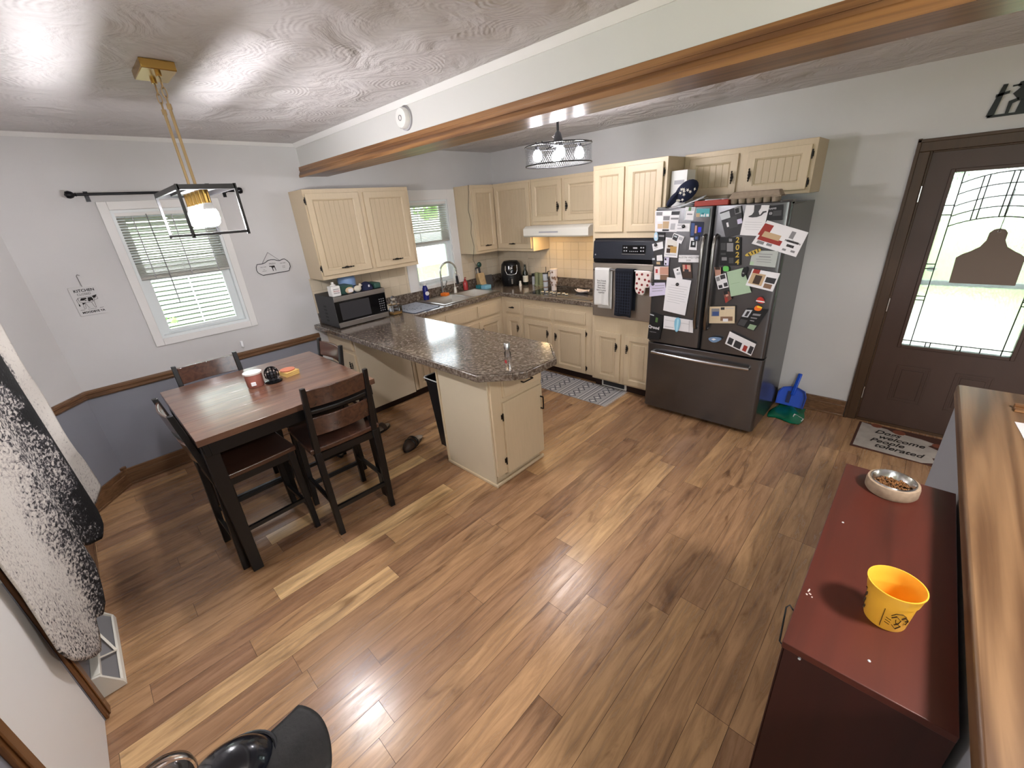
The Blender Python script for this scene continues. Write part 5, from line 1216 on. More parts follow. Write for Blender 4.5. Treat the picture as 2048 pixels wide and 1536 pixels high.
mb = MB().grid(lambda u, v: (0.36+0.02*sin(pi*u)*(1-v)-0.02*(v-.5), -2.28-0.075*sin(pi*u)*v, zt+0.045+0.018*sin(pi*u)-0.006*v), 10, 5); mb.build('brim', 'hat_navy', c, solid=0.003)
MB().box(0.431, 0.4335, -2.222, -2.208, zt+0.030, zt+0.050).build('emblem', 'pw', c)
one(MB().prism([(0.26, -2.155), (0.43, -2.155), (0.43, -2.085), (0.26, -2.085)], zt+.0005, zt+0.055), 'storage_box', 'plastic_green', 'dark green box at the right end of the microwave top', 'box', bev=0.012)
# decanter and bottle right of the microwave
c = thing('glass_decanter', 'clear square glass decanter beside the microwave', 'decanter', (0.40, -1.96, 0.9145))
q = [(0.335, -2.02), (0.455, -2.02), (0.455, -1.905), (0.335, -1.905)]
MB().prism(q, 0.9145, 1.02).prism([(0.37, -1.99), (0.42, -1.99), (0.42, -1.935), (0.37, -1.935)], 1.02, 1.052).build('decanter_body', 'bottle_glass', c, bev=0.01)
MB().prism([(0.345, -2.01), (0.445, -2.01), (0.445, -1.915), (0.345, -1.915)], 0.922, 0.935).build('amber_liquid', 'tan3', c)
MB().ball((0.395, -1.962, 1.078), 0.026, 14).build('stopper', 'bottle_glass', c)
c = thing('glass_bottle', 'thin clear glass bottle with pale label between microwave and decanter', 'bottle', (0.34, -2.045, 0.9145))
MB().lathe([(0.0001, 0), (0.021, 0), (0.021, 0.11), (0.010, 0.14), (0.010, 0.165), (0.0001, 0.165)], (0.385, -2.047, 0.9145), n=18).build('bottle', 'bottle_glass', c)
MB().lathe([(0.0215, 0.06), (0.0215, 0.11)], (0.385, -2.047, 0.9145), n=18).build('label', 'label_cream', c)
# tall clear bottle on the peninsula
c = thing('glass_bottle', 'tall clear glass bottle standing alone on the peninsula end', 'bottle', (2.545, -2.48, 0.9145))
MB().lathe([(0.0001, 0), (0.019, 0), (0.020, 0.004), (0.020, 0.118), (0.014, 0.128), (0.014, 0.138)], (2.545, -2.475, 0.9145), n=24).build('bottle', 'bottle_glass', c)
MB().lathe([(0.0205, 0.138), (0.0205, 0.175), (0.018, 0.179), (0.0001, 0.179)], (2.545, -2.475, 0.9145), n=24).build('bottle_cap', 'steel_bright', c)
MB().box(2.536, 2.554, -2.4965, -2.4955, 0.965, 0.985).build('print', 'red2', c)
# drying mat, soap, sponge
c = thing('drying_mat', 'grey blue dish drying mat with a dark border left of the sink', 'mat', (0.35, -1.68, 0.9145))
MB().prism([(0.10, -1.50), (0.545, -1.495), (0.585, -1.53), (0.60, -1.85), (0.56, -1.875), (0.12, -1.87)], 0.9145, 0.9175).build('border', 'drymat_dark', c, bev=0.001)
MB().prism([(0.112, -1.512), (0.540, -1.507), (0.573, -1.535), (0.586, -1.842), (0.556, -1.862), (0.132, -1.858)], 0.9175, 0.9215).build('cloth', 'drymat', c, bev=0.001)
rs = random.Random(6); mb = MB()
for k in range(34):
    x, y = rs.uniform(0.15, 0.53), rs.uniform(-1.83, -1.54); a = rs.uniform(0, pi)
    mb.bar((x-0.009*cos(a), y-0.009*sin(a), 0.9222), (x+0.009*cos(a), y+0.009*sin(a), 0.9222), 0.006, 0.0008)
mb.build('paw_print', 'drymat_dark', c)
c = thing('soap_bottle', 'dark blue dish soap bottle with white cap left of the sink', 'bottle', (0.135, -1.375, 0.9215))
MB().lathe([(0.0001, 0), (0.034, 0.002), (0.036, 0.05), (0.030, 0.09), (0.033, 0.13), (0.020, 0.165), (0.012, 0.172)], (0.135, -1.375, 0.9215), n=22).build('bottle', 'soap_blue', c)
MB().lathe([(0.017, 0.168), (0.017, 0.19), (0.008, 0.195), (0.008, 0.212), (0.0001, 0.212)], (0.135, -1.375, 0.9215), n=16).build('cap', 'white_plastic', c)
MB().lathe([(0.0001, 0), (0.024, 0), (0.024, .0015), (0.0001, .0015)], (0.170, -1.378, 1.00), n=18, axis=(1, -0.25, 0.05)).build('label', 'pw', c)
one(MB().box(0.115, 0.205, -1.155, -1.085, 0.9215, 0.958).rot(radians(12), (0.15, -1.12, 0.92)), 'sponge', 'sponge_orange', 'orange sponge on the sink rim at the foot of the tap', 'sponge', bev=0.008)
o = MB().prism([(0.19, -1.30), (0.40, -1.27), (0.40, -1.08), (0.22, -1.09)], 0.800, 0.808).build('dish_pad', 'black'); tag(o, 'black mat lying in the left sink bowl', 'pad')
# the pad rests on the bowl floor
o.location.z = 0.7665
c = thing('soap_bottle', 'red hand soap bottle behind the right sink bowl', 'bottle', (0.11, -0.74, 0.9215))
MB().lathe([(0.0001, 0), (0.03, 0.002), (0.031, 0.09), (0.018, 0.115), (0.012, 0.12)], (0.11, -0.74, 0.9215), n=20).build('bottle', 'soap_red', c)
MB().lathe([(0.014, 0.118), (0.014, 0.136), (0.004, 0.138), (0.004, 0.155)], (0.11, -0.74, 0.9215), n=14).bar((0.11, -0.74, 1.078), (0.145, -0.75, 1.076), 0.010, 0.008).build('pump', 'soap_red', c)
# knife block, brush stand
c = thing('knife_block', 'light wooden knife block holding dark handled knives and scissors', 'knife block', (0.17, -0.50, 0.9145))
T = Matrix.Translation((0.17, -0.50, 0.9145)) @ Matrix.Rotation(radians(-20), 4, 'Z')
mb = MB().hexa([(-0.09, -0.045, 0), (0.09, -0.045, 0), (0.09, 0.045, 0), (-0.09, 0.045, 0)], [(-0.10, -0.045, 0.16), (-0.03, -0.045, 0.185), (-0.03, 0.045, 0.185), (-0.10, 0.045, 0.16)])
mb.v = [T @ p for p in mb.v]; mb.build('block', 'block_wood', c, bev=0.004)
for i in range(6):
    a = Vector((-0.088+0.02*(i % 3), -0.03+0.03*(i//3), 0.165)); b = a+Vector((-0.03+0.008*(i % 3), 0.0, 0.075+0.012*(i % 2)))
    mb = MB().bar(a, b, 0.020, 0.014); mb.v = [T @ p for p in mb.v]; mb.build('knife_handle', 'char' if i % 2 else 'steel', c, bev=0.003)
mb = MB().ball((-0.10, 0.02, 0.28), 0.032, 14, sc=(0.5, 1, 1.1)); mb.v = [T @ p for p in mb.v]; mb.build('scoop_handle', 'plastic_green', c)
c = thing('cutting_board', 'small dark grey board leaning on the knife block', 'board', (0.26, -0.455, 0.9145))
T = Matrix.Translation((0.262, -0.45, 0.9155)) @ Matrix.Rotation(radians(-20), 4, 'Z') @ Matrix.Rotation(radians(-16), 4, 'Y')
mb = MB().box(0, 0.008, -0.045, 0.05, 0, 0.16, T=T); mb.build('board', 'char', c, bev=0.003)
one(MB().box(0.245, 0.335, -0.60, -0.50, 0.9145, 0.965), 'sponge_box', 'clip', 'pale blue box between the knife block and the sink', 'box', bev=0.005)
one(MB().box(0.17, 0.235, -0.625, -0.555, 0.9215, 0.965), 'caddy', 'tealdark', 'dark teal sink caddy next to the pale blue box', 'caddy', bev=0.006)
# air fryer
c = thing('air_fryer', 'black rounded air fryer with a silver handle in the worktop corner', 'air fryer', (0.45, -0.22, 0.9145))
T = Matrix.Translation((0.42, -0.205, 0.9145)) @ Matrix.Rotation(radians(46), 4, 'Z')   # local -y looks into the room
def fry(r_, z): return (r_, z)
MB().lathe([(0.0001, 0.0), (0.112, 0.0), (0.128, 0.02), (0.135, 0.10), (0.132, 0.20), (0.120, 0.27), (0.090, 0.305), (0.0001, 0.315)], n=36, T=T @ Matrix.Scale(1.0, 4)).build('fryer_body', 'black_plastic', c)
def onf(u, z, out=0.0):  # point on the front, u = angle
    import bisect
    pr = [(0.0, 0.112), (0.02, 0.128), (0.10, 0.135), (0.20, 0.132), (0.27, 0.120), (0.305, 0.090)]
    r_ = 0.1
    for (z0, r0), (z1, r1) in zip(pr, pr[1:]):
        if z0 <= z <= z1: r_ = r0+(r1-r0)*(z-z0)/(z1-z0)
    r_ += out
    return T @ Vector((r_*sin(u), -r_*cos(u), z))
MB().tube([onf(-0.62, 0.262, .002), onf(-0.60, 0.20, .003), onf(-0.42, 0.155, .003), onf(0, 0.145, .003), onf(0.42, 0.155, .003), onf(0.60, 0.20, .003), onf(0.62, 0.262, .002)], 0.004, 8).build('silver_trim', 'steel_bright', c)
MB().grid(lambda u, v: onf(-0.48+0.96*u, 0.165+0.09*v, 0.0025), 10, 6).build('display', 'black_gloss', c)
MB().grid(lambda u, v: onf(-0.10+0.2*u, 0.225+0.014*v, 0.004), 4, 2).grid(lambda u, v: onf(-0.06+0.12*u, 0.176+0.012*v, 0.004), 4, 2).build('logo', 'pw', c)
mb = MB().hexa([onf(-0.10, 0.035, 0.0), onf(0.10, 0.035, 0.0), onf(0.10, 0.035, 0.04), onf(-0.10, 0.035, 0.04)], [onf(-0.13, 0.12, 0.0), onf(0.13, 0.12, 0.0), onf(0.13, 0.12, 0.045), onf(-0.13, 0.12, 0.045)])
hd = mb.build('drawer_handle', 'black_plastic', c, bev=0.004)
MB().hexa([onf(-0.045, 0.04, 0.04), onf(0.045, 0.04, 0.04), onf(0.045, 0.04, 0.047), onf(-0.045, 0.04, 0.047)], [onf(-0.045, 0.105, 0.044), onf(0.045, 0.105, 0.044), onf(0.045, 0.105, 0.051), onf(-0.045, 0.105, 0.051)]).build('handle_strip', 'steel', hd)
# bottles and mugs right of the fryer
c = thing('wine_bottle', 'dark glass bottle with cream label right of the air fryer', 'bottle', (0.60, -0.14, 0.9145))
MB().lathe([(0.0001, 0), (0.033, 0), (0.035, 0.01), (0.035, 0.15), (0.014, 0.20), (0.013, 0.255), (0.0001, 0.255)], (0.60, -0.13, 0.9145), n=22).build('bottle', 'bottle_dark', c)
MB().lathe([(0.0356, 0.04), (0.0356, 0.12)], (0.60, -0.13, 0.9145), n=22).build('label', 'label_cream', c)
c = thing('salt_shaker', 'small white shaker figure in front of the dark bottle', 'shaker', (0.60, -0.22, 0.9145))
MB().lathe([(0.0001, 0), (0.018, 0), (0.020, 0.02), (0.012, 0.045), (0.015, 0.06), (0.0001, 0.07)], (0.60, -0.235, 0.9145), n=16).build('shaker', 'white_enamel', c)
c = thing('pill_bottle', 'small jar with black lid behind the olive mugs', 'jar', (0.70, -0.07, 0.9145))
MB().lathe([(0.0001, 0), (0.028, 0), (0.028, 0.105), (0.0001, 0.105)], (0.695, -0.07, 0.9145), n=18).build('jar', 'silver', c)
MB().lathe([(0.030, 0.105), (0.030, 0.14), (0.0001, 0.14)], (0.695, -0.07, 0.9145), n=18).build('lid', 'black_plastic', c)
c = thing('olive_mug', 'tall olive green cup, left one of the joined pair by the backsplash', 'cup', (0.79, -0.12, 0.9145), group='olive cups by the backsplash')
MB().lathe([(0.0001, 0), (0.042, 0), (0.042, 0.012), (0.032, 0.02), (0.032, 0.16), (0.028, 0.16), (0.028, 0.03), (0.0001, 0.03)], (0, 0, 0), n=22).build('cup', 'olive_mug', c, local=True)
dup(c, (0.868, -0.135, 0.9145), 0.4, 'tall olive green cup, right one of the joined pair by the backsplash')
# glass cooktop with what stands on it
c = thing('cooktop', 'black glass cooktop set flush in the worktop under the hood', 'cooktop', (1.45, -0.33, 0.9142))
MB().box(1.00, 1.885, -0.580, -0.065, 0.9142, 0.9195).build('glass_top', 'black_gloss', c, bev=0.002)
MB().box(0.99, 1.00, -0.59, -0.055, 0.9142, 0.921).box(1.885, 1.895, -0.59, -0.055, 0.9142, 0.921).box(1.0, 1.885, -0.59, -0.58, 0.9142, 0.921).box(1.0, 1.885, -0.065, -0.055, 0.9142, 0.921).build('steel_rim', 'steel', c)
mb = MB()
for x, y, r_ in ((1.22, -0.20, 0.075), (1.22, -0.43, 0.095), (1.62, -0.20, 0.095), (1.62, -0.43, 0.075)):
    mb.tube([(x+r_*cos(2*pi*i/36), y+r_*sin(2*pi*i/36), 0.9195) for i in range(36)], 0.0009, 4, closed=True)
mb.build('burner_rings', 'grey', c)
c = thing('tumbler', 'slim striped steel tumbler with straw on the left of the cooktop', 'tumbler', (1.10, -0.33, 0.9197))
MB().lathe([(0.0001, 0), (0.026, 0), (0.034, 0.19), (0.030, 0.19), (0.0001, 0.188)], (1.10, -0.33, 0.9197), n=22).build('tumbler_body', 'silver', c)
for z in (0.03, 0.10): MB().lathe([(0.0285+z*.037, z), (0.0288+(z+.012)*.037, z+0.012)], (1.10, -0.33, 0.9197), n=22).build('band', 'brown2', c)
MB().lathe([(0.035, 0.19), (0.035, 0.20), (0.0001, 0.202)], (1.10, -0.33, 0.9197), n=22).build('lid', 'black_plastic', c)
MB().cyl((1.11, -0.33, 1.12), (1.115, -0.335, 1.19), 0.0035, n=8).build('straw', 'char', c)
c = thing('tumbler', 'wide cow patterned tumbler with handle beside the slim one', 'tumbler', (1.20, -0.30, 0.9197))
MB().lathe([(0.0001, 0), (0.030, 0), (0.032, 0.07), (0.044, 0.09), (0.046, 0.245), (0.0001, 0.247)], (1.20, -0.30, 0.9197), n=24).build('tumbler_body', 'mitt', c)
rs = random.Random(12); mb = MB()
for k in range(16):
    a = rs.uniform(-2.6, 0.2); z = rs.uniform(0.02, 0.22); r_ = (0.0325 if z < 0.08 else 0.0455)
    pts = [(a+0.28*rs.uniform(.7, 1.2)*cos(t), z+0.014*rs.uniform(.7, 1.3)*sin(t)) for t in [2*pi*i/7 for i in range(7)]]
    mb.add([(1.20+(r_+.0012)*cos(x), -0.30+(r_+.0012)*sin(x), 0.9197+max(.005, min(zz, .24))) for x, zz in pts], [tuple(range(7))])
mb.build('dark_patch', 'brown2', c, smooth=False)
MB().tube([(1.158, -0.315, 1.14), (1.135, -0.325, 1.135), (1.128, -0.33, 1.08), (1.135, -0.325, 1.05), (1.158, -0.315, 1.04)], 0.006, 8).build('handle', 'black_plastic', c)
c = thing('spoon_rest', 'cow patterned spoon rest on the right of the cooktop', 'spoon rest', (1.60, -0.30, 0.9197))
MB().grid(lambda u, v: (1.60+0.085*(2*u-1), -0.30+0.055*(2*v-1)*sqrt(max(0.05, 1-(2*u-1)**2*.9)), 0.9205+0.035*((2*u-1)**2*.5+(2*v-1)**2*.6)), 12, 8).build('dish', 'mitt', c, solid=0.006)
mb = MB()
for x, y in ((1.55, -0.33), (1.60, -0.34), (1.65, -0.33), (1.575, -0.28), (1.635, -0.27)):
    mb.lathe([(0.0001, 0), (0.013, 0), (0.013, .002), (0.0001, .002)], (x, y, 0.9245+0.035*(((x-1.6)/.085)**2*.5+((y+.3)/.055)**2*.6)), n=7)
mb.build('dark_patch', 'brown2', c)
rs = random.Random(2); cw = None
for k in range(7):
    x = 1.16+k*0.058; y = -0.47+0.012*(k % 3)
    lb = 'small cream paper flower lying on the cooktop front, number %s from the left'
    words = ('first', 'second', 'third', 'fourth', 'fifth', 'sixth', 'seventh')
    c = thing('cream_flower', 'small cream flower shaped piece on the cooktop front, %s from the left' % words[k], 'flower', (x, y, 0.9197), group='cream flower shapes on the cooktop')
    mb = MB()
    for j in range(5): mb.ball((x+0.012*cos(j*1.257), y+0.012*sin(j*1.257), 0.9275), 0.0085, 8, sc=(1, 1, .8))
    mb.build('petals', 'yellow' if k == 8 else 'label_cream', c); MB().ball((x, y, 0.933), 0.006, 8).build('centre', 'tan3', c)
# lamp cord hanging from the narrow wall cabinet
one(MB().tube([(0.29, -0.680, 2.13), (0.285, -0.681, 2.05), (0.25, -0.684, 1.86), (0.28, -0.681, 1.72), (0.255, -0.684, 1.60), (0.285, -0.681, 1.45), (0.26, -0.68, 1.36), (0.17, -0.62, 1.28), (0.10, -0.52, 1.20), (0.03, -0.45, 1.17)], 0.0022, 6),
    'power_cord', 'char', 'thin dark cord running down the side of the narrow wall cabinet', 'cord')
# ------------------------------------------------------------ dining table
c = thing('dining_table', 'square counter height table with brown top and black legs', 'table', (1.39, -3.545, 0))
TX0, TX1, TY0, TY1 = 0.875, 1.905, -4.035, -3.062
mb = MB()
n = 7; w_ = (TX1-TX0)/n
for i in range(n): mb.box(TX0+i*w_, TX0+(i+1)*w_-0.0006, TY0, TY1, 0.875, 0.91)
mb.build('table_top', 'table_top_wood', c, bev=0.0015)
MB().box(TX0+.02, TX1-.02, TY0+.02, TY0+.045, 0.80, 0.875).box(TX0+.02, TX1-.02, TY1-.045, TY1-.02, 0.80, 0.875).box(TX0+.02, TX0+.045, TY0+.045, TY1-.045, 0.80, 0.875).box(TX1-.045, TX1-.02, TY0+.045, TY1-.045, 0.80, 0.875).build('apron', 'black_paint', c, bev=0.002)
for x in (TX0+.05, TX1-.075):
    for y in (TY0+.045, TY1-.05):
        sx = -1 if x < 1.4 else 1; sy = -1 if y < -3.5 else 1
        MB().hexa([(x-.028, y-.028, 0), (x+.028, y-.028, 0), (x+.028, y+.028, 0), (x-.028, y+.028, 0)], [(x-.036, y-.036, 0.875), (x+.036, y-.036, 0.875), (x+.036, y+.036, 0.875), (x-.036, y+.036, 0.875)]).build('leg', 'black_paint', c, bev=0.003)

# counter height chair, local frame: sitter looks along +y
def make_chair(label, loc, rz):
    t = thing('dining_chair', label, 'chair', (0, 0, 0), 0, 'counter height chairs around the table')
    def loft(a0, a1, b0, b1, z0, z1): pass
    # seat: wide rounded saddle
    def seat(u, v, s=1):
        x = (u-.5)*0.44*(1-0.04*v); y = -0.215+0.43*v
        e = 0.006*(abs(2*u-1)**2)+0.004*((2*v-1)**2)
        return Vector((x, y, 0.622+e))
    nu, nv = 12, 12; mb = MB(); top = [seat(i/nu, j/nv) for j in range(nv+1) for i in range(nu+1)]
    bot = [p-Vector((0, 0, 0.032)) for p in top]
    f = []; N1 = nu+1
    for j in range(nv):
        for i in range(nu):
            a = j*N1+i; f.append((a, a+1, a+1+N1, a+N1)); o_ = len(top); f.append((o_+a, o_+a+N1, o_+a+1+N1, o_+a+1))
    o_ = len(top)
    for i in range(nu): f.append((i, o_+i, o_+i+1, i+1)); a = nv*N1+i; f.append((a, a+1, o_+a+1, o_+a))
    for j in range(nv): a = j*N1; f.append((a, a+N1, o_+a+N1, o_+a)); a = j*N1+nu; f.append((a, o_+a, o_+a+N1, a+N1))
    mb.add(top+bot, f); mb.build('seat', 'seat_wood', t, local=True, bev=0.006)
    w = 0.030
    def post(p0, p1, wa=0.032, wb=0.030):
        return [(p0[0]-wa/2, p0[1]-wa/2, p0[2]), (p0[0]+wa/2, p0[1]-wa/2, p0[2]), (p0[0]+wa/2, p0[1]+wa/2, p0[2]), (p0[0]-wa/2, p0[1]+wa/2, p0[2])], [(p1[0]-wb/2, p1[1]-wb/2, p1[2]), (p1[0]+wb/2, p1[1]-wb/2, p1[2]), (p1[0]+wb/2, p1[1]+wb/2, p1[2]), (p1[0]-wb/2, p1[1]+wb/2, p1[2])]
    ft = {}
    for s in (-1, 1):
        a = (s*0.180, -0.232, 0); b = (s*0.182, -0.205, 0.60); e = (s*0.182, -0.275, 1.035)
        MB().hexa(*post(a, b, 0.034, 0.036)).hexa(*post(b, e, 0.036, 0.026)).build('leg', 'black_paint', t, local=True, bev=0.003)
        a2 = (s*0.180, 0.205, 0); b2 = (s*0.172, 0.185, 0.592)
        MB().hexa(*post(a2, b2, 0.032, 0.038)).build('leg', 'black_paint', t, local=True, bev=0.003)
    MB().box(-0.165, 0.165, 0.172, 0.196, 0.545, 0.592).box(-0.165, 0.165, -0.214, -0.196, 0.545, 0.592).box(-0.188, -0.170, -0.20, 0.18, 0.545, 0.592).box(0.170, 0.188, -0.20, 0.18, 0.545, 0.592).build('seat_frame', 'black_paint', t, local=True)
    for s in (-1, 1): MB().bar((s*0.180, -0.222, 0.235), (s*0.176, 0.197, 0.235), 0.020, 0.024).build('stretcher', 'black_paint', t, local=True)
    MB().bar((-0.178, 0.198, 0.175), (0.178, 0.198, 0.175), 0.020, 0.026).build('stretcher', 'black_paint', t, local=True)
    MB().bar((-0.178, -0.224, 0.19), (0.178, -0.224, 0.19), 0.020, 0.026).build('stretcher', 'black_paint', t, local=True)
    def slat(z0, z1, nm, mt, th=0.013, inset=0.0):
        mb = MB(); k = 10; vs = []; 
        for zz in (z0, z1):
            yb = -0.205-0.070*(zz-0.60)/0.435
            for i in range(k+1):
                x = -0.168+0.336*i/k; cv = -0.022*cos(pi*(i/k-.5))
                vs += [(x, yb+cv-th/2, zz), (x, yb+cv+th/2, zz)]
        fs = []; m_ = 2*(k+1)
        for i in range(k):
            a = 2*i
            fs += [(a, a+2, m_+a+2, m_+a), (a+1, m_+a+1, m_+a+3, a+3), (a, a+1, a+3, a+2), (m_+a, m_+a+2, m_+a+3, m_+a+1)]
        fs += [(0, m_, m_+1, 1), (2*k, 2*k+1, m_+2*k+1, m_+2*k)]
        mb.add(vs, fs); mb.build(nm, mt, t, local=True, bev=0.003)
    slat(0.905, 1.015, 'back_slat', 'seat_wood'); slat(0.715, 0.835, 'back_slat', 'seat_wood'); slat(0.862, 0.882, 'back_rail', 'black_paint')
    t.location = loc; t.rotation_euler = (0, 0, rz); ORG[t.name] = Vector(loc)
    return t
ch = make_chair('dining chair nearest the peninsula with its back to the kitchen floor', (1.738, -3.335, 0), radians(88))
dup(ch, (1.590, -3.812, 0), radians(2), 'dining chair whose glossy seat shows under the near table corner beside the cowhide')
dup(ch, (1.075, -3.735, 0), radians(-91), 'dining chair on the dining window side of the table')
dup(ch, (1.215, -3.295, 0), radians(180), 'dining chair between the table and the microwave end of the worktop')

# on the table
c = thing('candle_jar', 'large pink candle jar with pale lid on the dining table', 'candle', (1.34, -3.60, 0.91))
MB().lathe([(0.0001, 0), (0.046, 0), (0.05, 0.008), (0.052, 0.085), (0.0001, 0.086)], (1.335, -3.59, 0.9105), n=28).build('jar', 'candle', c)
MB().lathe([(0.054, 0.086), (0.055, 0.096), (0.0001, 0.098)], (1.335, -3.59, 0.9105), n=28).build('lid', 'candle_top', c)
MB().box(1.380, 1.3885, -3.625, -3.598, 0.93, 0.952).rot(radians(-8), (1.385, -3.61, 0.93)).build('label', 'pw', c)
c = thing('glass_cloche', 'small black wire ornament dome on the dining table', 'ornament', (1.355, -3.49, 0.91))
mb = MB().lathe([(0.0001, 0), (0.052, 0), (0.054, 0.008), (0.045, 0.014), (0.0001, 0.015)], (1.36, -3.49, 0.9105), n=24)
mb.build('base', 'chrome_black', c)
mb = MB()
for k in range(6):
    a = k*pi/6; mb.tube([(1.36+0.042*cos(t)*cos(a), -3.49+0.042*cos(t)*sin(a), 0.965+0.05*sin(t)) for t in [pi*i/14 for i in range(-2, 17)]], 0.0028, 6)
for z, r_ in ((0.95, 0.041), (0.985, 0.038)): mb.tube([(1.36+r_*cos(2*pi*i/24), -3.49+r_*sin(2*pi*i/24), z) for i in range(24)], 0.0028, 6, closed=True)
mb.build('wire_dome', 'chrome_black', c)
MB().lathe([(0.0001, 0.015), (0.026, 0.015), (0.030, 0.06), (0.0001, 0.075)], (1.36, -3.49, 0.9105), n=20).build('dark_filling', 'char', c)
c = thing('coaster_box', 'stack of square pale wooden coasters on the dining table', 'coasters', (1.31, -3.37, 0.91))
for i in range(3): MB().box(1.262, 1.358, -3.418, -3.325, 0.9105+i*0.0105, 0.9195+i*0.0105).rot(radians(8+3*i), (1.31, -3.37, 0.91)).build('coaster', 'bamboo', c, bev=0.001)
o = MB().lathe([(0.0001, 0), (0.046, 0), (0.047, 0.007), (0.0001, 0.008)], (1.302, -3.375, 0.942), n=28).build('round_coaster', 'terracotta'); tag(o, 'round terracotta coaster lying on the wooden coaster stack', 'coaster')

# ------------------------------------------------------------ pendant lamp over the table
c = thing('pendant_lamp', 'black rectangular cage pendant with brass rods and lit white bulbs', 'lamp', (1.76, -3.66, 1.844))
MB().box(1.665, 1.865, -3.72, -3.60, 2.475, 2.509).build('canopy', 'brass', c, bev=0.003)
RX = (1.70, 1.82)
for x in RX:
    MB().cyl((x, -3.66, 2.475), (x, -3.66, 2.46), 0.011, n=12).build('finial', 'brass', c)
    z = 2.458
    for k in range(3):
        ov = []
        for i in range(14):
            a = 2*pi*i/14; p = Vector((0.008*cos(a), 0, 0.021*sin(a))) if k % 2 == 0 else Vector((0, 0.008*cos(a), 0.021*sin(a))); ov.append(Vector((x, -3.66, z-0.019))+p)
        MB().tube(ov, 0.0022, 6, closed=True).build('chain_link', 'brass_dull', c); z -= 0.034
    MB().cyl((x, -3.66, z+0.004), (x, -3.66, 2.036), 0.0062, n=12).cyl((x, -3.66, z+0.008), (x, -3.66, z-0.012), 0.0095, n=12).build('rod', 'brass_dull', c)
fx0, fx1, fy0, fy1, fz0, fz1 = 1.501, 2.018, -3.770, -3.558, 1.844, 2.030
cage = MB(); b_ = 0.011
for x in (fx0, fx1):
    for y in (fy0, fy1): cage.box(x-b_/2, x+b_/2, y-b_/2, y+b_/2, fz0-0.012, fz1+0.012)
for z, hh in ((fz0, 0.010), (fz1, 0.020)):
    cage.box(fx0, fx1, fy0-b_/2, fy0+b_/2, z-hh/2, z+hh/2).box(fx0, fx1, fy1-b_/2, fy1+b_/2, z-hh/2, z+hh/2).box(fx0-b_/2, fx0+b_/2, fy0, fy1, z-hh/2, z+hh/2).box(fx1-b_/2, fx1+b_/2, fy0, fy1, z-hh/2, z+hh/2)
cage.build('cage', 'black_paint', c)
MB().box(fx0+0.02, fx1-0.02, fy0+0.055, fy1-0.055, fz1-0.004, fz1+0.006).build('socket_plate', 'black_paint', c)
MB().box(fx0, fx1, -3.667, -3.653, fz1+0.0, fz1+0.012).build('cross_bar', 'black_paint', c)
for i in range(5):
    x = 1.600+i*0.080
    sk = MB().cyl((x, -3.66, 2.026), (x, -3.66, 1.972), 0.0175, n=18).build('socket', 'brass', c)
    MB().cyl((x, -3.66, 1.972), (x, -3.66, 1.945), 0.0165, 0.024, n=18).build('bulb_collar', 'bulb_collar', sk)
    MB().lathe([(0.024, 0.040), (0.030, 0.025), (0.030, 0.0), (0.026, -0.018), (0.014, -0.029), (0.0001, -0.032)], (x, -3.66, 1.905), n=20).build('bulb', 'bulb_glow', sk)

# ------------------------------------------------------------ drum lamp in the kitchen
c = thing('drum_lamp', 'black wire mesh drum ceiling lamp with lit bulbs in the kitchen', 'lamp', (2.15, -1.395, 2.12))
DX, DY, R0, zl, zh = 2.150, -1.395, 0.245, 2.125, 2.250
MB().lathe([(0.0001, ZC-0.001), (0.06, ZC-0.001), (0.06, ZC-0.02), (0.0001, ZC-0.022)], (DX, DY, 0), n=24).build('canopy', 'black_paint', c)
MB().cyl((DX, DY, ZC-0.02), (DX, DY, 2.30), 0.009, n=12).lathe([(0.010, 2.345), (0.022, 2.33), (0.034, 2.285), (0.034, 2.270), (0.0001, 2.268)], (DX, DY, 0), n=20).build('stem', 'black_paint', c)
mb = MB()
for k in range(3):
    a = 0.5+k*2*pi/3; mb.bar((DX, DY, zh+0.006), (DX+R0*cos(a), DY+R0*sin(a), zh+0.006), 0.016, 0.008); mb.cyl((DX+0.72*R0*cos(a), DY+0.72*R0*sin(a), zh+0.004), (DX+0.72*R0*cos(a), DY+0.72*R0*sin(a), zh+0.022), 0.006, n=8)
mb.build('spider', 'black_paint', c)
for z in (zl, zh): MB().tube([(DX+R0*cos(2*pi*i/48), DY+R0*sin(2*pi*i/48), z) for i in range(48)], 0.0045, 6, closed=True).build('hoop', 'black_paint', c)
mb = MB(); ns = 90; st = 6
for sgn in (-1, 1):
    for i in range(ns):
        a0 = 2*pi*i/ns
        for j in range(st):
            z0, z1 = zl+(zh-zl)*j/st, zl+(zh-zl)*(j+1)/st; t0, t1 = a0+sgn*0.30*j/st, a0+sgn*0.30*(j+1)/st; wv = 0.0013
            mb.add([(DX+R0*cos(t0-wv/R0), DY+R0*sin(t0-wv/R0), z0), (DX+R0*cos(t0+wv/R0), DY+R0*sin(t0+wv/R0), z0), (DX+R0*cos(t1+wv/R0), DY+R0*sin(t1+wv/R0), z1), (DX+R0*cos(t1-wv/R0), DY+R0*sin(t1-wv/R0), z1)], [(0, 1, 2, 3)])
mb.build('wire_mesh', 'black_paint', c, smooth=False)
for k in range(4):
    a = 0.75+k*pi/2; x, y = DX+0.155*cos(a), DY+0.155*sin(a)
    sk = MB().cyl((x, y, zh+0.004), (x, y, 2.226), 0.015, n=14).build('socket', 'char', c)
    MB().lathe([(0.014, 0.044), (0.026, 0.028), (0.034, 0.0), (0.030, -0.020), (0.016, -0.032), (0.0001, -0.036)], (x, y, 2.188), n=18).build('bulb', 'bulb_drum', sk)
    MB().bar((DX, DY, zh+0.004), (x, y, zh+0.004), 0.012, 0.006).build('arm', 'black_paint', c)
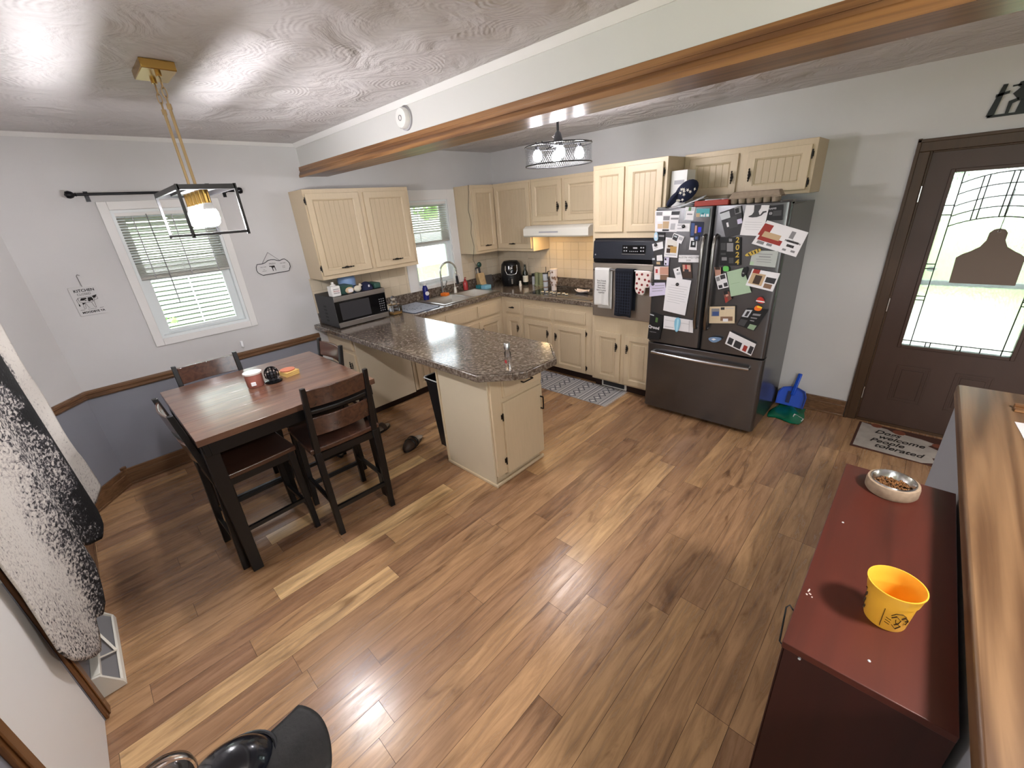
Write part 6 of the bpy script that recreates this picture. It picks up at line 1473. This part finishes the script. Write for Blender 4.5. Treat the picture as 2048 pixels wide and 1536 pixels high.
MB().tube([(DX+0.01, DY-0.01, 2.33), (DX-0.03, DY-0.03, 2.31), (DX+0.03, DY-0.02, 2.275), (DX+0.01, DY-0.02, 2.14)], 0.0016, 5).build('cord', 'grey', c)

# unseen living room ceiling lamps, added behind the camera as fill light
for x, y, lb in ((5.3, -3.2, 'unseen round ceiling lamp added as fill light, nearest the front door'), (5.6, -6.2, 'unseen round ceiling lamp added as fill light in the middle of the living room')):
    c = thing('fill_ceiling_lamp', lb, 'lamp', (x, y, ZC-0.05))
    MB().lathe([(0.17, ZC-0.001), (0.17, ZC-0.02), (0.0001, ZC-0.02)], (x, y, 0), n=32).build('base', 'white_plastic', c)
    MB().lathe([(0.155, ZC-0.02), (0.14, ZC-0.045), (0.08, ZC-0.06), (0.0001, ZC-0.065)], (x, y, 0), n=32).build('diffuser', 'fill_lamp_glow', c)

# ------------------------------------------------------------ things on the walls
c = thing('smoke_alarm', 'round white smoke alarm on the beam face', 'smoke alarm', (1.75, -2.42, 2.414))
MB().lathe([(0.0001, 0), (0.066, 0), (0.066, 0.012), (0.0001, 0.012)], (1.755, -2.42, 2.412), n=36, axis=(0, -1, 0)).build('base_plate', 'grey2', c)
MB().lathe([(0.058, 0.012), (0.058, 0.034), (0.052, 0.043), (0.0001, 0.046)], (1.755, -2.42, 2.412), n=36, axis=(0, -1, 0)).build('cover', 'white_plastic', c)
MB().tube([(1.755+0.014*cos(2*pi*i/24), -2.4665, 2.412+0.014*sin(2*pi*i/24)) for i in range(24)], 0.0022, 6, closed=True).build('test_button', 'grey', c)
c = thing('curtain_rod', 'black curtain rod with ball ends above the dining window', 'curtain rod', (0.08, -3.5, 2.14))
MB().cyl((0.08, -3.975, 2.142), (0.08, -3.03, 2.142), 0.009, n=14).build('rod', 'rod_black', c)
for y, s in ((-3.975, -1), (-3.03, 1)):
    MB().lathe([(0.009, 0), (0.012, 0.004), (0.010, 0.012), (0.020, 0.022), (0.025, 0.038), (0.020, 0.054), (0.0001, 0.062)], (0.08, y, 2.142), n=18, axis=(0, s, 0)).build('finial', 'rod_black', c)
for y in (-3.925, -3.09):
    MB().bar((0.0, y, 2.135), (0.08, y, 2.135), 0.010, 0.010).box(0, 0.006, y-0.012, y+0.012, 2.10, 2.165).build('bracket', 'rod_black', c)

c = thing('kitchen_sign', 'white plaque with a cow and the words kitchen closed left of the window', 'sign', (0.005, -4.15, 1.355))
MB().box(0.001, 0.008, -4.228, -4.076, 1.356, 1.557).build('board', 'wall_white', c, bev=0.001)
def onx(s, y, z, size, **k): return text_part(s, 'lettering', 'ink', c, (0.0085, y, z), (0, 1, 0), (0, 0, 1), size, **k)
onx('KITCHEN', -4.152, 1.529, 0.026, bold=0.0005); onx('CLOSED', -4.160, 1.504, 0.020); onx('MOODBYE YA', -4.150, 1.378, 0.019, bold=0.0007)
MB().box(0.008, 0.009, -4.215, -4.19, 1.397, 1.399).box(0.008, 0.009, -4.112, -4.09, 1.397, 1.399).build('rule', 'ink', c)
text_part('the cows are', 'lettering', 'ink', c, (0.0085, -4.151, 1.399), (0, 1, 0), (0, 0, 1), 0.009)
# the cow: white body outline with dark patches
def cowshape(mb, x, t, s, y0, z0, polys):
    for P_ in polys: mb.hexa([(x, y0+p[0]*s, z0+p[1]*s) for p in P_], [(x+t, y0+p[0]*s, z0+p[1]*s) for p in P_])
mb = MB()
for a, b in (((-.45, .28), (.30, .30)), ((.30, .30), (.38, .05)), ((.38, .05), (.20, -.06)), ((.20, -.06), (-.30, -.05)), ((-.30, -.05), (-.46, .05)), ((-.46, .05), (-.45, .28)), ((-.32, -.05), (-.36, -.42)), ((-.36, -.42), (-.27, -.42)), ((-.27, -.42), (-.20, -.06)),
             ((-.18, -.06), (-.12, -.36)), ((-.12, -.36), (-.05, -.38)), ((.14, -.06), (.20, -.40)), ((.20, -.40), (.28, -.42)), ((.28, -.42), (.30, .0)), ((-.45, .27), (-.56, .15)), ((-.56, .15), (-.52, -.20)), ((.32, .30), (.52, .32)), ((.52, .32), (.56, .10)), ((.56, .10), (.44, .06))):
    mb.bar((0.0092, -4.155+a[0]*0.10, 1.452+a[1]*0.11), (0.0092, -4.155+b[0]*0.10, 1.452+b[1]*0.11), 0.0018, 0.001, up=(1, 0, 0))
cowshape(mb, 0.0086, 0.001, 0.10, -4.155, 1.452, [[(-.40, .12), (-.22, .10), (-.02, .20), (-.03, .27), (-.30, .27)], [(.0, .02), (.10, -.02), (.16, .06), (.26, .0), (.30, .12), (.26, .28), (.05, .27)],
    [(.34, .18), (.46, .20), (.52, .32), (.58, .40), (.36, .36), (.30, .30)], [(-.36, -.08), (-.20, -.05), (-.24, -.14), (-.34, -.18)], [(-.16, .06), (-.06, .06), (-.08, .11), (-.18, .11)], [(-.55, -.12), (-.50, -.12), (-.49, -.28), (-.57, -.24)]])
mb.build('cow_print', 'ink', c, smooth=False)
c = thing('wall_hook', 'small wire hook above the kitchen closed plaque', 'hook', (0.01, -4.15, 1.57))
MB().tube([(0.010, -4.152, 1.556), (0.012, -4.155, 1.632), (0.014, -4.148, 1.638), (0.012, -4.138, 1.632)], 0.0020, 6).tube([(0.0, -4.150, 1.636), (0.012, -4.150, 1.637)], 0.003, 6).build('wire', 'grey', c)

c = thing('hanging_plaque', 'scalloped white plaque with black outline hanging by a wire right of the window', 'sign', (0.008, -2.88, 1.45))
out = [(-3.026, 1.500), (-3.022, 1.528), (-3.010, 1.549), (-2.965, 1.549), (-2.94, 1.556), (-2.912, 1.572), (-2.885, 1.575), (-2.858, 1.572), (-2.835, 1.562), (-2.815, 1.558), (-2.790, 1.566), (-2.773, 1.568), (-2.752, 1.550), (-2.737, 1.525), (-2.738, 1.495), (-2.752, 1.472), (-2.758, 1.459), (-2.985, 1.452), (-3.002, 1.463), (-3.020, 1.480)]
MB().hexa([(0.002, y, z) for y, z in out], [(0.010, y, z) for y, z in out]).build('board', 'wall_white', c)
MB().tube([(0.011, y, z) for y, z in out], 0.0030, 6, closed=True).build('outline', 'char', c)
MB().tube([(0.008, -2.965, 1.552), (0.008, -2.895, 1.640), (0.008, -2.815, 1.560)], 0.0022, 6).build('wire', 'grey', c)
for s_, y, z, sz in (('FRESH', -2.885, 1.540, 0.020), ('WELCOME', -2.966, 1.520, 0.010), ('MILK HERE', -2.795, 1.534, 0.010), ('stay', -2.965, 1.498, 0.009), ('and graze', -2.965, 1.486, 0.009), ('served', -2.795, 1.508, 0.009), ('all day', -2.795, 1.496, 0.009)):
    text_part(s_, 'lettering', 'ink_soft', c, (0.0105, y, z), (0, 1, 0), (0, 0, 1), sz)
mb = MB(); cowshape(mb, 0.0105, 0.0008, 0.10, -2.883, 1.505, [[(-.20, .18), (.12, .18), (.14, .02), (-.14, .0), (-.18, .08)], [(-.14, .02), (-.06, .0), (-.06, -.28), (-.11, -.28)], [(.08, .04), (.14, .02), (.16, -.28), (.12, -.28)], [(-.34, .20), (-.18, .18), (-.20, .10), (-.30, .10)]])
mb.build('cow_print', 'ink', c, smooth=False)
one(MB().box(0.0, 0.022, -3.332, -3.312, 0.870, 0.925).box(0.022, 0.030, -3.330, -3.314, 0.870, 0.885), 'adhesive_hook', 'bulb_collar', 'small translucent hook on the wall above the chair rail', 'hook', bev=0.004)

# cross and kneeling figure above the front door
c = thing('wall_silhouette', 'black metal cut-out of a kneeling figure by a cross above the front door', 'wall art', (4.46, -0.006, 2.16))
polys = [[(4.370, 2.160), (4.385, 2.152), (4.404, 2.166), (4.424, 2.318), (4.404, 2.318)], [(4.386, 2.255), (4.440, 2.268), (4.440, 2.282), (4.386, 2.270)], [(4.376, 2.150), (4.70, 2.150), (4.70, 2.163), (4.376, 2.163)],
         [(4.462, 2.300), (4.470, 2.318), (4.492, 2.322), (4.508, 2.312), (4.506, 2.292), (4.480, 2.290)], [(4.455, 2.262), (4.478, 2.290), (4.510, 2.292), (4.530, 2.262), (4.526, 2.228), (4.486, 2.222), (4.470, 2.245)],
         [(4.447, 2.163), (4.462, 2.163), (4.466, 2.212), (4.486, 2.222), (4.486, 2.240), (4.448, 2.226)], [(4.488, 2.163), (4.585, 2.163), (4.530, 2.180), (4.526, 2.228), (4.496, 2.226)], [(4.444, 2.298), (4.478, 2.300), (4.478, 2.308), (4.444, 2.306)]]
mb = MB()
for P_ in polys: mb.hexa([(x, -0.004, z) for x, z in P_], [(x, -0.010, z) for x, z in P_])
mb.build('cut_out', 'black_paint', c, smooth=False)

# leather cow tag hung on the front door glass
c = thing('cow_tag', 'grey brown ear tag shaped leather hanger on the door glass', 'tag', (4.597, -0.02, 1.16))
out = [(4.452, 1.160), (4.446, 1.330), (4.470, 1.352), (4.505, 1.372), (4.540, 1.400), (4.558, 1.440), (4.560, 1.485), (4.575, 1.505), (4.600, 1.512), (4.625, 1.505), (4.640, 1.485), (4.641, 1.440), (4.660, 1.400), (4.700, 1.372), (4.730, 1.355), (4.752, 1.335), (4.756, 1.160)]
MB().hexa([(x, -0.012, z) for x, z in out], [(x, -0.020, z) for x, z in out]).build('leather', 'tag_leather', c, bev=0.002)
MB().tube([(4.600+0.007*cos(2*pi*i/16), -0.021, 1.492+0.007*sin(2*pi*i/16)) for i in range(16)], 0.0025, 6, closed=True).build('eyelet', 'steel_bright', c)
MB().tube([(4.600, -0.022, 1.495), (4.603, -0.020, 1.62), (4.604, -0.012, 1.735), (4.604, 0.0, 1.74)], 0.002, 6).build('string', 'char', c)

# cowhide hung on the near wall, in soft vertical folds
c = thing('cowhide', 'black and white speckled cowhide hanging in folds on the near wall', 'cowhide', (1.5, -4.52, 0.4))
# lobes from the dining corner towards the camera: x range, bottom height
def base_y(x): return -4.525-0.140*max(0.0, min(1.0, (x-0.95)/1.15))
HB = [(0.95, 0.40), (1.02, 0.36), (1.12, 0.39), (1.20, 0.45), (1.27, 0.49), (1.31, 0.40), (1.36, 0.345), (1.44, 0.38), (1.53, 0.46), (1.60, 0.46), (1.70, 0.36), (1.76, 0.22), (1.80, 0.19), (1.85, 0.225), (1.90, 0.17), (1.96, 0.155), (2.03, 0.175), (2.10, 0.22), (2.17, 0.29), (2.24, 0.38), (2.30, 0.50)]
def bottom(x):
    for (x0, z0), (x1, z1) in zip(HB, HB[1:]):
        if x0 <= x <= x1: return z0+(z1-z0)*(x-x0)/(x1-x0)
    return HB[-1][1]
HX0, HX1 = 0.95, 2.30
def hide(u, v):
    x = HX0+(HX1-HX0)*u; zb = bottom(x); zt_ = 1.75-0.25*max(0.0, 1-u*9)
    z = zt_+(zb-zt_)*v
    k = max(0.0, 1-u*5.5); lowr = max(0.0, min(1.0, (0.72-z)/0.25))
    x2 = x-0.17*k*lowr+0.030*sin(z*15+1.2)*k+0.05*max(0.0, u*6-5)*max(0.0, min(1.0, (0.75-z)/0.3))
    f_ = 0.5+0.5*sin(x*15.5+0.4)
    a = 0.062*(1-0.75*max(0.0, min(1.0, (x-1.5)/0.6)))
    y = base_y(x)+a*(f_**1.4)*(0.45+0.55*v)-0.012*(1-u)
    return (x2, y, z)
MB().grid(hide, 150, 60).build('hide', 'cowhide', c, solid=0.006)
MB().cyl((1.0, -4.665, 1.77), (2.15, -4.665, 1.77), 0.010, n=10).build('hanging_bar', 'black_paint', c)

# white floor register box
c = thing('vent_box', 'white angled baseboard vent box with clear deflector by the closet door', 'vent', (1.85, -4.66, 0))
x0, x1 = 1.60, 2.108
A_ = [(-4.700, 0.0), (-4.618, 0.0), (-4.622, 0.028), (-4.672, 0.118), (-4.700, 0.124)]
for xa, xb in ((x0, x0+0.012), (x1-0.012, x1)):
    MB().hexa([(xa, y, z) for y, z in A_], [(xb, y, z) for y, z in A_]).build('end_cap', 'white_enamel', c, bev=0.002)
MB().box(x0+.012, x1-.012, -4.700, -4.618, 0.0, 0.012).hexa([(x0+.012, -4.618, 0.012), (x1-.012, -4.618, 0.012), (x1-.012, -4.628, 0.012), (x0+.012, -4.628, 0.012)], [(x0+.012, -4.622, 0.030), (x1-.012, -4.622, 0.030), (x1-.012, -4.631, 0.036), (x0+.012, -4.631, 0.036)]).box(x0+.012, x1-.012, -4.700, -4.668, 0.100, 0.124).build('frame', 'white_enamel', c, bev=0.003)
mb = MB()
mb.hexa([(x0+.012, -4.631, 0.028), (x1-.012, -4.631, 0.028), (x1-.012, -4.690, 0.030), (x0+.012, -4.690, 0.030)], [(x0+.012, -4.680, 0.100), (x1-.012, -4.680, 0.100), (x1-.012, -4.690, 0.100), (x0+.012, -4.690, 0.100)])
mb.build('grille', 'grey', c)
xm = (x0+x1)/2+0.05
mb = MB().bar((xm, -4.628, 0.042), (xm-0.13, -4.674, 0.118), 0.009, 0.006).bar((xm, -4.628, 0.042), (xm+0.085, -4.674, 0.118), 0.009, 0.006)
mb.build('brace', 'white_enamel', c)
# ------------------------------------------------------------ floor things
c = thing('trash_can', 'black plastic bin with pale bag rim beside the peninsula cabinet', 'bin', (1.70, -2.30, 0))
prof = lambda s, z: [(1.70+x*s, -2.305+y*s, z) for x, y in ((-0.13, -0.17), (0.10, -0.17), (0.14, -0.13), (0.14, 0.13), (0.10, 0.17), (-0.13, 0.17), (-0.15, 0.15), (-0.15, -0.15))]
mb = MB(); lv = [(0.78, 0.0), (0.98, 0.60), (1.02, 0.61), (1.02, 0.635), (0.96, 0.635), (0.95, 0.60), (0.75, 0.02)]
for (s0, z0), (s1, z1) in zip(lv, lv[1:]):
    a, b = prof(s0, z0), prof(s1, z1); mb.add(a+b, [(i, (i+1) % 8, 8+(i+1) % 8, 8+i) for i in range(8)])
mb.add(prof(0.78, 0.0), [tuple(range(8))[::-1]]); mb.add(prof(0.75, 0.02), [tuple(range(8))]); mb.build('bin_body', 'trash_black', c)
mb = MB(); pr = prof(1.045, 0.637); mb.tube(pr, 0.004, 6, closed=True); mb.build('bag_rim', 'bag_rim', c)
mb = MB(); lv = [(0.94, 0.632), (0.86, 0.55), (0.80, 0.50)]
for (s0, z0), (s1, z1) in zip(lv, lv[1:]):
    a, b = prof(s0, z0), prof(s1, z1); mb.add(a+b, [(i, (i+1) % 8, 8+(i+1) % 8, 8+i) for i in range(8)])
mb.add(prof(0.80, 0.50), [tuple(range(8))]); mb.build('bin_bag', 'black_plastic', c)

# woven runner rug
c = thing('kitchen_rug', 'grey woven runner with dark diamond bands in front of the oven', 'rug', (1.75, -0.80, 0))
x0, x1, y0, y1 = 0.95, 2.335, -1.015, -0.590
MB().box(x0, x1, y0, y1, 0.0005, 0.006).build('weave', 'rug_grey', c, bev=0.002)
mb = MB().m(0); rs = random.Random(5); x = x1-0.03; z = 0.0064; k = 0
while x > x0+0.05:
    if k % 3 != 1:
        for dx, w_ in ((0, 0.006), (-0.018, 0.010), (-0.036, 0.004)):
            mb.m(0 if w_ != 0.010 else 1).box(x+dx-w_, x+dx, y0+0.004, y1-0.004, 0.006, z)
        x -= 0.065
    else:
        n = 5; s_ = (y1-y0)/n
        for j in range(n):
            yc = y0+s_*(j+.5)
            for sx in (-1, 1):
                mb.m(0).bar((x-0.055+sx*0.045, yc, 0.0062), (x-0.055, yc+s_*0.46, 0.0062), 0.008, 0.0006).bar((x-0.055+sx*0.045, yc, 0.0062), (x-0.055, yc-s_*0.46, 0.0062), 0.008, 0.0006)
            mb.m(1).box(x-0.068, x-0.042, yc-0.016, yc+0.016, 0.006, 0.0064)
        x -= 0.125
    k += 1
mb.build('woven_pattern', ['rug_dark', 'rug_white'], c, smooth=False)
mb = MB()
for i in range(70):
    y = y0+(y1-y0)*i/69; mb.bar((x1, y, 0.003), (x1+0.018+0.006*(i % 3), y+0.003*((i % 2)*2-1), 0.002), 0.003, 0.002)
fr_ = mb.build('fringe', 'rug_white', c); 

# door mat
c = thing('door_mat', 'pale door mat with the words dogs welcome people tolerated', 'mat', (4.42, -0.30, 0))
T = Matrix.Translation((4.50, -0.285, 0.0)) @ Matrix.Rotation(radians(-1), 4, 'Z')
MB().box(-0.30, 0.30, -0.235, 0.235, 0.0005, 0.007, T=T).build('rubber_base', 'mat_brown', c, bev=0.002)
pale = [(-0.285, -0.215), (0.10, -0.23), (0.17, -0.19), (0.15, -0.12), (0.20, -0.09), (0.17, -0.03), (0.18, 0.02), (0.12, 0.06), (0.16, 0.12), (0.08, 0.15), (-0.02, 0.16), (-0.08, 0.15), (-0.12, 0.19), (-0.20, 0.20), (-0.285, 0.225)]
MB().prism(pale, 0.007, 0.0085, T=T).build('pale_print', 'mat_cream', c, smooth=False)
mb = MB(); 
for px, py, r_ in ((-0.19, 0.212, 0.035), (-0.05, 0.175, 0.04), (0.17, 0.10, 0.03), (0.23, 0.16, 0.035)): mb.lathe([(0.0001, 0.0072), (r_, 0.0072), (r_, 0.0090), (0.0001, 0.0090)], (0, 0, 0), n=9, T=T @ Matrix.Translation((px, py, 0)))
mb.build('rust_print', 'mat_rust', c, smooth=False)
for i, (s_, dx) in enumerate((('Dogs', -0.115), ('welcome', -0.03), ('People', -0.105), ('tolerated', -0.035))):
    o_ = T @ Vector((dx, 0.105-i*0.080, 0.0088)); text_part(s_, 'lettering', 'ink', c, o_, T.to_3x3() @ Vector((1, 0, 0)), T.to_3x3() @ Vector((0, 1, 0)), 0.088, shear=0.35, bold=0.0015, squash=0.82)

# sandals
def sandal(label, cat, loc, rz, kind):
    c = thing('sandal' if kind else 'clog', label, cat, loc, rz)
    n = 18; sole = []
    for i in range(n):
        a = 2*pi*i/n; y = 0.135*sin(a); w_ = 0.046+0.010*sin(a); sole.append((w_*cos(a), y))
    MB().prism(sole, 0.0, 0.022).build('sole', 'black_plastic', c, local=True, bev=0.003)
    MB().prism([(x*0.92, y*0.95) for x, y in sole], 0.022, 0.027).build('footbed', 'sole', c, local=True)
    if kind:
        for y in ((0.045, 0.01) if kind == 2 else (0.035,)):
            w2 = 0.030 if kind == 1 else 0.016
            MB().grid(lambda u, v: (0.052*cos(pi*u), y+w2*(2*v-1)*0.7, 0.018+0.050*sin(pi*u)), 12, 4).build('strap', 'leather_brown', c, local=True, solid=0.004)
    else:
        MB().dome((0, 0.040, 0.020), 0.054, 0.096, 0.062, 22, 8).build('upper', 'leather_brown', c, local=True)
        MB().lathe([(0.0001, 0), (0.036, 0), (0.040, 0.006), (0.030, 0.010), (0.0001, 0.008)], (0, -0.088, 0.024), n=18).build('heel_pad', 'sole', c, local=True)
        for y in (0.0, 0.04): MB().grid(lambda u, v: (0.057*cos(pi*u), y+0.009*(2*v-1), 0.021+0.066*sin(pi*u)*(1-y*1.2)), 14, 2).build('strap', 'black_plastic', c, local=True, solid=0.004)
    return c
sandal('brown closed clog lying alone on the floor before the trash can', 'shoe', (1.405, -2.60, 0), radians(204), 0)
sandal('dark sandal with pale footbed behind the near dining chair', 'shoe', (0.93, -2.66, 0), radians(15), 1)
sandal('dark sandal under the dining chair by the table leg', 'shoe', (0.95, -3.07, 0), radians(75), 1)

# dustpan and green bag beside the fridge
c = thing('plastic_bag', 'flat green plastic bag with a white label on the floor by the fridge', 'bag', (3.74, -0.18, 0))
def bagf(u, v):
    x = 3.60+0.235*u+0.03*sin(5*v)*(u-.5); y = -0.375+0.34*v+0.02*sin(6*u)
    return (x, y, 0.008+0.030*sin(pi*u)**.6*sin(pi*v)**.6*(1+0.35*sin(9*u+4*v)))
mb = MB().grid(bagf, 26, 26).grid(lambda u, v: (bagf(u, v)[0], bagf(u, v)[1], 0.002), 4, 4); mb.build('bag_film', 'bag_green', c)
MB().add([Vector(bagf(u, v))+Vector((0, 0, 0.0025)) for u, v in ((0.72, 0.22), (1.0, 0.17), (1.0, 0.34), (0.72, 0.36))], [(0, 1, 2, 3)]).build('label', 'pw', c, smooth=False)
c = thing('dustpan', 'blue plastic dustpan standing on the green bag against the wall', 'dustpan', (3.72, -0.10, 0.04))
T = Matrix.Translation((3.705, -0.150, 0.048)) @ Matrix.Rotation(radians(-20), 4, 'X') @ Matrix.Rotation(radians(2), 4, 'Y')
pan = [(-0.105, 0.0), (0.105, 0.0), (0.108, 0.105), (0.085, 0.155), (0.03, 0.175), (-0.03, 0.175), (-0.085, 0.155), (-0.108, 0.105)]
mb = MB()
mb.hexa([T @ Vector((x, 0.030, z)) for x, z in pan], [T @ Vector((x, 0.034, z)) for x, z in pan])
for a, b in zip(pan[1:], pan[2:]+[pan[0]]): mb.hexa([T @ Vector(p) for p in ((a[0], -0.010, a[1]), (b[0], -0.010, b[1]), (b[0], 0.034, b[1]), (a[0], 0.034, a[1]))], [T @ Vector(p) for p in ((a[0]*.96, -0.010, a[1]*.985), (b[0]*.96, -0.010, b[1]*.985), (b[0]*.96, 0.034, b[1]*.985), (a[0]*.96, 0.034, a[1]*.985))])
mb.build('pan', 'dustpan_blue', c, bev=0.001)
mb = MB().bar(T @ Vector((0, 0.012, 0.10)), T @ Vector((0.012, 0.018, 0.30)), 0.030, 0.020); mb.build('handle', 'dustpan_blue', c, bev=0.006)
mb = MB().box(-0.036, -0.008, 0.012, 0.029, 0.025, 0.13, T=T); mb.build('brush_bristles', 'dustpan_dark', c)

# ------------------------------------------------------------ red brown low cabinet at the half wall with pet things
c = thing('low_dresser', 'reddish brown storage chest standing against the half wall', 'dresser', (4.38, -3.01, 0))
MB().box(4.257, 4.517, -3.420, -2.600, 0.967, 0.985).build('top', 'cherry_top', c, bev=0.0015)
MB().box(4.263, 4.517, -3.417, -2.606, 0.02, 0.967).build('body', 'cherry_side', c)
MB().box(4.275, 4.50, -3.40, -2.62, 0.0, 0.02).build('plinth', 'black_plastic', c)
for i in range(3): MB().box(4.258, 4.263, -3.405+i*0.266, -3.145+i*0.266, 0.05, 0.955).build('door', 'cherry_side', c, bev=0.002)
MB().cyl((4.291, -3.4205, 0.962), (4.291, -3.4165, 0.962), 0.0026, n=10).build('screw', 'silver', c)
MB().tube([(4.258, -3.318, 0.975), (4.248, -3.316, 0.985), (4.243, -3.322, 0.980), (4.246, -3.345, 0.955), (4.250, -3.375, 0.93), (4.258, -3.382, 0.93)], 0.0019, 5).build('strap_loop', 'black', c)
rs = random.Random(8); mb = MB()
for k in range(9): mb.ball((4.273+rs.uniform(-.004, .007), -3.255+rs.uniform(-.013, .013), 0.9857), 0.0017, 6)
mb.build('paint_scrape', 'pinkw', c)
c = thing('pet_bowl', 'round stone coloured bowl with steel liner and kibble on the red chest', 'pet bowl', (4.376, -2.688, 0.9853))
bc = (4.376, -2.692, 0.9853); s_ = 0.0625
MB().lathe([(0.0001, 0), (s_*.94, 0), (s_, 0.006), (s_, 0.028), (s_*.97, 0.036), (s_*.86, 0.037), (s_*.80, 0.03)], bc, n=40).build('stone_ring', 'bowl_stone', c)
MB().lathe([(s_*.87, 0.037), (s_*.85, 0.041), (s_*.82, 0.040), (s_*.76, 0.022), (s_*.62, 0.010), (0.0001, 0.008)], bc, n=40).build('steel_liner', 'steel_bright', c)
rs = random.Random(1); mb = MB()
for k in range(330):
    a = rs.uniform(0, 2*pi); r_ = 0.043*sqrt(rs.random()); mb.ball((bc[0]+r_*cos(a), bc[1]+r_*sin(a), bc[2]+0.014+rs.uniform(0, .007)), 0.0030, 6, sc=(1, 1, .7))
kb = mb.build('kibble', 'kibble'); tag(kb, 'heap of brown kibble in the stone coloured bowl', 'kibble', kind='stuff')
c = thing('plastic_cup', 'yellow plastic cup with dark printed picture on the red chest', 'cup', (4.4035, -3.222, 0.9853))
cc_ = (4.4035, -3.224, 0.9853)
KC = 0.86
MB().lathe([(r__*KC, z__*KC) for r__, z__ in [(0.0001, 0), (0.040, 0), (0.041, 0.003), (0.0475, 0.082), (0.0505, 0.084), (0.0545, 0.112), (0.056, 0.114), (0.056, 0.117), (0.0535, 0.117), (0.0495, 0.088), (0.0455, 0.080), (0.038, 0.004), (0.0001, 0.003)]], cc_, n=48).build('cup_body', 'yellow_plastic', c)
def cp_(a, z, o=0.0006): 
    r_ = (0.041+0.0065*(z-0.003)/0.079)*KC+o; return Vector((cc_[0]+r_*cos(a), cc_[1]+r_*sin(a), cc_[2]+z*KC))
mb = MB()
def stroke(mb, pts, w=0.0016):
    for (a0, z0), (a1, z1) in zip(pts, pts[1:]): mb.bar(cp_(a0, z0), cp_(a1, z1), w*1.5, 0.0008)
a0 = -1.75
for k in range(12): mb.bar(cp_(a0, 0.010+k*0.0050), cp_(a0, 0.0135+k*0.0050), 0.0045, 0.0008)
for y in (0.0,): 
    stroke(mb, [(-1.45, 0.056), (-1.30, 0.066), (-1.05, 0.068), (-0.85, 0.060)]); stroke(mb, [(-1.42, 0.050), (-1.25, 0.058), (-1.10, 0.050)], .003); stroke(mb, [(-1.02, 0.052), (-0.86, 0.058), (-0.76, 0.050)], .003)
    stroke(mb, [(-1.22, 0.046), (-1.16, 0.034), (-1.05, 0.034), (-1.00, 0.046)], .002); stroke(mb, [(-1.30, 0.026), (-1.10, 0.015), (-0.90, 0.026)], .0022); stroke(mb, [(-1.22, 0.028), (-1.10, 0.032), (-0.98, 0.028)], .0018)
    for zz in (0.024, 0.032, 0.040): stroke(mb, [(-1.62, zz+.004), (-1.40, zz)], .0007)
    stroke(mb, [(-0.80, 0.036), (-0.66, 0.030), (-0.60, 0.040), (-0.68, 0.048), (-0.80, 0.042)], .0016)
for k in range(9):
    a, z = -2.95+0.10*sin(k*2.1), 0.012+k*0.007; stroke(mb, [(a, z), (a+0.12*cos(k), z+0.004), (a+0.02, z+0.008)], .003)
mb.build('print', 'cup_print', c)
for k in range(2):
    p_ = ((4.392, -3.358), (4.293, -2.937))[k]
    o = MB().lathe([(0.0001, 0), (0.003, 0), (0.002, .0015), (0.0001, .002)], (p_[0], p_[1], 0.9853), n=8).build('crumb', 'silver'); tag(o, ('tiny pale crumb on the red chest near the front corner', 'tiny pale crumb on the red chest between the bowl and the cup')[k], 'crumb')

# ------------------------------------------------------------ side stand with cap and tumbler near the camera
c = thing('side_stand', 'narrow stand at the foot of the view carrying a cap and a clear cup', 'stand', (3.67, -4.47, 0))
MB().box(3.44, 3.90, -4.69, -4.302, 0.78, 0.80).build('top', 'oak_x', c)
for x in (3.47, 3.88):
    for y in (-4.67, -4.322): MB().box(x-.015, x+.015, y-.015, y+.015, 0, 0.78).build('leg', 'black_paint', c)
c = thing('cap', 'black billed cap with glossy navy crown at the bottom edge of the view', 'cap', (3.56, -4.30, 0.80))
bill = lambda u, v: (3.464+0.178*u, -4.285+(0.128+0.028*sin(pi*u)-0.028)*v+0.018*(1-v)*0, 0.824-0.006*(2*u-1)**2-0.003*v)
def bill(u, v):
    # straight side edge runs to a pointed corner, front edge bulges
    x = 3.462+0.176*u
    yf = -4.155-0.0*u+0.026*sin(pi*u)**0.8
    yb = -4.315+0.045*sin(pi*u)
    y = yb+(yf-yb)*v
    x += 0.010*sin(pi*v)*(1-u)-0.004*sin(pi*v)*u
    return (x, y, 0.822+0.010*sin(pi*u)-0.004*v)
MB().grid(bill, 20, 12).build('bill', 'cap_black', c, solid=0.004)
MB().dome((3.500, -4.310, 0.802), 0.072, 0.092, 0.085, 32, 10).build('crown', 'cap_navy', c)
MB().tube([(3.500+0.072*cos(t), -4.310+0.092*sin(t), 0.826) for t in [2*pi*i/40 for i in range(40)]], 0.005, 8, closed=True).build('seam', 'cap_navy', c)
c = thing('clear_cup', 'clear plastic cup with domed lid at the bottom edge of the view', 'cup', (3.630, -4.355, 0.80))
zc_ = 0.8005
MB().lathe([(0.0001, 0.0), (0.028, 0.0), (0.041, 0.271)], (3.630, -4.355, zc_), n=36).build('cup_wall', 'lid_clear', c)
MB().lathe([(0.044, 0.271), (0.047, 0.276), (0.046, 0.288), (0.041, 0.295), (0.038, 0.290), (0.031, 0.291), (0.028, 0.297), (0.016, 0.300), (0.0001, 0.300)], (3.630, -4.355, zc_), n=40).build('lid', 'lid_clear', c)
